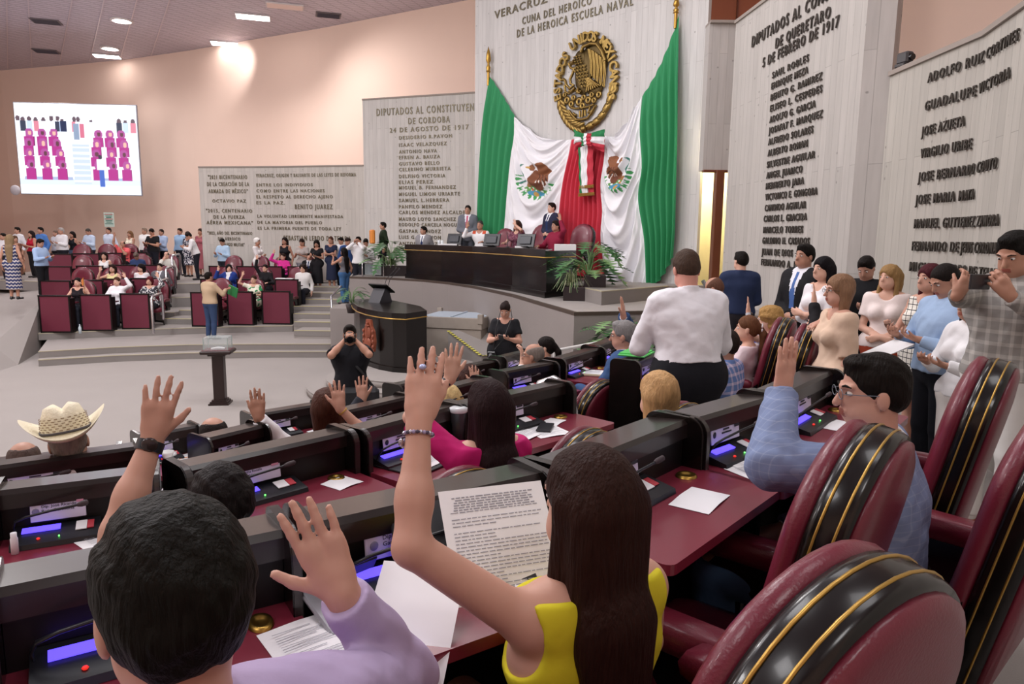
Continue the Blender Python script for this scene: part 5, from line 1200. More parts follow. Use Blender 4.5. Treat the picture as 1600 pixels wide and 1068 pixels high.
# handrails of the aisle stairs
for i, (px, yt, yb) in enumerate(((271, 397, 445), (262, 418, 468), (252, 438, 492), (240, 461.5, 521))):
    zb = (1.34, 1.02, .73, .47)[i]; x, y, _ = atZ(px, yb, zb); MB().tube([(x, y, zb), (x, y, zb+.88), (x, y+.06, zb+.94), (x, y+.5, zb+.98), (x, y+.56, zb+.92), (x, y+.56, zb+.3)], .035, 10).build('stair_handrail', steel, label='steel handrail at the %s level of the aisle stairs' % ('top', 'third', 'second', 'lowest')[i], cat='handrail', group='aisle stair handrails')
x0, y0, _ = atZ(519, 512, .47); z0 = atY(518, 463, y0)[2]; yb_ = y0+4.0; pb = atY(560, 419, yb_)
hr = MB().tube([(x0, y0, .36), (x0, y0, z0), tuple(pb)], .028, 10).build('stair_handrail', steel, label='slanting steel handrail of the stairs beside the dais', cat='handrail')
MB().tube([(pb[0], pb[1], pb[2]), (pb[0], pb[1], 1.0)], .025, 8).build('post', steel, hr)
a = atY(566, 410, 20.6); b = atY(599, 410.5, 20.9); hr = MB().tube([(a[0], a[1], 1.8), a, b, (b[0], b[1], 1.8)], .028, 8).build('guard_rail', steel, label='low steel guard rail left of the left planter', cat='railing')
gp = MB().box(((a[0]+b[0])/2, (a[1]+b[1])/2, 2.0), (b[0]-a[0]-.08, .012, .32)).build('glass_panel', M('rail_glass', 'c4d0d0', .05, alpha=.35), hr)
# ---------------------------------------------------------------- dais table
TB = [atZ(635, 434, 1.8)[:2], atZ(690, 439, 1.8)[:2], atZ(740, 445, 1.8)[:2], atZ(800, 454.5, 1.8)[:2], atZ(853, 465.5, 1.8)[:2]]
tb = empty('dais_table', (*TB[2], 1.8), 0, 'long curved black presiding table with a gold line on the dais', 'table')
loc = [(p[0]-TB[2][0], p[1]-TB[2][1]) for p in TB]; end = (atZ(902, 461, 1.8)[0]-TB[2][0], atZ(902, 461, 1.8)[1]-TB[2][1]+.25)
lp = loc+[end]
mb = MB(); polywall(mb, lp, .10, .78, .05); mb.build('front_panel', black_l, tb)
mb = MB(); polywall(mb, [(p[0]-.03, p[1]-.06) for p in lp], 0, .12, .08); mb.build('plinth', black_l, tb)
mb = MB(); polywall(mb, [(p[0]-.03, p[1]-.06) for p in lp], .785, .93, .1); mb.build('upper_rail', black_l, tb)
mb = MB(); polywall(mb, [(p[0]-.03, p[1]-.06) for p in loc+[(end[0]-.5, end[1]+.1)]], .93, .955, .5); mb.build('table_top', black_l, tb)
mb = MB(); mb.tube([(p[0]-.045, p[1]-.085, .80) for p in lp], .013, 6); mb.build('gold_line', gold, tb)
def up_(px, py, Y): return atY(px, py, Y)
def monitor(px, Y, lab, rz):
    x = ray(px, 395)[0]*Y; t = empty('monitor', (x, Y, 2.755), rz, lab, 'monitor', 'monitors on the dais table'); R = Matrix.Rotation(-.5, 3, 'X')
    MB().box((0, 0, .17), (.46, .035, .30), bev=.008, rot=None).build('casing', plast, t); MB().box((0, .024, .17), (.42, .01, .26)).build('screen', M('monitor_back', '2a3038', .3), t); MB().box((0, -.03, .17), (.3, .03, .18), bev=.01).build('rear_housing', M('monitor_grey', '34383f', .4), t)
    MB().box((0, .0, .02), (.2, .16, .02), bev=.005).build('stand', plast, t); t.rotation_euler = (-.28, 0, rz); return t
monitor(709, 18.95, 'leftmost monitor on the dais table, before the man in the white and red shirt', -.5); monitor(767, 16.95, 'middle monitor on the dais table', -.55); monitor(820, 15.6, 'rightmost monitor on the dais table, before the woman', -.6)
for px, Y, l in ((890, 15.2, 'white paper stack at the right end of the dais table'), (700, 18.9, 'white papers beside the leftmost monitor'), (822, 15.7, 'white papers beside the rightmost monitor'), (760, 17.3, 'white sheets in front of the man in the white and red shirt')):
    MB().box((0, 0, .02), (.5 if px != 890 else .45, .25, .04 if px != 890 else .16), bev=.006).build('paper_stack', white_p, label=l, cat='paper').location = (ray(px, 400)[0]*Y-(.1 if px == 890 else 0), Y, 2.755)
for px, Y, gl_ in ((686, 19.1, 'left'), (691, 19.0, 'right')): MB().lathe([(0, 0), (.035, 0), (.04, .13), (.036, .13), (.032, .01), (0, .01)]).build('drinking_glass', M('clear_glass', 'dfe6ea', .08), label='clear drinking glass left of the leftmost monitor, the %s one of the pair' % gl_, cat='glass', group='glasses on the dais table').location = (ray(px, 385)[0]*Y, Y, 2.755)
for px, Y, l in ((793, 16.4, 'thin microphone before the woman on the dais'), (811, 15.9, 'second thin microphone before the woman on the dais')):
    t = MB().lathe([(0, 0), (.05, 0), (.05, .02), (0, .02)]).build('table_microphone', plast, label=l, cat='microphone'); t.location = (ray(px, 395)[0]*Y, Y, 2.755); MB().tube([(0, 0, .02), (0, .05, .2), (-.02, .12, .34)], .008, 6).build('neck', plast, t)
# tall chairs of the dais
DC = [(775, 18.0, 'tall burgundy chair left of the woman on the dais'), (833, 16.7, 'tall burgundy chair with a gold crest at the centre of the dais'), (896, 15.6, 'tall burgundy chair behind the man in maroon on the dais')]
for px, Y, lab in DC:
    c = copy_tree(FC); c.location = (ray(px, 380)[0]*Y, Y, 2.05); c.rotation_euler = (0, 0, PI-.75 if px > 700 else PI-.4); c['label'] = lab; c['group'] = 'chairs on the dais'
    if px in (775, 835, 893): c.scale = (1.0, 1.0, .93)
    if px == 835:
        m = MB(); m.ell((0, -.30, 1.42), (.09, .02, .12), 12); [m.ell((.10*math.cos(a), -.30, 1.42+.13*math.sin(a)), (.03, .015, .03), 8) for a in np.linspace(0, 2*PI, 9)[:-1]]; m.build('crest', M('pale_gold', 'cdbf9c', .4, metal=.5), c)
# ---------------------------------------------------------------- rostrum
zt = 1.54
RT = [atZ(px, py, zt)[:2] for px, py in ((549, 467), (551, 473), (558, 478), (572, 482.5), (590, 486), (612, 488.5), (634, 489.5), (667, 485))]
ro = empty('rostrum', (-1.95, 13.9, .39), 0, "black curved speaker's rostrum with gold line and carved crest", 'lectern')
l = [(p[0]+1.95, p[1]-13.9) for p in RT]; bk = [(l[-1][0]-.25, l[-1][1]+.9), (l[0][0]+.7, l[0][1]+.25)]
ins = lambda P, k: [(p[0]+(0-p[0])*k, p[1]+(.7-p[1])*k) for p in P]
mb = MB(); mb.prism(ins(l+bk, .035), .08, 1.03); mb.build('body', black_l, ro); MB().prism(l+bk, 0, .09).build('plinth', black_l, ro); MB().prism(l+bk, 1.03, 1.15).build('top_rail', black_l, ro)
mb = MB(); mb.tube([(p[0]*1.0, p[1]-.012, 1.035) for p in l], .012, 6); mb.build('gold_line', gold, ro)
x, y, z = atZ(594, 470, 1.56); lc = empty('reading_desk', (x, y, 1.54), -.5, 'angled black reading desk with screen on the rostrum', 'reading desk')
MB().prism([(-.22, 0), (.22, 0), (.10, .30), (-.02, .30)], -.16, .16, 0, 'x').build('stand', M('reading_black', '2b2a30', .4), lc); MB().box((0, .06, .30), (.50, .36, .03), bev=.006, rot=Matrix.Rotation(-.55, 3, 'X')).build('shelf', black_m, lc); MB().box((-.12, .13, .34), (.22, .16, .02), rot=Matrix.Rotation(-.55, 3, 'X')).build('screen', M('lilac_screen', 'b8a8f0', .3, emit='b0a0ff', estr=.8), lc)
for s in (-.04, .06):
    m = MB().tube([(s, .2, .33), (s+.05, .22, .5), (s+.25, .3, .72)], .007, 6).build('microphone_arm', plast, lc); MB().ell((s+.26, .3, .73), (.02, .02, .02), 8).build('microphone_head', plast, m)
cr_m = M('carved_wood', '8c4a34', .5, noise=.3, nscale=20)
p = atZ(572, 512, 1.2); cx, cy = (l[3][0]+l[4][0])/2-.03, (l[3][1]+l[4][1])/2-.1
cr = MB().prism([(0, .30), (-.16, .36), (-.2, .55), (-.17, .75), (-.1, .85), (-.07, .98), (.07, .98), (.1, .85), (.17, .75), (.2, .55), (.16, .36)], -.03, .02, 0, 'y').build('crest', cr_m, ro)
m = MB(); m.ell((0, -.04, .72), (.10, .03, .13), 14); m.ell((0, -.05, .52), (.12, .03, .1), 14); m.box((0, -.05, .68), (.03, .05, .5), bev=.01); m.box((0, -.055, .86), (.12, .04, .03), bev=.01); [m.ell((.15*s, -.04, .45+.1*k), (.03, .025, .04), 8) for s in (-1, 1) for k in range(4)]; m.build('relief', cr_m, cr)
cr.location = (cx, cy, 0); cr.rotation_euler = (0, 0, -.75)
# ---------------------------------------------------------------- ballot box on its pedestal
x, y, _ = atZ(345, 630, 0); pd = empty('pedestal', (x, y, 0), .15, 'dark wooden pedestal standing alone on the hall floor', 'pedestal'); pw = M('pedestal_wood', '2a1a18', .4, noise=.2, nscale=8)
mb = MB(); [mb.prism([(s*a, s2*a) for a, s, s2 in ((w, -1, -1), (w, 1, -1), (w, 1, 1), (w, -1, 1))], z0, z1) for w, z0, z1 in ((.17, 0, .03), (.145, .03, .06), (.12, .06, .09))]; mb.build('foot', pw, pd)
mb = MB(); mb.box((0, 0, .48), (.19, .19, .80), bev=.01); mb.build('column', pw, pd); mb = MB(); mb.box((0, 0, .895), (.3, .3, .04), bev=.01); mb.box((0, 0, .945), (.52, .44, .06), bev=.015); mb.build('head', pw, pd); MB().box((0, 0, .978), (.46, .38, .006)).build('felt', burg, pd)
gb = empty('glass_box', (x, y, .981), .15, 'clear glass box on the pedestal holding a white book', 'box'); gm = M('box_glass', 'd8e4e4', .05, alpha=.22)
for c_, d_ in (((0, -.16, .11), (.40, .008, .22)), ((0, .16, .11), (.40, .008, .22)), ((-.2, 0, .11), (.008, .32, .22)), ((.2, 0, .11), (.008, .32, .22)), ((0, 0, .222), (.40, .32, .006))): MB().box(c_, d_).build('pane', gm, gb)
mb = MB(); [mb.box(c, d) for c, d in (((-.2, -.16, .11), (.012, .012, .22)), ((.2, -.16, .11), (.012, .012, .22)), ((-.2, .16, .11), (.012, .012, .22)), ((.2, .16, .11), (.012, .012, .22)))]; mb.build('edge', M('glass_edge', 'a8b8b4', .2), gb)
bo = MB().prism([(-.11, 0), (.11, 0), (.11, .018), (0, .03), (-.11, .018)], -.07, .07, 0, 'y').build('open_book', white_p, label='white open book inside the glass box', cat='book'); bo.location = (x, y, .985); bo.rotation_euler = (0, 0, .3)
# ---------------------------------------------------------------- stage boxes and ramp by the rostrum
gw = M('grey_stage_wood', '9c9288', .7, noise=.15, nscale=6); bl_m = M('blue_grey_panel', 'b4c0cc', .5)
x, y, _ = atZ(668, 520, .35); 
c0 = atY(718, 490, 16.4); sb = empty('stage_platform', (c0[0], c0[1], 0), -.25, 'grey wooden platform box with pale blue top and corner posts', 'platform')
MB().box((0, 0, 1.05), (1.45, 1.2, .26), bev=.01).build('upper_box', gw, sb); MB().box((0, 0, .46), (1.4, 1.15, .92), bev=.01).build('lower_box', gw, sb); MB().box((0, 0, 1.185), (1.38, 1.12, .01)).build('inlay', bl_m, sb); MB().box((0, 0, 1.195), (.05, 1.12, .03)).build('divider', bl_m, sb)
for sx in (-1, 1):
    for sy in (-1, 1): MB().box((sx*.69, sy*.56, 1.16), (.12, .12, .22), bev=.01).build('corner_post', gw, sb)
ra = [atZ(px, py, z) for px, py, z in ((700, 517, .9), (752, 556, .46), (790, 553, .44), (905, 545, .44), (890, 508, .9), (768, 509, .9))]
mb = MB(); T = [(p[0], p[1], p[2]) for p in ra]; Bv = [(p[0], p[1], 0) for p in T]; n = 6
mb.add(Bv+T, [tuple(range(n, 2*n)), tuple(range(n))[::-1]]+[(i, (i+1) % n, n+(i+1) % n, n+i) for i in range(n)]); rm = mb.build('access_ramp', carpet, label='carpeted access ramp edged with hazard tape beside the dais', cat='ramp')
a, b = Vector(T[0]), Vector(T[1]); c_ = Vector(T[2])
for p0, p1, nn in ((a, b, 14), (b, c_, 6)):
    m1 = MB(); m2 = MB(); d = (p1-p0)/nn; nrm_ = Vector((-d.y, d.x, 0)).normalized()*.045
    for i in range(nn):
        q0 = p0+d*i+Vector((0, 0, .012)); q1 = q0+d*.6; q2 = q0+d
        m1.add([q0-nrm_, q1-nrm_, q1+nrm_, q0+nrm_], [(0, 1, 2, 3)]); m2.add([q1-nrm_, q2-nrm_, q2+nrm_, q1+nrm_], [(0, 1, 2, 3)])
    h_ = m1.build('hazard_tape', M('tape_yellow', 'd8d060', .6), rm); m2.build('tape_stripe', M('tape_black', '26241e', .6), h_)
# ---------------------------------------------------------------- flags of the presiding wall
def mh(px, py): s, z, _ = seg_hit(MAIN, px, py); return s, z
def mpos(s, z, d):
    a, b = MAIN; L = math.hypot(b[0]-a[0], b[1]-a[1]); ux, uy = (b[0]-a[0])/L, (b[1]-a[1])/L
    return np.stack([a[0]+ux*s+uy*d, a[1]+uy*s-ux*d, z], -1)
def vmh(px, py, d0=.2):
    """vectorised sight line to wall plane"""
    u = (px-800)/FOC; v = (534-py)/FOC; D = [_F[i]+u*_R[i]+v*_U[i] for i in range(3)]; dx = D[0]/D[1]; dz = D[2]/D[1]
    a, b = MAIN; ex, ey = b[0]-a[0], b[1]-a[1]; L_ = math.hypot(ex, ey); ax_, ay_ = a[0]+ey/L_*d0, a[1]-ex/L_*d0; t = (dx*ay_-ax_)/(ex-dx*ey); Y = ay_+t*ey; return t*L_, 3.0+dz*Y
CV = [[(760, 118), (757, 160), (753, 215), (749, 290), (746, 350), (743, 440)], [(799, 181), (802, 214), (799, 247), (794, 300), (788, 360), (778, 442)], [(889, 217), (887, 247), (880, 288), (875, 330), (871, 380), (866, 440)],
      [(941, 211), (943, 247), (939, 288), (942, 330), (939, 375), (946, 438)], [(999, 148), (998, 200), (1003, 260), (998, 310), (1007, 375), (1009, 447)], [(1056, 22), (1059, 100), (1060, 200), (1058, 290), (1055, 360), (1050, 408)]]
UB = [0, .16, .40, .58, .80, 1.0]
def flag_px(u, v):
    C = np.array(CV, float); k = np.clip(np.searchsorted(UB, u, side='right')-1, 0, 4); UBa = np.array(UB); f = (u-UBa[k])/(UBa[k+1]-UBa[k])
    t = v*5; i = np.clip(t.astype(int), 0, 4); g = t-i
    def cr(kk):   # smooth in v
        A = C[kk, np.clip(i-1, 0, 5)]; B = C[kk, i]; D = C[kk, i+1]; E = C[kk, np.clip(i+2, 0, 5)]; g_ = g[:, None]
        return .5*((2*B)+(D-A)*g_+(2*A-5*B+4*D-E)*g_**2+(3*B-A-3*D+E)*g_**3)
    P = cr(k)*(1-f[:, None])+cr(k+1)*f[:, None]
    sag = np.where((k == 1), 14*np.sin(PI*f), 0)+np.where(k == 3, 26*np.sin(PI*f)**1.0*(1-.35*f), 0)+np.where(k == 0, -2*np.sin(PI*f), 0)+np.where(k == 4, 12*np.sin(PI*f), 0)
    P[:, 1] += sag*(1-v)**2.2
    bot = np.where(k == 3, 6*np.sin(PI*f), 0)+np.where(k == 4, 10*np.sin(PI*f*1.2), 0)
    P[:, 1] += bot*v**4
    return P, k, f
def flag_pts(u, v):
    P, k, f = flag_px(u, v); s, z = vmh(P[:, 0], P[:, 1])
    w = (k == 1) | (k == 3)
    pleat = .5+.5*np.sin(2*PI*np.where(k == 0, f*5, np.where(k == 4, f*5.5, f*9))+.35*np.sin(v*3+k))
    arcs = (v*1.0-.24*(1-(2*f-1)**2)*(1 if True else 0)); swag = .5+.5*np.sin(2*PI*arcs*6.5+1.5*np.sin(u*17)); swag = swag*(.35+.65*np.sin(PI*np.clip(f, 0, 1))**.5)
    fine = .5+.5*np.sin(2*PI*(arcs*15+u*7)+2*np.sin(v*7))
    e = np.minimum(f, 1-f); bl = np.clip(e/.16, 0, 1)
    dw = .21*swag*(.5+.6*v)+.05*fine; dp = .11*pleat**.8*np.clip(.3+v*3, 0, 1)
    d = np.where(w, dw*bl+dp*(1-bl)*.5+.04*(1-bl), dp)
    d = d+.06+.16*np.sin(PI*np.clip(v, 0, 1))*.5+.05*v
    return mpos(s, z, d)
def eagle_col(x, y, base):
    """printed eagle emblem; x right, y up, -1..1"""
    c = base.copy()
    def put(m, col): c[m] = srgb(col)
    r = np.hypot(x, y); a = np.arctan2(y, x)
    wave = .12*np.sin(a*26)
    put((np.abs(r-.88) < .10+wave*.5) & ((y < .15) & (x < 0) | (y < -.05) & (x > 0)) & (np.sin(a*22) > -.45), '3f9a54')
    put((np.hypot(x/.55, (y+.48)/.26) < 1) & (np.sin(x*22)*np.sin(y*26) > -.35), '5f9a4c'); put((np.hypot(x/.42, (y+.68)/.14) < 1), '4a90b4'); put((np.hypot((x-.02)/.14, (y+.72)/.12) < 1), 'c09850'); put((np.hypot((x+.15)/.08, (y+.5)/.07) < 1), 'd07040')
    put((np.hypot(x/.24, (y-.08)/.42) < 1), '7c4a30')
    wing = (np.hypot((x-.38)/.42, (y-.30)/.62) < 1) & (x > .1); put(wing, '8a5638'); put(wing & (np.sin(x*38+y*9) > .45) & (y < .3), '4c2a20'); put(wing & (y < .0) & (np.sin(x*40) > .6), 'f0ece8')
    put((np.hypot((x+.22)/.16, (y-.60)/.17) < 1), '8a5a3a'); put((np.hypot((x+.40)/.09, (y-.58)/.05) < 1), 'c8a050')
    put((np.hypot((x-.28)/.22, (y+.32)/.2) < 1), '6c3e2a'); put((np.hypot((x+.32)/.2, (y+.28)/.13) < 1), '9a6a3c')
    sx = -.60+.13*np.sin((y+.1)*7.5); put((np.abs(x-sx) < .055) & (y > -.3) & (y < .72), '2f7a6a')
    return c
def flag_col(u, v):
    P, k, f = flag_px(u, v); g = srgb('2a8c58'); w = srgb('eeeef2'); r = srgb('cc3448'); T = np.array([g, w, r, w, g]); c = T[k].astype(float)
    for (cx, cy, rx, ry, sgn) in ((838, 281, 29, 31, 1), (968, 270, 20, 31, -.001)):
        x = (P[:, 0]-cx)/rx; y = -(P[:, 1]-cy-(.12*(P[:, 0]-cx)*(1 if sgn > 0 else -1)))/ry; m = (np.hypot(x, y) < 1.1) & ((k == 1) if cx < 900 else (k == 3))
        if sgn < 0: x = -x*.9-.05
        c[m] = eagle_col(x[m], y[m], c[m])
    return c
me = grid_mesh('flag_cloth', flag_pts, 420, 340, attr_mat('flag_print', .75), flag_col)
fg = empty('draped_flag', (0, 0, 0), 0, 'huge green, white and red flag with two eagles draped across the concrete wall', 'flag'); obj('flag_cloth', me, fg)
# finials of the two poles
for (px, py0, py1, pl_) in ((763, 72, 118, 'left'), (1056, -6, 24, 'right')):
    s0, z0 = vmh(px, py1, .12); _, z1 = vmh(px, py0, .12); H = z1-z0; b = mpos(np.array(s0), np.array(z0), .12)
    po = empty('flag_pole', tuple(b), 0, 'gilded spear-tipped flag pole at the %s end of the draped flag' % pl_, 'flag pole', 'gilded flag poles'); MB().tube([(0, 0, -.25), (0, 0, H*.35)], .035, 10).build('pole', brass, po); MB().lathe([(0, H*.1), (.06, H*.12), (.045, H*.2), (.06, H*.28), (.03, H*.36), (.03, H*.42), (.065, H*.52), (.05, H*.75), (0, H)], n=12).build('spear_tip', brass, po)
# bow with tails
bw = empty('ribbon_bow', (0, 0, 0), 0, 'green, white and red ribbon bow with two tails under the bronze emblem', 'bow')
def ribpatch(name, quad, bands, d0, bulge, nu=20, nv=16, vertical=False):
    q = np.array(quad, float)     # tl,tr,br,bl pixels
    def fn(u, v):
        P = (q[0]*(1-u)[:, None]+q[1]*u[:, None])*(1-v)[:, None]+(q[3]*(1-u)[:, None]+q[2]*u[:, None])*v[:, None]
        s, z = vmh(P[:, 0], P[:, 1], d0+bulge*.5); return mpos(s, z, d0+bulge*np.sin(PI*u)*np.sin(PI*np.clip(v, .02, .98))**.5+.012*np.sin(v*22+u*3)+.006*np.sin(u*30))
    def cf(u, v):
        t = u if vertical else v; return np.array([srgb(bands[min(len(bands)-1, int(x*len(bands)))]) for x in t])
    obj(name, grid_mesh(name, fn, nu*2, nv*2, attr_mat('flag_print'), cf), bw)
GWR = ['1f7c48', 'eeeef2', 'c22f42']
ribpatch('tail', [(905, 228), (925, 228), (926, 300), (905, 302)], ['1f7c48']*2+['eeeef2']*7+['c22f42']*5, .42, .05, vertical=True)
ribpatch('tail', [(903, 230), (914, 230), (917, 303), (905, 303)], ['1f7c48', 'eeeef2', 'eeeef2'], .46, .03, vertical=True)
ribpatch('loop', [(893, 201), (915, 211), (915, 224), (894, 237)], GWR, .40, .16); ribpatch('loop', [(912, 211), (941, 201), (940, 237), (912, 224)], GWR, .40, .16)
ribpatch('knot', [(907, 208), (922, 208), (922, 228), (907, 228)], GWR, .56, .06, vertical=True)
ribpatch('fringe', [(904, 290), (927, 288), (927, 293), (904, 295)], ['b08c46'], .48, .02); ribpatch('fringe', [(903, 302), (928, 300), (928, 305), (903, 307)], ['b08c46'], .48, .02)
# ---------------------------------------------------------------- bronze emblem
sc_, zc_ = mh(919, 128); s_l, _ = mh(872, 128); s_r, _ = mh(967, 128); _, ztop = mh(919, 53); _, zbot = mh(919, 207); RX = (s_r-s_l)/2; RZ_ = (ztop-zbot)/2; sc_ = (s_r+s_l)/2; zc_ = (ztop+zbot)/2
ORI = tuple(mpos(np.array(sc_), np.array(zc_), .0)); a_, b_ = MAIN; rzm = math.atan2(b_[1]-a_[1], b_[0]-a_[0])
em = empty('bronze_emblem', ORI, rzm, 'large bronze national coat of arms with eagle and ring of letters on the wall', 'emblem'); em_m = M('bronze_relief', '8c7440', .34, metal=.85, noise=.25, nscale=12)
# local: x along wall, z up, -y towards the hall
def el_mesh(name, r, n=10): return MB().ell((0, 0, 0), r, n).mesh(name, em_m)
leaf = el_mesh('leaf', (.055, .03, .14)); oak = el_mesh('leaf', (.085, .04, .15)); berry = el_mesh('berry', (.045, .04, .045), 8)
def put(me, name, a, b, rot, d=.05, s=1.0):
    o = obj(name, me, em); o.location = (a*RX, -d, b*RZ_); o.rotation_euler = (0, rot, 0); o.scale = (s,)*3; return o
for i, ch in enumerate('ESTADOS UNIDOS MEXICANOS'):
    if ch == ' ': continue
    th = (192-i*(214/23))*D2R; me, V = text_mesh(ch, .14, .035); V = V-np.array([(V[:, 0].max()+V[:, 0].min())/2, .35, 0]); V = V*np.array([.27, .30, .27]); me.vertices.foreach_set('co', np.stack([V[:, 0], -V[:, 2], V[:, 1]], -1).astype(f32).ravel()); me.materials.clear(); me.materials.append(em_m)
    put(me, 'letter', .93*math.cos(th), .93*math.sin(th), PI/2-th, .07)
for i in range(9):      # laurel at left, oak at right
    th = (200+i*7.6)*D2R
    for s in (-1, 1): put(leaf, 'leaf', (.90+.055*s)*math.cos(th), (.90+.055*s)*math.sin(th), -th+s*.45, .06)
for i in range(6):
    th = (-14-i*12.5)*D2R; put(oak, 'leaf', .90*math.cos(th), .90*math.sin(th), -th, .07, 1.15); put(berry, 'berry', .90*math.cos(th-.1), .90*math.sin(th-.1), 0, .09)
put(berry, 'knot', 0, -.93, 0, .09, 2)
ec = lambda X, Y_: ((X-372)/265*RX, -(Y_-535)/415*RZ_)     # from the measured drawing
def tubes(name, lines, r, d=.08):
    mb = MB()
    for L_ in lines:
        rr = r if not isinstance(r, list) else [r[0]+(r[1]-r[0])*i/(len(L_)-1) for i in range(len(L_))]
        mb.tube([(ec(*p)[0], -d, ec(*p)[1]) for p in L_], rr, 7)
    mb.build(name, em_m, em)
mb = MB(); q = ec(350, 440); mb.ell((q[0], -.06, q[1]), (.25, .06, .50), 18); q = ec(325, 325); mb.ell((q[0], -.08, q[1]), (.17, .07, .20), 14); q = ec(450, 340); mb.ell((q[0], -.04, q[1]), (.36, .05, .45), 16, rot=Matrix.Rotation(-.35, 3, 'Y')); q = ec(450, 585); mb.ell((q[0], -.05, q[1]), (.26, .05, .17), 12); mb.build('body', M('dark_bronze_relief', '5e4e2c', .45, metal=.7), em)
tubes('beak', [[(290, 340), (262, 350), (250, 372)]], [.07, .02], .13)
tubes('wing_edge', [[(345, 275), (362, 232), (425, 222), (480, 238), (522, 305), (552, 390)]], .045, .13)
for i in range(10):     # primaries hang from the wing edge
    t = i/9; x0, y0 = 405+142*t, 262+125*t**1.3; x1, y1 = 428+122*t, 470+135*t**.8; tubes('feather', [[(x0, y0), ((x0+x1)/2+10, (y0+y1)/2), (x1, y1)]], [.027, .017], .12+.012*(i % 2))
for i in range(7): tubes('feather', [[(398+3*i, 500), (408+12*i, 560), (398+20*i, 615-5*i)]], [.022, .02], .13)
for r_ in range(7):     # breast feathers, scalloped rows
    for c_ in range(4):
        X = 300+r_*11+c_*26-(r_ % 2)*10; Y_ = 385+r_*28; tubes('feather', [[(X-9, Y_), (X-5, Y_+16), (X, Y_+20), (X+5, Y_+16), (X+9, Y_)]], .014, .14)
for r_ in range(4):
    for c_ in range(3): X = 292+c_*24+r_*6; Y_ = 300+r_*20; tubes('feather', [[(X-8, Y_), (X, Y_+13), (X+8, Y_)]], .013, .165)
tubes('snake', [[(250, 330), (235, 350), (255, 385), (285, 400), (270, 440), (250, 480), (255, 520), (285, 535), (250, 560), (215, 520), (205, 480), (188, 465), (180, 475)]], .035, .12); tubes('snake', [[(195, 520), (205, 580), (240, 600), (300, 580), (350, 600)]], .03, .10)
tubes('claw', [[(300, 560), (270, 590), (250, 580)], [(330, 570), (320, 605), (350, 615)]], .035, .14)
for X, Y_, s in ((210, 650, 1), (250, 690, .9), (320, 680, 1.1), (400, 680, 1), (350, 720, .9), (450, 690, .8), (190, 600, .7), (490, 650, .9), (430, 640, .8), (270, 640, .8), (360, 650, .8)):
    q = ec(X, Y_); me = MB(); me.lathe([(.05, 0), (.09, .02), (.10, .05), (.06, .07), (.03, .05)], n=12); V = me.V; me.V = [(v[0], -v[2], v[1]) for v in V]; o = me.build('cactus_pad', em_m, em); o.location = (q[0], -.02, q[1]); o.scale = (s, 1, s)
for X, Y_, X2, Y2 in ((230, 740, 300, 830), (300, 830, 400, 830), (400, 830, 460, 740), (270, 770, 300, 790), (330, 760, 330, 815), (355, 755, 350, 815), (375, 760, 378, 810), (420, 740, 400, 790), (440, 770, 415, 785), (250, 720, 330, 735), (350, 735, 450, 725)): tubes('rock_relief', [[(X, Y_), ((X+X2)/2, (Y_+Y2)/2+6), (X2, Y2)]], .03, .06)
tubes('outline', [[(215, 735), (250, 805), (310, 838), (380, 838), (430, 800), (470, 730)]], .025, .05)
# ---------------------------------------------------------------- big screen
tl, tr = ray(27, 230), ray(216, 230); Yl, Yr = 30.2, 30.6; 
pl0 = (tl[0]*Yl, Yl); pr0 = (tr[0]*Yr, Yr); zt_ = 3+ray(22, 160)[2]*Yl; zb_ = 3+ray(33, 302)[2]*Yl; rs = math.atan2(pr0[1]-pl0[1], pr0[0]-pl0[0]); Ws = math.hypot(pr0[0]-pl0[0], pr0[1]-pl0[1]); Hs = zt_-zb_
scn = empty('video_screen', (pl0[0], pl0[1], zb_), rs, 'large flat video screen on the peach wall showing the seats of the hall', 'screen')
MB().box((Ws/2, .06, Hs/2), (Ws+.06, .1, Hs+.06), bev=.01).build('casing', M('screen_casing', '8a8c98', .4), scn)
IMW, IMH = 190, 142; img = np.ones((IMH, IMW, 3))*np.array(srgb('f4f6ff'))
def rect(x0, y0, x1, y1, c): img[int(max(0, y0)):int(max(0, y1)), int(max(0, x0)):int(max(0, x1))] = srgb(c)
def ellp(cx, cy, rx, ry, c):
    yy, xx = np.mgrid[0:IMH, 0:IMW]; img[((xx-cx)/rx)**2+((yy-cy)/ry)**2 < 1] = srgb(c)
rect(0, 118, 190, 142, 'c8d4ec'); rect(0, 128, 190, 142, 'e8f0fc'); rect(8, 115, 84, 120, '9aa6c4'); rect(86, 62, 112, 126, 'b8c4dc'); [rect(86, 66+i*9, 112, 69+i*9, 'e4ecf8') for i in range(7)]; rect(116, 116, 176, 120, '9aa6c4')
rp_ = random.Random(3)
for i, (hx) in enumerate((4, 12, 22, 32, 44, 56, 66, 73, 92, 98, 118, 162, 172, 184)): ellp(hx, 22+rp_.random()*6, 3.2, 4, '5a4a54'); rect(hx-4, 27, hx+5, 44, ('dfe6f6', '30384c', 'b8c8e8', 'c87a8c', 'e8ecfa')[i % 5])
for r_, (y0, xs) in enumerate(((44, (20, 40, 58, 128, 146, 164)), (60, (18, 40, 62, 124, 148, 168)), (76, (18, 42, 66, 122, 146, 166)), (94, (19, 44, 68, 124, 148, 170)))):
    for j, xx in enumerate(xs): ellp(xx, y0+2, 6.5, 8, 'a04a8c'); ellp(xx+1, y0+2, 3, 3.5, ('d8a898', '5a3440')[(j+r_) % 2]); rect(xx-8, y0+7, xx+8, y0+(22 if r_ < 3 else 26), 'a02c7c'); rect(xx+7, y0+7, xx+8, y0+22, '6c1a58')
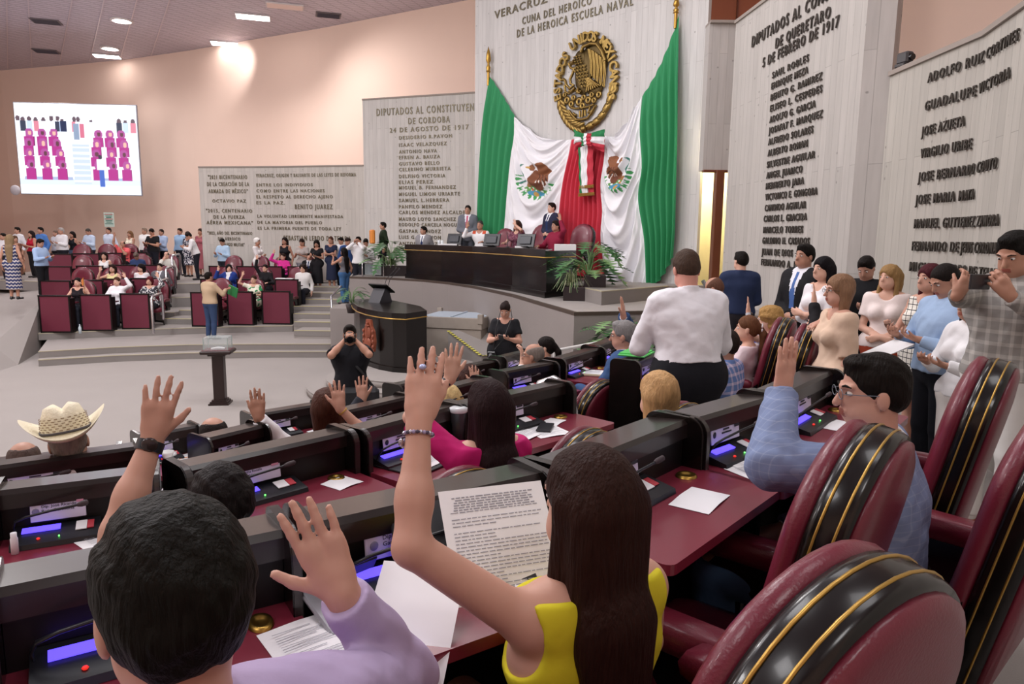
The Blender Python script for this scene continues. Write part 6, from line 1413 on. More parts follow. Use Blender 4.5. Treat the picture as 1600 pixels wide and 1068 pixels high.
ellp(128, 82, 4, 4.5, '3a3040'); rect(123, 86, 134, 102, 'eef0f8'); rect(125, 102, 134, 130, '4060b0'); rect(70, 26, 80, 44, '1c2848'); rect(90, 30, 98, 56, '8090a8'); rect(99, 30, 106, 52, 'c06880')
im2 = img.copy()
def scol(u, v): x = np.clip((u*IMW).astype(int), 0, IMW-1); y = np.clip(((1-v)*IMH).astype(int), 0, IMH-1); return im2[y, x]
me = grid_mesh('display', lambda u, v: np.stack([u*Ws, np.full_like(u, -.0), v*Hs], -1), 190, 142, attr_mat('screen_picture', .4, 1.25), scol); obj('display', me, scn)
# ---------------------------------------------------------------- plants
leaf_g = [M('leaf_green', '3c6a3c', .45, noise=.3, nscale=9), M('leaf_light', '6c8f5a', .5, noise=.3, nscale=9), M('leaf_pale', 'a9b58a', .5, noise=.2, nscale=9)]
def lobed_leaf(mb, base, dirv, L, w, lobes=5, mi=0, droop=.3):
    d = Vector(dirv).normalized(); sd = d.cross(Vector((0, 0, 1)));
    if sd.length < .1: sd = Vector((1, 0, 0))
    sd.normalize(); up = sd.cross(d); P = []
    sp_ = [base+d*L*t+Vector((0, 0, -droop*L*t*t)) for t in [i/lobes for i in range(lobes+1)]]
    for i in range(lobes):
        a, b = sp_[i], sp_[i+1]; ww = w*math.sin(PI*(i+.8)/(lobes+1))
        for s in (-1, 1):
            tip = a+(b-a)*1.2+sd*s*ww+up*ww*.2; mb.add([a, b, tip], [(0, 1, 2)], mi)
    mb.add([sp_[-1]-sd*w*.2, sp_[-1]+sd*w*.2, sp_[-1]+d*L*.2+Vector((0, 0, -droop*L*.3))], [(0, 1, 2)], mi)
def philodendron(root, c, R, H, n, seed, L=.45):
    rr = random.Random(seed)
    for i in range(n):
        a = rr.uniform(0, 2*PI); e = rr.uniform(.15, 1.3); r = R*math.cos(e)*rr.uniform(.6, 1); h = H*math.sin(e)*rr.uniform(.7, 1)+.05
        tip = Vector((c[0]+r*math.cos(a), c[1]+r*math.sin(a), c[2]+h)); mid = Vector((c[0]+r*.35*math.cos(a), c[1]+r*.35*math.sin(a), c[2]+h*.75))
        mb = MB(); mb.tube([c, mid, tip], .008, 5, 1); lobed_leaf(mb, tip, (math.cos(a), math.sin(a), .3-rr.random()*.8), L*rr.uniform(.7, 1.1), L*.42, 6, 0, .35); mb.build('leaf', [leaf_g[0] if rr.random() < .7 else leaf_g[1], leaf_g[1]], root)
def grass_tuft(root, c, R, n, seed):
    rr = random.Random(seed); 
    for i in range(n):
        a = rr.uniform(0, 2*PI); r = R*rr.uniform(.5, 1); h = R*rr.uniform(.3, .9); mb = MB()
        pts = [Vector(c)+Vector((math.cos(a)*r*t, math.sin(a)*r*t, h*math.sin(PI*t*.85)-.35*R*t*t)) for t in (0, .3, .6, 1)]
        sd = Vector((-math.sin(a), math.cos(a), 0))*.014
        V = []; [V.extend([p-sd*(1-.8*k/3), p+sd*(1-.8*k/3)]) for k, p in enumerate(pts)]
        mb.add(V, [(2*k, 2*k+1, 2*k+3, 2*k+2) for k in range(3)]); mb.build('blade', leaf_g[2] if rr.random() < .6 else leaf_g[1], root)
plm = M('planter_brown', '2b2022', .5)
x, y, _ = atZ(915, 468, 1.8); pr = empty('potted_plant', (x, y, 1.8), -.1, 'large split-leaf plant in a dark stepped planter at the right end of the dais table', 'plant')
MB().box((.17, .15, .24), (.42, .5, .48), bev=.01).box((-.22, -.05, .13), (.42, .6, .26), bev=.01).build('planter', plm, pr)
philodendron(pr, Vector((.05, .1, .42)), .55, .72, 30, 3); grass_tuft(pr, (-.28, -.05, .26), .45, 60, 5)
x, y, _ = atZ(612, 430.5, 1.8); pr = empty('potted_plant', (x, y, 1.8), .1, 'bushy plant in a low dark planter at the left end of the dais table', 'plant'); MB().box((0, 0, .15), (.95, .4, .3), bev=.01).build('planter', plm, pr); philodendron(pr, Vector((.0, 0, .3)), .75, .75, 34, 8, .5); grass_tuft(pr, (-.1, -.1, .3), .45, 30, 6)
pr = empty('potted_plant', (ray(968, 520)[0]*10.6, 10.6, .9), 0, 'green plant on the floor in front of the dais corner, behind the desks', 'plant'); MB().box((0, 0, .15), (.9, .35, .3), bev=.01).build('planter', plm, pr); philodendron(pr, Vector((0, 0, .28)), .6, .62, 34, 12, .34)
a = Vector(atY(866, 548, 8.7)); b = Vector(atY(1004, 522, 10.0)); hr = MB().tube([a, b], .022, 8).build('guard_rail', M('white_rail', 'e4e4e2', .35), label='long white rail in front of the dais corner, beyond the desks', cat='railing')
for p in (a, b): MB().tube([p, Vector((p.x, p.y, .7))], .018, 8).build('post', MATS['white_rail'], hr)
x, y, _ = atZ(545, 492, 1.2); pr = empty('potted_plant', (x+.05, y+.1, 1.24), 0, 'small plant on the grey block by the dais stairs', 'plant'); MB().lathe([(0, 0), (.1, 0), (.14, .2), (0, .2)]).build('planter', plm, pr); philodendron(pr, Vector((0, 0, .2)), .3, .4, 12, 14, .25)
# security camera on the wall, junction boxes
s_, z_, _ = seg_hit(AD, 1409, 113); x, y, ux, uy = along(AD, s_); sc2 = empty('security_camera', (x+.05, y+.05, 4.93), .3, 'dark security camera on top of the right concrete wall', 'camera')
MB().box((0, 0, .02), (.16, .14, .04), bev=.01).build('bracket', M('cam_grey', '3c3a3c', .5), sc2); MB().box((0, 0, .10), (.11, .16, .13), bev=.02).build('housing', M('cam_grey', '3c3a3c'), sc2); MB().tube([(0, -.07, .1), (0, -.11, .095)], .035, 12).build('lens', M('lens_black', '0c0c10', .1), sc2)
q = atY(61/2.543, 755/2.543, 31.0); MB().ell(q, (.22, .1, .22), 14).build('wall_sensor', M('sensor_white', 'd8d4dc', .5), label='round pale wall sensor below the left corner of the screen', cat='sensor')
# ledge blocks near the door
x, y, _ = atZ(1185, 520, 1.4); MB().box((ray(1150, 500)[0]*10.9, 10.9, 1.5), (1.3, .9, .8), bev=.02).build('wall_ledge', ddm, kind='structure'); MB().box((ray(1195, 500)[0]*9.9, 9.9, 1.28), (.5, .9, .36), bev=.02).build('wall_ledge', ddm, kind='structure')
pa = Vector(atY(1098, 440, 11)); pb2 = Vector(atY(1110, 460, 11)); MB().tube([pa+Vector((0, 0, .02)), pb2, pb2+Vector((0, 0, -1.0))], .03, 8).build('ramp_rail', steel, label='white slanting rail beyond the bald man', cat='railing')
# ---------------------------------------------------------------- people across the hall
def seg_pos(px, Y): return ray(px, 380)[0]*Y
GB = 'people standing along the back wall'; GS = 'delegates seated across the hall'
def stand(px, ytop, Y, z, label, **k):
    """feet on z; the height follows from the top of the head"""
    x = seg_pos(px, Y); top = 3+ray(px, ytop)[2]*Y; h = k.pop('h', None) or min(1.86, max(1.5, (top-z)/.985)); k.setdefault('group', GB)
    face = k.pop('face', None)
    if face is None: face = 270+math.degrees(math.atan2(-x*.6, Y))*-1
    return person(label, x, Y, z, face, 'stand', h=h, **k)
W_, LB, BK_, NV = 'e6e7ec', 'a9bfdc', '1c1d22', '232b44'
P_ = 'phone'
back = [
 (6, 365, 24.5, 1.3, 'man in white shirt cut by the left edge behind the long-haired woman', dict(top=('shirt', W_), L='down')),
 (24, 369, 24.0, 1.3, 'woman in brown dress beside the long-haired woman at far left', dict(sex='f', hair=('bob', '5a4030'), top=('dress', '6e4a3c'), bottom=('midi', '6e4a3c'), face=330)),
 (29, 355, 27.0, 1.34, 'tall man in white shirt and khaki trousers at far left', dict(top=('shirt', W_), bottom=('trousers', '9c8a68'))),
 (50, 361, 25.5, 1.34, 'woman with curly dark hair in sleeveless red top', dict(sex='f', hair=('wavy', '241a1a'), top=('sleeveless', 'b01c34'), bottom=('trousers', '1c1c20'), R=P_, L='phone', b=1.1)),
 (65, 355, 27.0, 1.34, 'man in bright blue shirt behind the woman in red', dict(top=('shirt', '4f7ec4'), b=1.15, hair=('short', '15100e'))),
 (88, 360, 27.6, 1.34, 'man in white shirt half hidden left of the camera man', dict(top=('shirt', W_), hair=('crop', '6a5a50'))),
 (97, 356, 26.8, 1.34, 'heavy grey-haired man in white shirt holding a camera on a strap', dict(top=('shirt', W_), hair=('short', 'a8a4a2'), b=1.25, L=P_, R=P_)),
 (114, 362, 27.4, 1.34, 'long-haired woman in black tank top by the peach wall', dict(sex='f', hair=('long', '1c1413'), top=('tank', BK_), bottom=('jeans', '6a7c9a'))),
 (140, 357, 27.4, 1.34, 'man in light blue shirt looking down at his phone', dict(top=('shirt', 'c0d2ea'), L=P_, R=P_, head=(0, 25, 0), hair=('crop', '4a4440'), b=1.1)),
 (171, 354, 27.6, 1.34, 'man in pale blue shirt standing behind the man in coral', dict(top=('shirt', 'cfdcf0'), hair=('crop', '2a2422'))),
 (204, 361, 27.5, 1.34, 'woman in cream sleeveless dress by the peach wall', dict(sex='f', hair=('long', '7a5a40'), top=('sleeveless', 'ece4d0'), bottom=('skirt', 'ece4d0'), L='fold')),
 (227, 355, 27.4, 1.34, 'man in open-necked white shirt beside the man in black', dict(top=('shirt', 'f0f0f0'), hair=('short', '8a7a6c'), b=1.15)),
 (239, 357, 26.6, 1.34, 'man in black t-shirt looking down at his phone', dict(top=('tee', '17181c'), L=P_, R=P_, head=(10, 30, 0), b=1.2, hair=('short', '191310'))),
 (253, 358, 27.5, 1.34, 'bearded man in light blue shirt holding a folder', dict(top=('shirt', 'aec2e2'), hair=('crop', '2a201c'), L='fold', R='fold')),
 (282, 353.5, 27.8, 1.34, 'man in light blue shirt and black trousers right of the stairs', dict(top=('shirt', '9fbfe0'), hair=('short', '241a16'))),
 (294, 362, 27.0, 1.34, 'woman in black and white floral dress', dict(sex='f', hair=('long', '2c1c16'), top=('dress', '2a2c40', 'floral', 'e8e8ee'), bottom=('skirt', '2a2c40', 'floral', 'e8e8ee'), b=1.15, L='fold', R='fold')),
 (314, 356, 27.2, 1.34, 'woman in dusty pink dress against the wall', dict(sex='f', hair=('bun', '3a241c'), top=('blouse', 'a8606a', None, None, 1.9), bottom=('midi', 'a8606a'), b=1.1)),
 (306, 374, 25.2, 1.34, 'man in white shirt and black trousers bending over his phone', dict(top=('shirt', 'f2f2f4'), face=205, lean=18, L=P_, R=P_, head=(0, 25, 0), hair=('short', '191412'), h=1.72)),
 (348, 369, 24.8, 1.12, 'man in pale blue shirt reading his phone in front of the lettered wall', dict(top=('shirt', 'b4d0ea'), L=P_, R=P_, head=(0, 28, 0), hair=('short', '1a1412'), h=1.72, b=1.1)),
 (402, 372, 24.2, 1.08, 'woman in white with a white head wrap seen from the side', dict(sex='f', hair=('wrap', 'f0f0f0'), top=('blouse', 'f2f0f0', None, None, 1.5), bottom=('wide', 'ecebea'), face=350, R='fold')),
 (445, 371, 24.0, 1.1, 'long-haired woman in black sleeveless top by the lettered wall', dict(sex='f', hair=('long', '221614'), top=('sleeveless', BK_), bottom=('trousers', 'a89c90'))),
 (472, 373, 24.0, 1.1, 'woman in beige top and grey trousers reading her phone', dict(sex='f', hair=('pony', '2a1a16'), top=('blouse', 'b4aca8'), bottom=('trousers', '8a8a92'), L=P_, R=P_, head=(0, 22, 0))),
 (495, 375, 23.7, 1.1, 'dark-haired woman in black dress holding a phone', dict(sex='f', hair=('long', '17110f'), top=('dress', '1c1b1f'), bottom=('midi', '1c1b1f'), L=P_, R=P_, head=(15, 20, 0))),
 (517, 370, 23.6, 1.22, 'woman in long navy dress and pale shoes on the stairs', dict(sex='f', hair=('pony', '4a2c20'), top=('dress', '262d46'), bottom=('midi', '262d46'), L='fold', R='fold', shoes='d8ccbe')),
 (533, 371, 23.9, 1.2, 'man in white shirt behind the woman in navy', dict(top=('shirt', 'ecedf0'), head=(-20, 15, 0))),
 (543, 371.5, 23.0, 1.2, 'man in blue jacket looking down near the dais', dict(top=('shirt', '2c4a80'), head=(25, 25, 0), face=300, hair=('short', '2a1c18'))),
 (537, 390, 20.6, .98, 'woman in grey top and jeans with very long black hair seen from behind', dict(sex='f', hair=('xlong', '15100f'), top=('tank', '6a6a70'), bottom=('jeans', '3f6694'), face=150, L='phonehigh', h=1.66)),
 (560, 370, 21.6, 1.2, 'photographer in white shirt with a camera at his face beside the dais', dict(top=('shirt', 'f0f0f2'), L='camera', R='camera', hair=('short', '17120f'))),
 (572, 373, 21.9, 1.2, 'man in white shirt and jeans right of the photographer in white', dict(top=('shirt', 'ecebec'), bottom=('jeans', '3c5c88'), L=P_, R=P_, head=(20, 30, 0))),
]
for px, yt, Y, z, lab, k in back: stand(px, yt, Y, z, lab, **k)
GD = 'people on the dais'
pi = stand(599, 369, 21.8, 1.8, 'person with dark hair holding an orange bag behind the left planter', h=1.6, top=('shirt', '22301f'), face=200, group=GD, hair=('short', '17110f'))
held(pi, MB().box((-.1, .35, 1.15), (.42, .12, .42), bev=.03), 'orange_bag', M('orange_bag', 'e8913c', .6), 'orange bag held up behind the left planter', 'bag')
# ramp at left
pi = stand(16, 361, 18.6, 1.2, 'woman with long fair hair in a navy and white striped dress walking away', sex='f', h=1.72, face=100, hair=('xlong', '8a7458'), top=('dress', '39406a', 'stripe', 'c9c2c0', 0), bottom=('midi', '39406a', 'stripe', 'c9c2c0'), group='people on the left aisle', R='side', b=1.1)
stand(62, 375, 19.6, 1.2, 'man in light blue shirt and black trousers using a phone by the burgundy desks', h=1.6, face=352, top=('shirt', 'a6c0e4'), bottom=('trousers', '15161b'), L=P_, R=P_, head=(0, 22, 0), group='people on the left aisle', b=1.1)
# man in tan shirt with a green folder
x, y, _ = atZ(331, 530, .30); pi = person('man in tan shirt and jeans with his back turned, holding a green folder', x, y, .30, 62, h=1.74, top=('shirt', 'c2a98c'), bottom=('jeans', '35486a'), L=P_, R=((.05, .62, -.2), (.8, 0, -1), (0, 1, 0), (0, 0, 1), 'grip'), shoes='3c2a22', hair=('short', '17120f'), b=1.1)
held(pi, MB().box((.25, .52, 1.22), (.34, .03, .26), bev=.005, rot=Matrix.Rotation(.3, 3, 'Y')), 'green_folder', M('folder_green', '2c7a44', .5), 'green folder held by the man in the tan shirt', 'folder')
# kneeling woman
x, y, _ = atZ(489, 473, .63); person('woman in white blouse and black trousers crouching on the stairs', x, y-.1, .63, 250, 'squat', h=1.62, sex='f', hair=('long', '1c1413'), top=('blouse', 'efece8'), bottom=('trousers', '20222c'), L='phonehigh', R='lap', head=(-10, 0, 0), glasses='202020')
# seated delegates: (row, seat), px of the head
def sit(r, k, label, dx=0, dy=.82, **kw):
    x, y, z, px = SEAT[(r, k)]; kw.setdefault('group', GS); kw.setdefault('h', 1.68); f = kw.pop('face', 270)
    return person(label, x+dx, y+dy, z, f+(6 if x < -9.2 else -2), 'sit', **kw)
UPL = dict(L='up'); 
sit(0, 0, 'dark-haired woman in black top raising her hand at the leftmost front desk', dx=.12, sex='f', skin='light', hair=('pony', '1c1412'), top=('tank', '201a20'), L='upbent', R='desk')
sit(0, 1, 'woman in white blouse with one arm raised high in the front row', dx=.12, sex='f', skin='light', hair=('pony', '4a2e22'), top=('shirt', 'f2f2f6'), L='up', R='desk', b=1.25)
sit(0, 2, 'woman with red-dyed hair tilting her head, hand raised', dx=.0, sex='f', skin='light', hair=('bob', '5c1c24'), top=('blouse', '3c3c44', 'floral', 'd8d8d8', 1.9), L='up', R='desk', head=(0, 5, -14))
sit(0, 4, 'woman in white and green patterned dress raising her hand', dx=.1, sex='f', skin='light', hair=('bun', '3a241c'), top=('blouse', 'ecebd8', 'blotch', '2f8a54'), bottom=('midi', 'ecebd8', 'blotch', '2f8a54'), R='up', L='desk')
sit(1, 1, 'woman in pale yellow top with hand raised in the second row', dx=.25, sex='f', skin='light', hair=('wavy', '2c1c18'), top=('tank', 'ece2a8'), R='upbent', L='desk')
sit(1, 2, 'woman with straight black hair looking aside in the second row', dx=.3, sex='f', skin='light', hair=('straight', '191214'), top=('blouse', 'ece8ec'), head=(-35, 10, 0))
sit(1, 3, 'man in grey suit with glasses at the end of the second row', dx=.05, b=1.2, skin='light', top=('jacket', '6a6a70'), hair=('short', '241a18'))
sit(1, 4, 'woman with black bob in a blue jacket raising her hand', dx=.15, sex='f', skin='light', hair=('bob', '141012'), top=('jacket', '27408c'), R='upbent', head=(30, 0, 0))
sit(1, 5, 'woman in black raising one arm high in the second row', dx=.2, sex='f', skin='light', hair=('bun', '1c1413'), top=('shirt', '1b1a1e'), R='uphigh', L='desk')
sit(1, 6, 'man with glasses and dark vest over white shirt, papers in front', dx=.25, skin='light', top=('shirt', 'e6e4e2'), hair=('curly', '2a1c18'), glasses='1c1c1c')
sit(2, 1, 'woman with wavy dark hair in white in the third row', dx=.0, sex='f', skin='light', hair=('wavy', '241817'), top=('sleeveless', 'f0f0f0'), head=(10, 0, 0))
sit(2, 2, 'man in blue shirt with head bowed in the third row', dx=.1, top=('shirt', '33456e'), head=(0, 40, 0), lean=12, hair=('short', '6a5c54'))
sit(2, 3, 'balding man in pale shirt, hand on his chin', dx=.1, top=('shirt', 'dcdcd4'), R='chin', hair=('bald', '4a4440'), skin='light')
sit(2, 6, 'woman in bright pink blouse raising her arm in the third row', dx=.12, sex='f', skin='light', hair=('pony', '2c1c18'), top=('shirt', 'e03a9c'), R='up', L='desk', head=(-15, 0, 0))
sit(2, 7, 'man in black jacket with his hand raised at the end of the third row', dx=.15, top=('jacket', '1d1c20'), L='upbent', skin='light', b=1.15)
sit(3, 2, 'man in coral polo shirt raising his bare arm in the back row', dx=.0, top=('polo', 'e8686c'), R='uphigh', L='chin', skin='mid', b=1.25, hair=('bald', '2a2420'))
sit(3, 3, 'long-haired woman in dark top in the back row', dx=.15, sex='f', skin='light', hair=('wavy', '241817'), top=('blouse', '4a3a40'))
# ---- people of the dais
def dseat(px, ytop, Y, label, **k):
    x = seg_pos(px, Y); return person(label, x, Y, 2.05, k.pop('face', 232), 'sit', group=GD, **k)
person('seated man in grey suit at the far left end of the dais table', seg_pos(662, 20.6), 20.6, 1.8, 250, 'sit', h=1.72, top=('jacket', '8d8c90', 'glen', 'a4a3a8'), hair=('short', '17120f'), skin='mid', group=GD, head=(-30, 0, 0), torso_up=.1)
stand(731, 320, 19.1, 2.05, 'standing man in grey suit and pink tie in front of the lettered wall', h=1.78, top=('jacket', '6f737c', None, 'e8e8f0', None, 'c0607a'), bottom=('trousers', '5a5e68'), L='front', R='front', face=262, group=GD, skin='mid', hair=('short', '2c2422'))
dseat(751, 353, 18.75, 'man in white shirt with red embroidery, hand raised, on the dais', h=1.72, top=('kit', 'f4f4f6', None, 'd85a3c', 1.9), R='upbent', L='desk', hair=('crop', '4a4644'), face=250, torso_up=.0, lean=4)
dseat(808, 354, 17.2, 'woman with dark hair shading her brow with a raised hand on the dais', h=1.66, sex='f', top=('blouse', '6a3a4c', 'floral', '8a5a68'), hair=('wavy', '3a241c'), L=((-.15, .35, .40), (.9, .5, -.2), (-.2, 0, 1), (0, 1, 0), 'open'), R='desk', skin='light', torso_up=.0)
dseat(868, 361, 15.7, 'man in maroon shirt raising his hand on the dais', h=1.74, top=('shirt', '8a1f3c'), L='up', R='desk', hair=('short', '241a18'), face=215, torso_up=-.06, b=1.1)
stand(861, 331, 16.7, 2.05, 'standing man in navy suit behind the man in maroon', h=1.76, top=('jacket', '2a2c44'), bottom=('trousers', '2a2c44'), face=215, L='front', R='front', group=GD, skin='light', hair=('short', '241a18'))
# ---------------------------------------------------------------- people of the near rows
GN = 'delegates seated in the near rows'; GR = 'people standing along the right wall'
def wpt(px, py, Y): return atY(px, py, Y)
def stand2(px, ytop, Y, z, label, face, **k):
    x = ray(px, 450)[0]*Y; top = 3+ray(px, ytop)[2]*Y; h = k.pop('h', None) or (top-z)/.985; k.setdefault('group', GR)
    return person(label, x, Y, z, face, 'stand', h=h, **k)
def sit2(px, ytop, Y, z, label, face, **k):
    """seated; the trunk is raised or lowered a little so that the top of the head is where it is seen"""
    h = k.pop('h', 1.7); s = h/1.75; top = 3+ray(px, ytop)[2]*Y; nat = z+.47+.10+(1.755-.93)*s; k.setdefault('group', GN)
    up = top-nat; x = ray(px, ytop+60)[0]*Y
    if abs(up) > .18: print('SIT', label[:30], 'raise', round(up, 2), 'pos', round(x, 2), Y)
    up = max(-.15, min(.12, up)); i = person(label, x, Y, z, face, 'sit', h=h, torso_up=up, **k); return i
def cuffwatch(info, sd, col, name='wristwatch', r=.031, back=.025, wide=.022, face=True):
    sh, e, w, ar, dd, pp, hs2 = info['arm'][sd]; d = nrm(w-e); c = w-d*back; mb = MB(); mb.tube([tuple(c-d*wide/2), tuple(c+d*wide/2)], r*info['s']**.7, 18)
    if face: q = c-nrm(pp-d*float(pp@d))*r; R = Vector(tuple(-pp)).to_track_quat('Z', 'Y').to_matrix(); mb.ell(tuple(q), (.021, .021, .007), 14, 1, R)
    return mb.build(name, [M('strap_'+col, col, .4), M('watch_glass', '3a3030', .15)], info['root'])
# man in lilac (nearest, lower left)
i = sit2(268, 782, .88, 1.3, 'man with thick black hair in a lilac shirt, seen from behind at the lower left', 128, h=1.84, b=1.15, skin='tan', hair=('thick', '15130f'), top=('shirt', 'b9a8cc'), vox=.0052, hs_=1.06, head=(0, 6, 0),
    R=('w', wpt(533, 925, 1.16), (.35, -.1, -1), (-.40, .1, .9), (-.5, .8, .35), 'wave'), L='desk')
# woman in yellow
i = sit2(922, 690, 1.38, 1.3, 'woman in a sleeveless yellow top with very long brown hair, arm raised in the foreground', 122, h=1.68, sex='f', b=1.12, skin='tan', hair=('xlong', '2e1a14'), hair_len=.95, top=('tank', 'd8cc2c'), bottom=('trousers', '1d1d22'), vox=.0052, head=(8, 0, 0),
    L=('w', wpt(655, 655, 1.36), (.9, -.2, -.5), (.06, .45, .85), (-.3, .75, -.4), 'flat'), R='desk')
sh, e, w, ar, dd, pp, hs2 = i['arm'][-1]; d = nrm(w-e); mb = MB(); rr = random.Random(2); a0 = nrm(np.cross(d, v3(0, 0, 1)+v3(.3, 0, 0))); b0 = np.cross(d, a0)
for k in range(26):
    t = 2*PI*k/26; c = w-d*.03+(a0*math.cos(t)+b0*math.sin(t))*.0285; mb.ell(tuple(c), (.0042,)*3, 8, k % 3)
for k in range(7):
    t = 2*PI*k/26+1.2; c = w-d*(.043+.006*rr.random())+(a0*math.cos(t)+b0*math.sin(t))*.033; mb.ell(tuple(c), (.006, .005, .009), 6, k % 2)
mb.build('bead_bracelet', [M('silver_bead', 'c8c8d4', .2, metal=.9), M('lilac_bead', 'a89cc0', .3), M('dark_bead', '50485c', .3)], i['root'])
q = w+nrm(dd)*.105; MB().ell(tuple(q-nrm(pp)*.012+nrm(np.cross(dd, pp))*.008), (.008, .008, .006), 10).build('ring', M('ring_stone', 'b8c4ec', .1, metal=.4), i['root'])
# man in grey-blue jacket
i = sit2(1368, 543, 2.22, 1.3, 'man in a grey-blue checked jacket and glasses with his left hand raised', 150, h=1.78, b=1.28, skin='tan', hair=('short', '17120f'), top=('jacket', '8090b4', 'glen', 'a8b4cc'), bottom=('jeans', '4a6a8c'), glasses='707880', head=(22, 4, 0), vox=.0052,
    L=('w', wpt(1222, 612, 2.2), (1, 0, -1), (.12, .1, 1), (-.5, .85, 0), 'flat'), R='lap')
cuffwatch(i, -1, '2c2e34', r=.034); sh, e, w, ar, dd, pp, hs2 = i['arm'][-1]; d = nrm(w-e); MB().tube([tuple(w-d*.085), tuple(w-d*.045)], .037, 18).build('shirt_cuff', cloth('e8ecf6'), i['root'])
# man with the black watch, only his arm shows
i = sit2(262, 800, 1.72, 1.1, 'man in a dark green shirt behind the lilac one, arm with black watch raised', 135, h=1.72, b=1.1, skin='tan', hair=('short', '1a1512'), top=('shirt', '3f4a3c', None, None, .75), vox=.006, L=('w', wpt(243, 668, 1.85), (.6, 0, -.8), (.22, .05, 1), (-.3, .95, .1), 'open'), R='desk')
cuffwatch(i, -1, '20242a', r=.036, wide=.028)
i = sit2(350, 734, 2.02, 1.1, 'man with thick dark hair in white shirt, head bowed, seen from behind', 130, h=1.70, b=1.1, hair=('thick', '1f1a1a'), top=('shirt', 'eceef4'), head=(0, 18, 0), L='desk', R='desk2')
# woman in pink
i = sit2(762, 590, 2.95, 1.1, 'woman in a hot pink blouse with long straight dark hair, seen from behind', 125, h=1.64, sex='f', skin='light', hair=('xlong', '2a1a1c'), hair_len=1.12, top=('blouse', 'c41f6e', None, None, .95), head=(0, 0, 0),
    L=('w', wpt(704, 590, 3.0), (.6, 0, -.8), (.12, .1, 1), (-.4, .9, 0), 'open'), R='desk')
cuffwatch(i, -1, '1c1c20', 'wrist_band', r=.026, wide=.008, face=False)
i = sit2(1028, 578, 3.35, 1.1, 'woman with a blonde bob in white, seen from behind', 120, h=1.62, sex='f', skin='light', hair=('bob', 'c8a070'), top=('blouse', 'ecebec', None, None, 1.4), L='desk', R='desk')
i = sit2(512, 604, 3.95, .9, 'person with short brown hair, gold bracelet on the raised arm', 120, h=1.66, sex='f', skin='tan', hair=('bob', '4a2c22'), top=('tank', '2a2228'), L='desk', R=('w', wpt(531, 637, 3.75), (.6, 0, -.8), (-.12, .1, 1), (-.3, .9, 0), 'open'))
cuffwatch(i, 1, 'c8a040', 'gold_bracelet', r=.028, wide=.006, face=False)
i = sit2(590, 640, 4.75, .7, 'delegate hidden behind the desks, hand raised beside the camera bag', 130, h=1.58, top=('shirt', '2a2c34'), L=('w', wpt(566, 624, 4.6), (.6, 0, -.8), (-.05, .1, 1), (-.3, .9, 0), 'open'), R='desk', skin='tan')
i = sit2(112, 684, 3.3, .9, 'man wearing a pale straw hat in the left rows', 128, h=1.72, skin='tan', hair=('short', '8a8078'), top=('shirt', 'f0f0f4'), L='desk', R='desk', head=(-6, 6, -6))
# straw hat
hp = i['hp']; Rh = Matrix(i['Rh'].tolist()); mb = MB(); V = []; F = []; n = 40
prof = [(.0, .165, 0), (.045, .168, 0), (.075, .155, 0), (.092, .11, 0), (.100, .06, 0), (.104, .035, 0), (.13, .03, 1), (.17, .035, 1), (.205, .05, 1), (.208, .048, 1), (.17, .028, 1), (.104, .022, 0)]
for r, zz, br in prof:
    for k in range(n):
        t = 2*PI*k/n; x_ = r*math.cos(t)*(1.0 if not br else .86); y_ = r*math.sin(t)*1.22; z2 = zz
        if br: z2 += .075*abs(math.cos(t))**2.2*((r-.10)/.1)-.02*abs(math.sin(t))
        else: z2 -= .03*max(0, 1-abs(x_)/.03)*(1 if zz > .14 else 0)
        v = Rh @ Vector((x_, y_-.01, z2)); V.append(tuple(Vector(hp(0, 0, .03))+v))
F = [(a*n+b, a*n+(b+1) % n, (a+1)*n+(b+1) % n, (a+1)*n+b) for a in range(len(prof)-1) for b in range(n)]
mb.add(V, F, 0, True); mh_ = mb.build('straw_hat', M('straw', 'e6dcc0', .7, noise=.12, nscale=60, bump=.6, bscale=90), i['root'])
mb = MB(); mb.tube([tuple(Vector(hp(0, 0, .03))+(Rh @ Vector((.107*math.cos(t), .107*1.22*math.sin(t)-.01, .043)))) for t in np.linspace(0, 2*PI, 30)], .006, 6); mb.build('hat_band', M('hat_band', '3a3438', .6), mh_)
mb = MB()
for row in range(6):
    for k in range(22):
        t = 2*PI*(k+.5*(row % 2))/22; r = .1045-.0012*row; mb.box(tuple(Vector(hp(0, 0, .03))+(Rh @ Vector((r*math.cos(t), r*1.22*math.sin(t)-.01, .055+row*.011)))), (.002, .014, .004), rot=Rh @ Matrix.Rotation(t, 3, 'Z'))
mb.build('weave_pattern', M('straw_dark', '8a7458', .7), mh_)
i = sit2(40, 686, 3.5, .7, 'balding man at the far left edge, head just above the desk', 130, h=1.68, hair=('bald', '5a4a44'), top=('shirt', 'd8dae0'), L='desk', R='desk')
i = sit2(335, 648, 3.9, .7, 'balding man in white cuffs with his right hand raised, middle of the rows', 130, h=1.68, hair=('bald', '241c1a'), top=('shirt', 'f0f0f4'), L='desk', R=('w', wpt(404, 652, 3.85), (.8, 0, -.8), (-.05, .1, 1), (-.3, .95, 0), 'flat'))
i = sit2(733, 568, 5.6, .7, 'woman in a blue blouse with white flowers, hand raised with dark nails', 125, h=1.62, sex='f', skin='tan', hair=('long', '3a201a'), top=('blouse', '5484c4', 'floral', 'e8eef6', .8), L='desk', R=('w', wpt(742, 600, 5.35), (.8, 0, -.8), (-.05, .1, 1), (-.2, .95, 0), 'open'))
i = sit2(700, 600, 4.85, .7, 'blonde woman seen between the raised hands', 125, h=1.58, sex='f', skin='light', hair=('wavy', 'cdb07c'), top=('blouse', '3c3a40'), L='desk', R='desk')
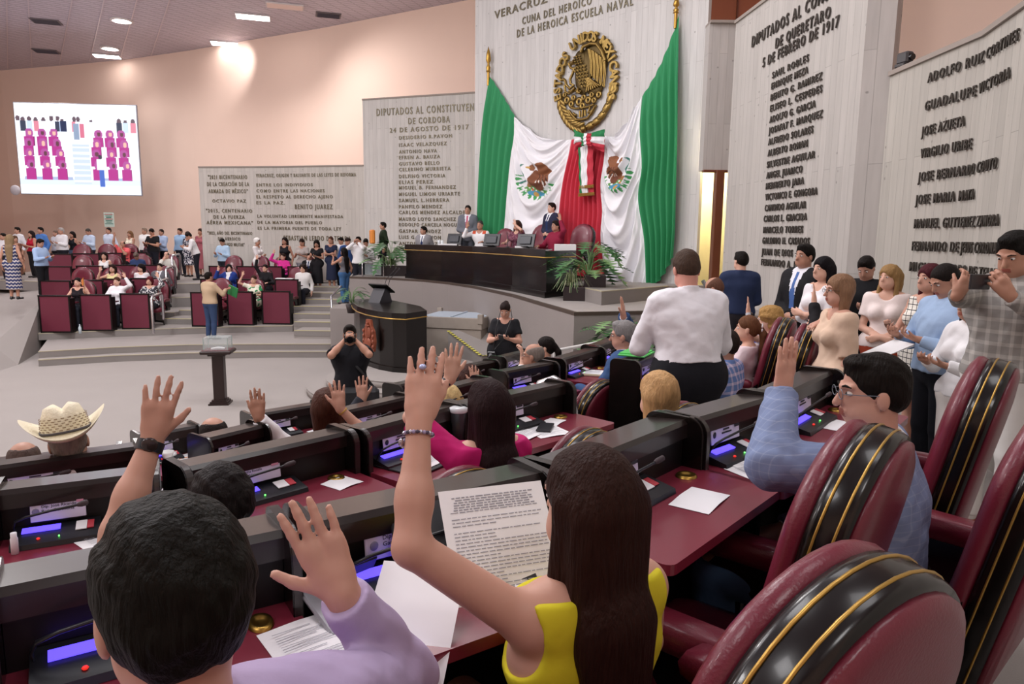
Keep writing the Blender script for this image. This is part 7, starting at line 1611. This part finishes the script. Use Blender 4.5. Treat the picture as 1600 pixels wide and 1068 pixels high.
i = sit2(974, 497, 5.75, .9, 'grey-haired man in a dark blue suit raising one arm high', 155, h=1.76, skin='tan', hair=('short', '8a8888'), top=('jacket', '33507c'), bottom=('trousers', '2c4670'), L='desk', R=('w', wpt(974, 494, 5.95), (.8, 0, -.5), (-.1, 0, 1), (-.8, .3, 0), 'open'), head=(10, 5, 0), glasses='303030')
cuffwatch(i, 1, 'b8bcc4', r=.033)
i = sit2(852, 524, 7.4, .7, 'woman with a dark low bun and white top, fist raised', 170, h=1.62, sex='f', skin='light', hair=('pony', '1c1614'), top=('blouse', 'ecebea', None, None, 1.5), L='fist', R='desk', glasses='303030')
i = sit2(833, 547, 6.3, .9, 'balding grey-haired man reading a held-up sheet', 165, h=1.55, hair=('bald', '8a8078'), top=('shirt', '8a8c92'), L='desk', R='desk', glasses='404040')
# standing by the rostrum side
i = stand2(545, 508, 9.2, 0.0, 'photographer in black polo shirt aiming a camera, bag on his shoulder', 283, h=None, b=1.15, skin='mid', hair=('short', '17120f'), top=('polo', '1b1c22'), bottom=('trousers', '1e2026'), L='camera', R='camera', glasses='202020', group='press photographers on the hall floor', vox=.009)
ct = i['hp'](0, .20, -.01); cam_o = MB().box((0, 0, 0), (.145, .07, .10), bev=.012).box((0, 0, .06), (.06, .05, .035), bev=.01).tube([(0, .03, -.005), (0, .14, -.005)], [.04, .045], 18)
o = held(i, cam_o, 'photo_camera', M('camera_black', '141418', .35), 'black camera held to the eye by the photographer in the black polo shirt', 'camera'); o.location = i['root'].matrix_basis @ Vector(tuple(ct))
MB().tube([(0, .14, -.005), (0, .145, -.005)], .038, 18).build('lens_glass', M('lens_black', '0c0c10', .1), o)
o = held(i, MB().box((-.12, .22, .86), (.48, .20, .34), bev=.05), 'camera_bag', M('bag_black', '1a1b20', .7), 'black shoulder bag hanging in front of the photographer', 'bag'); MB().tube([(-.3, .15, 1.0), (-.12, .17, 1.25), (.12, .04, 1.48), (.2, -.12, 1.3), (.05, -.2, 1.05)], .02, 6).build('strap', MATS['bag_black'], o)
i = stand2(790, 473, 10.4, .43, 'woman in black t-shirt looking down at a phone, camera hanging at her hip', 262, sex='f', b=1.5, skin='tan', hair=('bun', '241a18'), top=('tee', '1a1b20'), bottom=('trousers', '17181c'), L='phone', R='phone', head=(0, 28, 0), glasses='b0a090', group='press photographers on the hall floor', vox=.010)
o = held(i, MB().box((.0, .40, 1.14), (.07, .012, .14), bev=.003, rot=Matrix.Rotation(-.9, 3, 'X')), 'phone', MATS['phone_dark'], 'phone in the hands of the woman in the black t-shirt', 'phone')
o = held(i, MB().box((.16, .24, .86), (.13, .09, .10), bev=.015).tube([(.16, .28, .86), (.16, .34, .80)], .04, 12), 'photo_camera', MATS['camera_black'], 'camera hanging at the hip of the woman in the black t-shirt', 'camera'); MB().tube([(.14, .22, .92), (.10, .20, 1.25), (.06, .02, 1.52), (-.08, -.02, 1.50), (-.12, .14, 1.40), (-.02, .25, 1.1), (.12, .24, .93)], .007, 6).build('neck_strap', MATS['camera_black'], o)
# the man standing with his back to us
i = stand2(1083, 404, 4.55, 1.1, 'heavy man in a white shirt and black trousers standing with his back to us', 98, b=1.22, hem_=1.03, lean=10, h=1.86, skin='pink', hair=('short', '4a3a30'), top=('shirt', 'f0f0f6'), bottom=('trousers', '1a1b22'), L='phone', R='phone', head=(0, 18, 0), group='people standing among the rows', vox=.0065)
i = stand2(1120, 435, 7.6, .9, 'bald man in a pale blue shirt beyond the man in white', 150, b=1.1, skin='mid', hair=('bald', '6a4a3c'), top=('shirt', 'aac4dc'), L='phone', R='phone', head=(0, 30, 0), group='people standing among the rows')
i = stand2(1155, 394, 9.2, 1.1, 'man in a dark navy shirt with his back turned by the doorway', 75, b=1.05, skin='light', hair=('short', '17120f'), top=('shirt', '232f4e'), bottom=('trousers', '2c2a30'), L='front', R='front', head=(35, 5, 0), group='people standing among the rows')
i = sit2(1166, 492, 6.1, 1.1, 'girl in a pale pink blouse with a white flower in her ponytail', 150, h=1.55, sex='f', skin='light', hair=('pony', '6a4630'), top=('blouse', 'e0ccd0'), L='desk', R='desk', head=(10, 0, 0))
hp = i['hp']; MB().ell(tuple(hp(0, -.12, .02)), (.012, .012, .012), 8, 1).add([], []).build('flower_clip', [white_p, white_p], i['root']); mb = MB(); [mb.ell(tuple(hp(.03*math.cos(t), -.135, .02+.03*math.sin(t))), (.016, .008, .016), 8) for t in np.linspace(0, 2*PI, 6)[:-1]]; mb.build('flower_petals', white_p, i['root'])
i = sit2(1198, 478, 6.9, 1.1, 'woman with curly blonde hair in a blue patterned dress, watch on raised wrist', 160, h=1.66, sex='f', skin='light', hair=('curly', 'b08a54'), top=('blouse', '2c4fb0', 'floral', 'c8d0e8', .6), L=('w', wpt(1169, 487, 6.7), (.6, 0, -.8), (-.02, .1, 1), (-.8, .3, 0), 'flat'), R='desk'); cuffwatch(i, -1, 'c0c4cc', r=.028)
i = sit2(1132, 512, 5.4, 1.1, 'person in a blue and lilac plaid shirt behind the standing man in white', 140, h=1.66, hair=('short', '2a201c'), top=('shirt', '6a86c0', 'plaid', 'dccfe8'), L='desk', R='desk')
i = sit2(1277, 484, 5.8, 1.1, 'person in black sleeve with hand raised, hidden behind the peach blouse', 165, h=1.58, sex='f', skin='light', hair=('long', '241a18'), top=('blouse', '1d1c20', None, None, 1.9), L=('w', wpt(1272, 470, 5.65), (.6, 0, -.8), (-.02, .1, 1), (-.8, .3, 0), 'open'), R='desk')
# along the right wall
i = stand2(1254, 382, 7.5, 1.1, 'tall bearded man in black suit and blue tie holding an envelope', 205, b=.95, skin='mid', hair=('short', '14100e'), top=('jacket', '17171b', None, 'e8eaf2', None, '4a6aa8'), bottom=('trousers', '17171b'), L='front', R='front', glasses=None)
o = held(i, MB().box((.02, .30, .88), (.16, .008, .24)), 'envelope', M('manila', 'dccb96', .7), 'yellow envelope in the hands of the man in the black suit', 'envelope')
i = stand2(1284, 403, 7.15, 1.1, 'woman with straight black hair in a white blouse beside the man in black suit', 200, sex='f', skin='light', hair=('straight', '131014'), top=('blouse', 'eceaee', None, None, 1.3), bottom=('trousers', 'dcdade'), L='fold', R='fold')
i = stand2(1313, 433, 5.2, 1.1, 'woman in peach blouse and black trousers resting a hand on a chair', 178, sex='f', b=1.1, skin='tan', hair=('bob', '8a6a52'), top=('blouse', 'e0c4ac', None, None, .9), bottom=('wide', '17171b'), L=((.0, .22, -.92), (.3, -1, 0), (0, .15, -1), (-1, 0, 0), 'rest'), R=('w', wpt(1283, 503, 5.35), (.8, -.2, -.8), (-.8, -.3, -.2), (0, 0, -1), 'rest'), glasses='2a2022', shoes='1a1a1c'); cuffwatch(i, -1, 'd8d0d0', r=.027)
sh, e, w, ar, dd, pp, hs2 = i['arm'][-1]; q = tuple(w+nrm(dd)*.11); o = held(i, MB().box((q[0]+.02, q[1]+.01, q[2]), (.012, .075, .15), bev=.003), 'phone', MATS['phone_dark'], 'phone with a light blue loop in the hand of the woman in peach', 'phone'); MB().tube([(q[0]+.02, q[1], q[2]-.075), (q[0]+.02, q[1]+.02, q[2]-.14), (q[0]+.02, q[1]+.015, q[2]-.19), (q[0]+.02, q[1]-.015, q[2]-.19), (q[0]+.02, q[1]-.02, q[2]-.14), (q[0]+.02, q[1], q[2]-.075)], .004, 6).build('wrist_loop', M('loop_blue', '7cc4dc', .5), o)
i = stand2(1352, 401, 7.5, 1.1, 'young man in black polo shirt looking down at his phone against the wall', 225, b=1.05, skin='tan', hair=('short', '1a1412'), top=('polo', '16171b'), bottom=('jeans', '20283c'), L='phone', R='phone', head=(0, 32, 0))
i = stand2(1388, 416, 6.75, 1.1, 'woman with wavy fair hair in lace top and rust-coloured trousers', 232, sex='f', b=1.05, skin='light', hair=('wavy', '9a7a50'), top=('blouse', 'f0e2de'), bottom=('wide', 'a8452c'), L='front', R='front', head=(-25, 0, 0))
i = stand2(1452, 415, 5.95, 1.1, 'woman with dark red hair in a white dress with black window checks', 195, sex='f', skin='tan', hair=('straight', '4a1c24'), top=('sleeveless', 'ece8de', 'check', '26262a'), bottom=('mini', 'ece8de', 'check', '26262a'), L='side', R='phone', glasses=None, shoes='c8a890'); cuffwatch(i, -1, 'c8b890', r=.025)
i = stand2(1480, 414, 5.25, 1.1, 'bearded man in light blue shirt reading printed sheets', 185, b=1.15, skin='mid', hair=('crop', '1c1614'), top=('shirt', '9fb8d8'), bottom=('trousers', '1e2028'), L='phone', R='phone', head=(0, 28, 0))
o = held(i, MB().box((-.02, .45, 1.10), (.24, .30, .004), rot=Matrix.Rotation(-.4, 3, 'X')), 'printed_sheets', white_p, 'printed sheets read by the bearded man in light blue', 'paper'); MB().box((-.02, .45, 1.095), (.23, .30, .003), rot=Matrix.Rotation(-.34, 3, 'X')).build('lower_sheet', white_p, o)
i = stand2(1524, 425, 4.75, 1.1, 'person in white clothes mostly hidden behind the man filming', 190, sex='f', skin='mid', h=1.6, hair=('long', '1c1614'), top=('shirt', 'eeeef0'), bottom=('wide', 'e8e4e0'), L='phone', R='phone')
i = stand2(1582, 335, 3.95, 1.3, 'man in grey plaid shirt and white trousers filming with a phone', 208, h=1.78, b=1.08, skin='mid', hair=('short', '14110f'), top=('shirt', '8f8c88', 'plaid', 'b8b4ae'), bottom=('trousers', 'd8d6d2'), head=(0, 22, 0), shoes='9a5638', vox=.006,
    R=('w', wpt(1490, 462, 3.65), (.9, .2, -1), (.5, 0, .85), (0, .9, .3), 'grip'), L=('w', wpt(1578, 462, 3.55), (.9, .2, -1), (-.6, .1, .7), (0, .9, .3), 'grip'))
c = wpt(1531, 440, 3.58); o = MB().box((0, 0, 0), (.165, .012, .078), bev=.004).build('phone', MATS['phone_dark'], label='dark phone held sideways by the man in the grey plaid shirt', cat='phone'); o.location = c; o.rotation_euler = (.0, .03, .45)
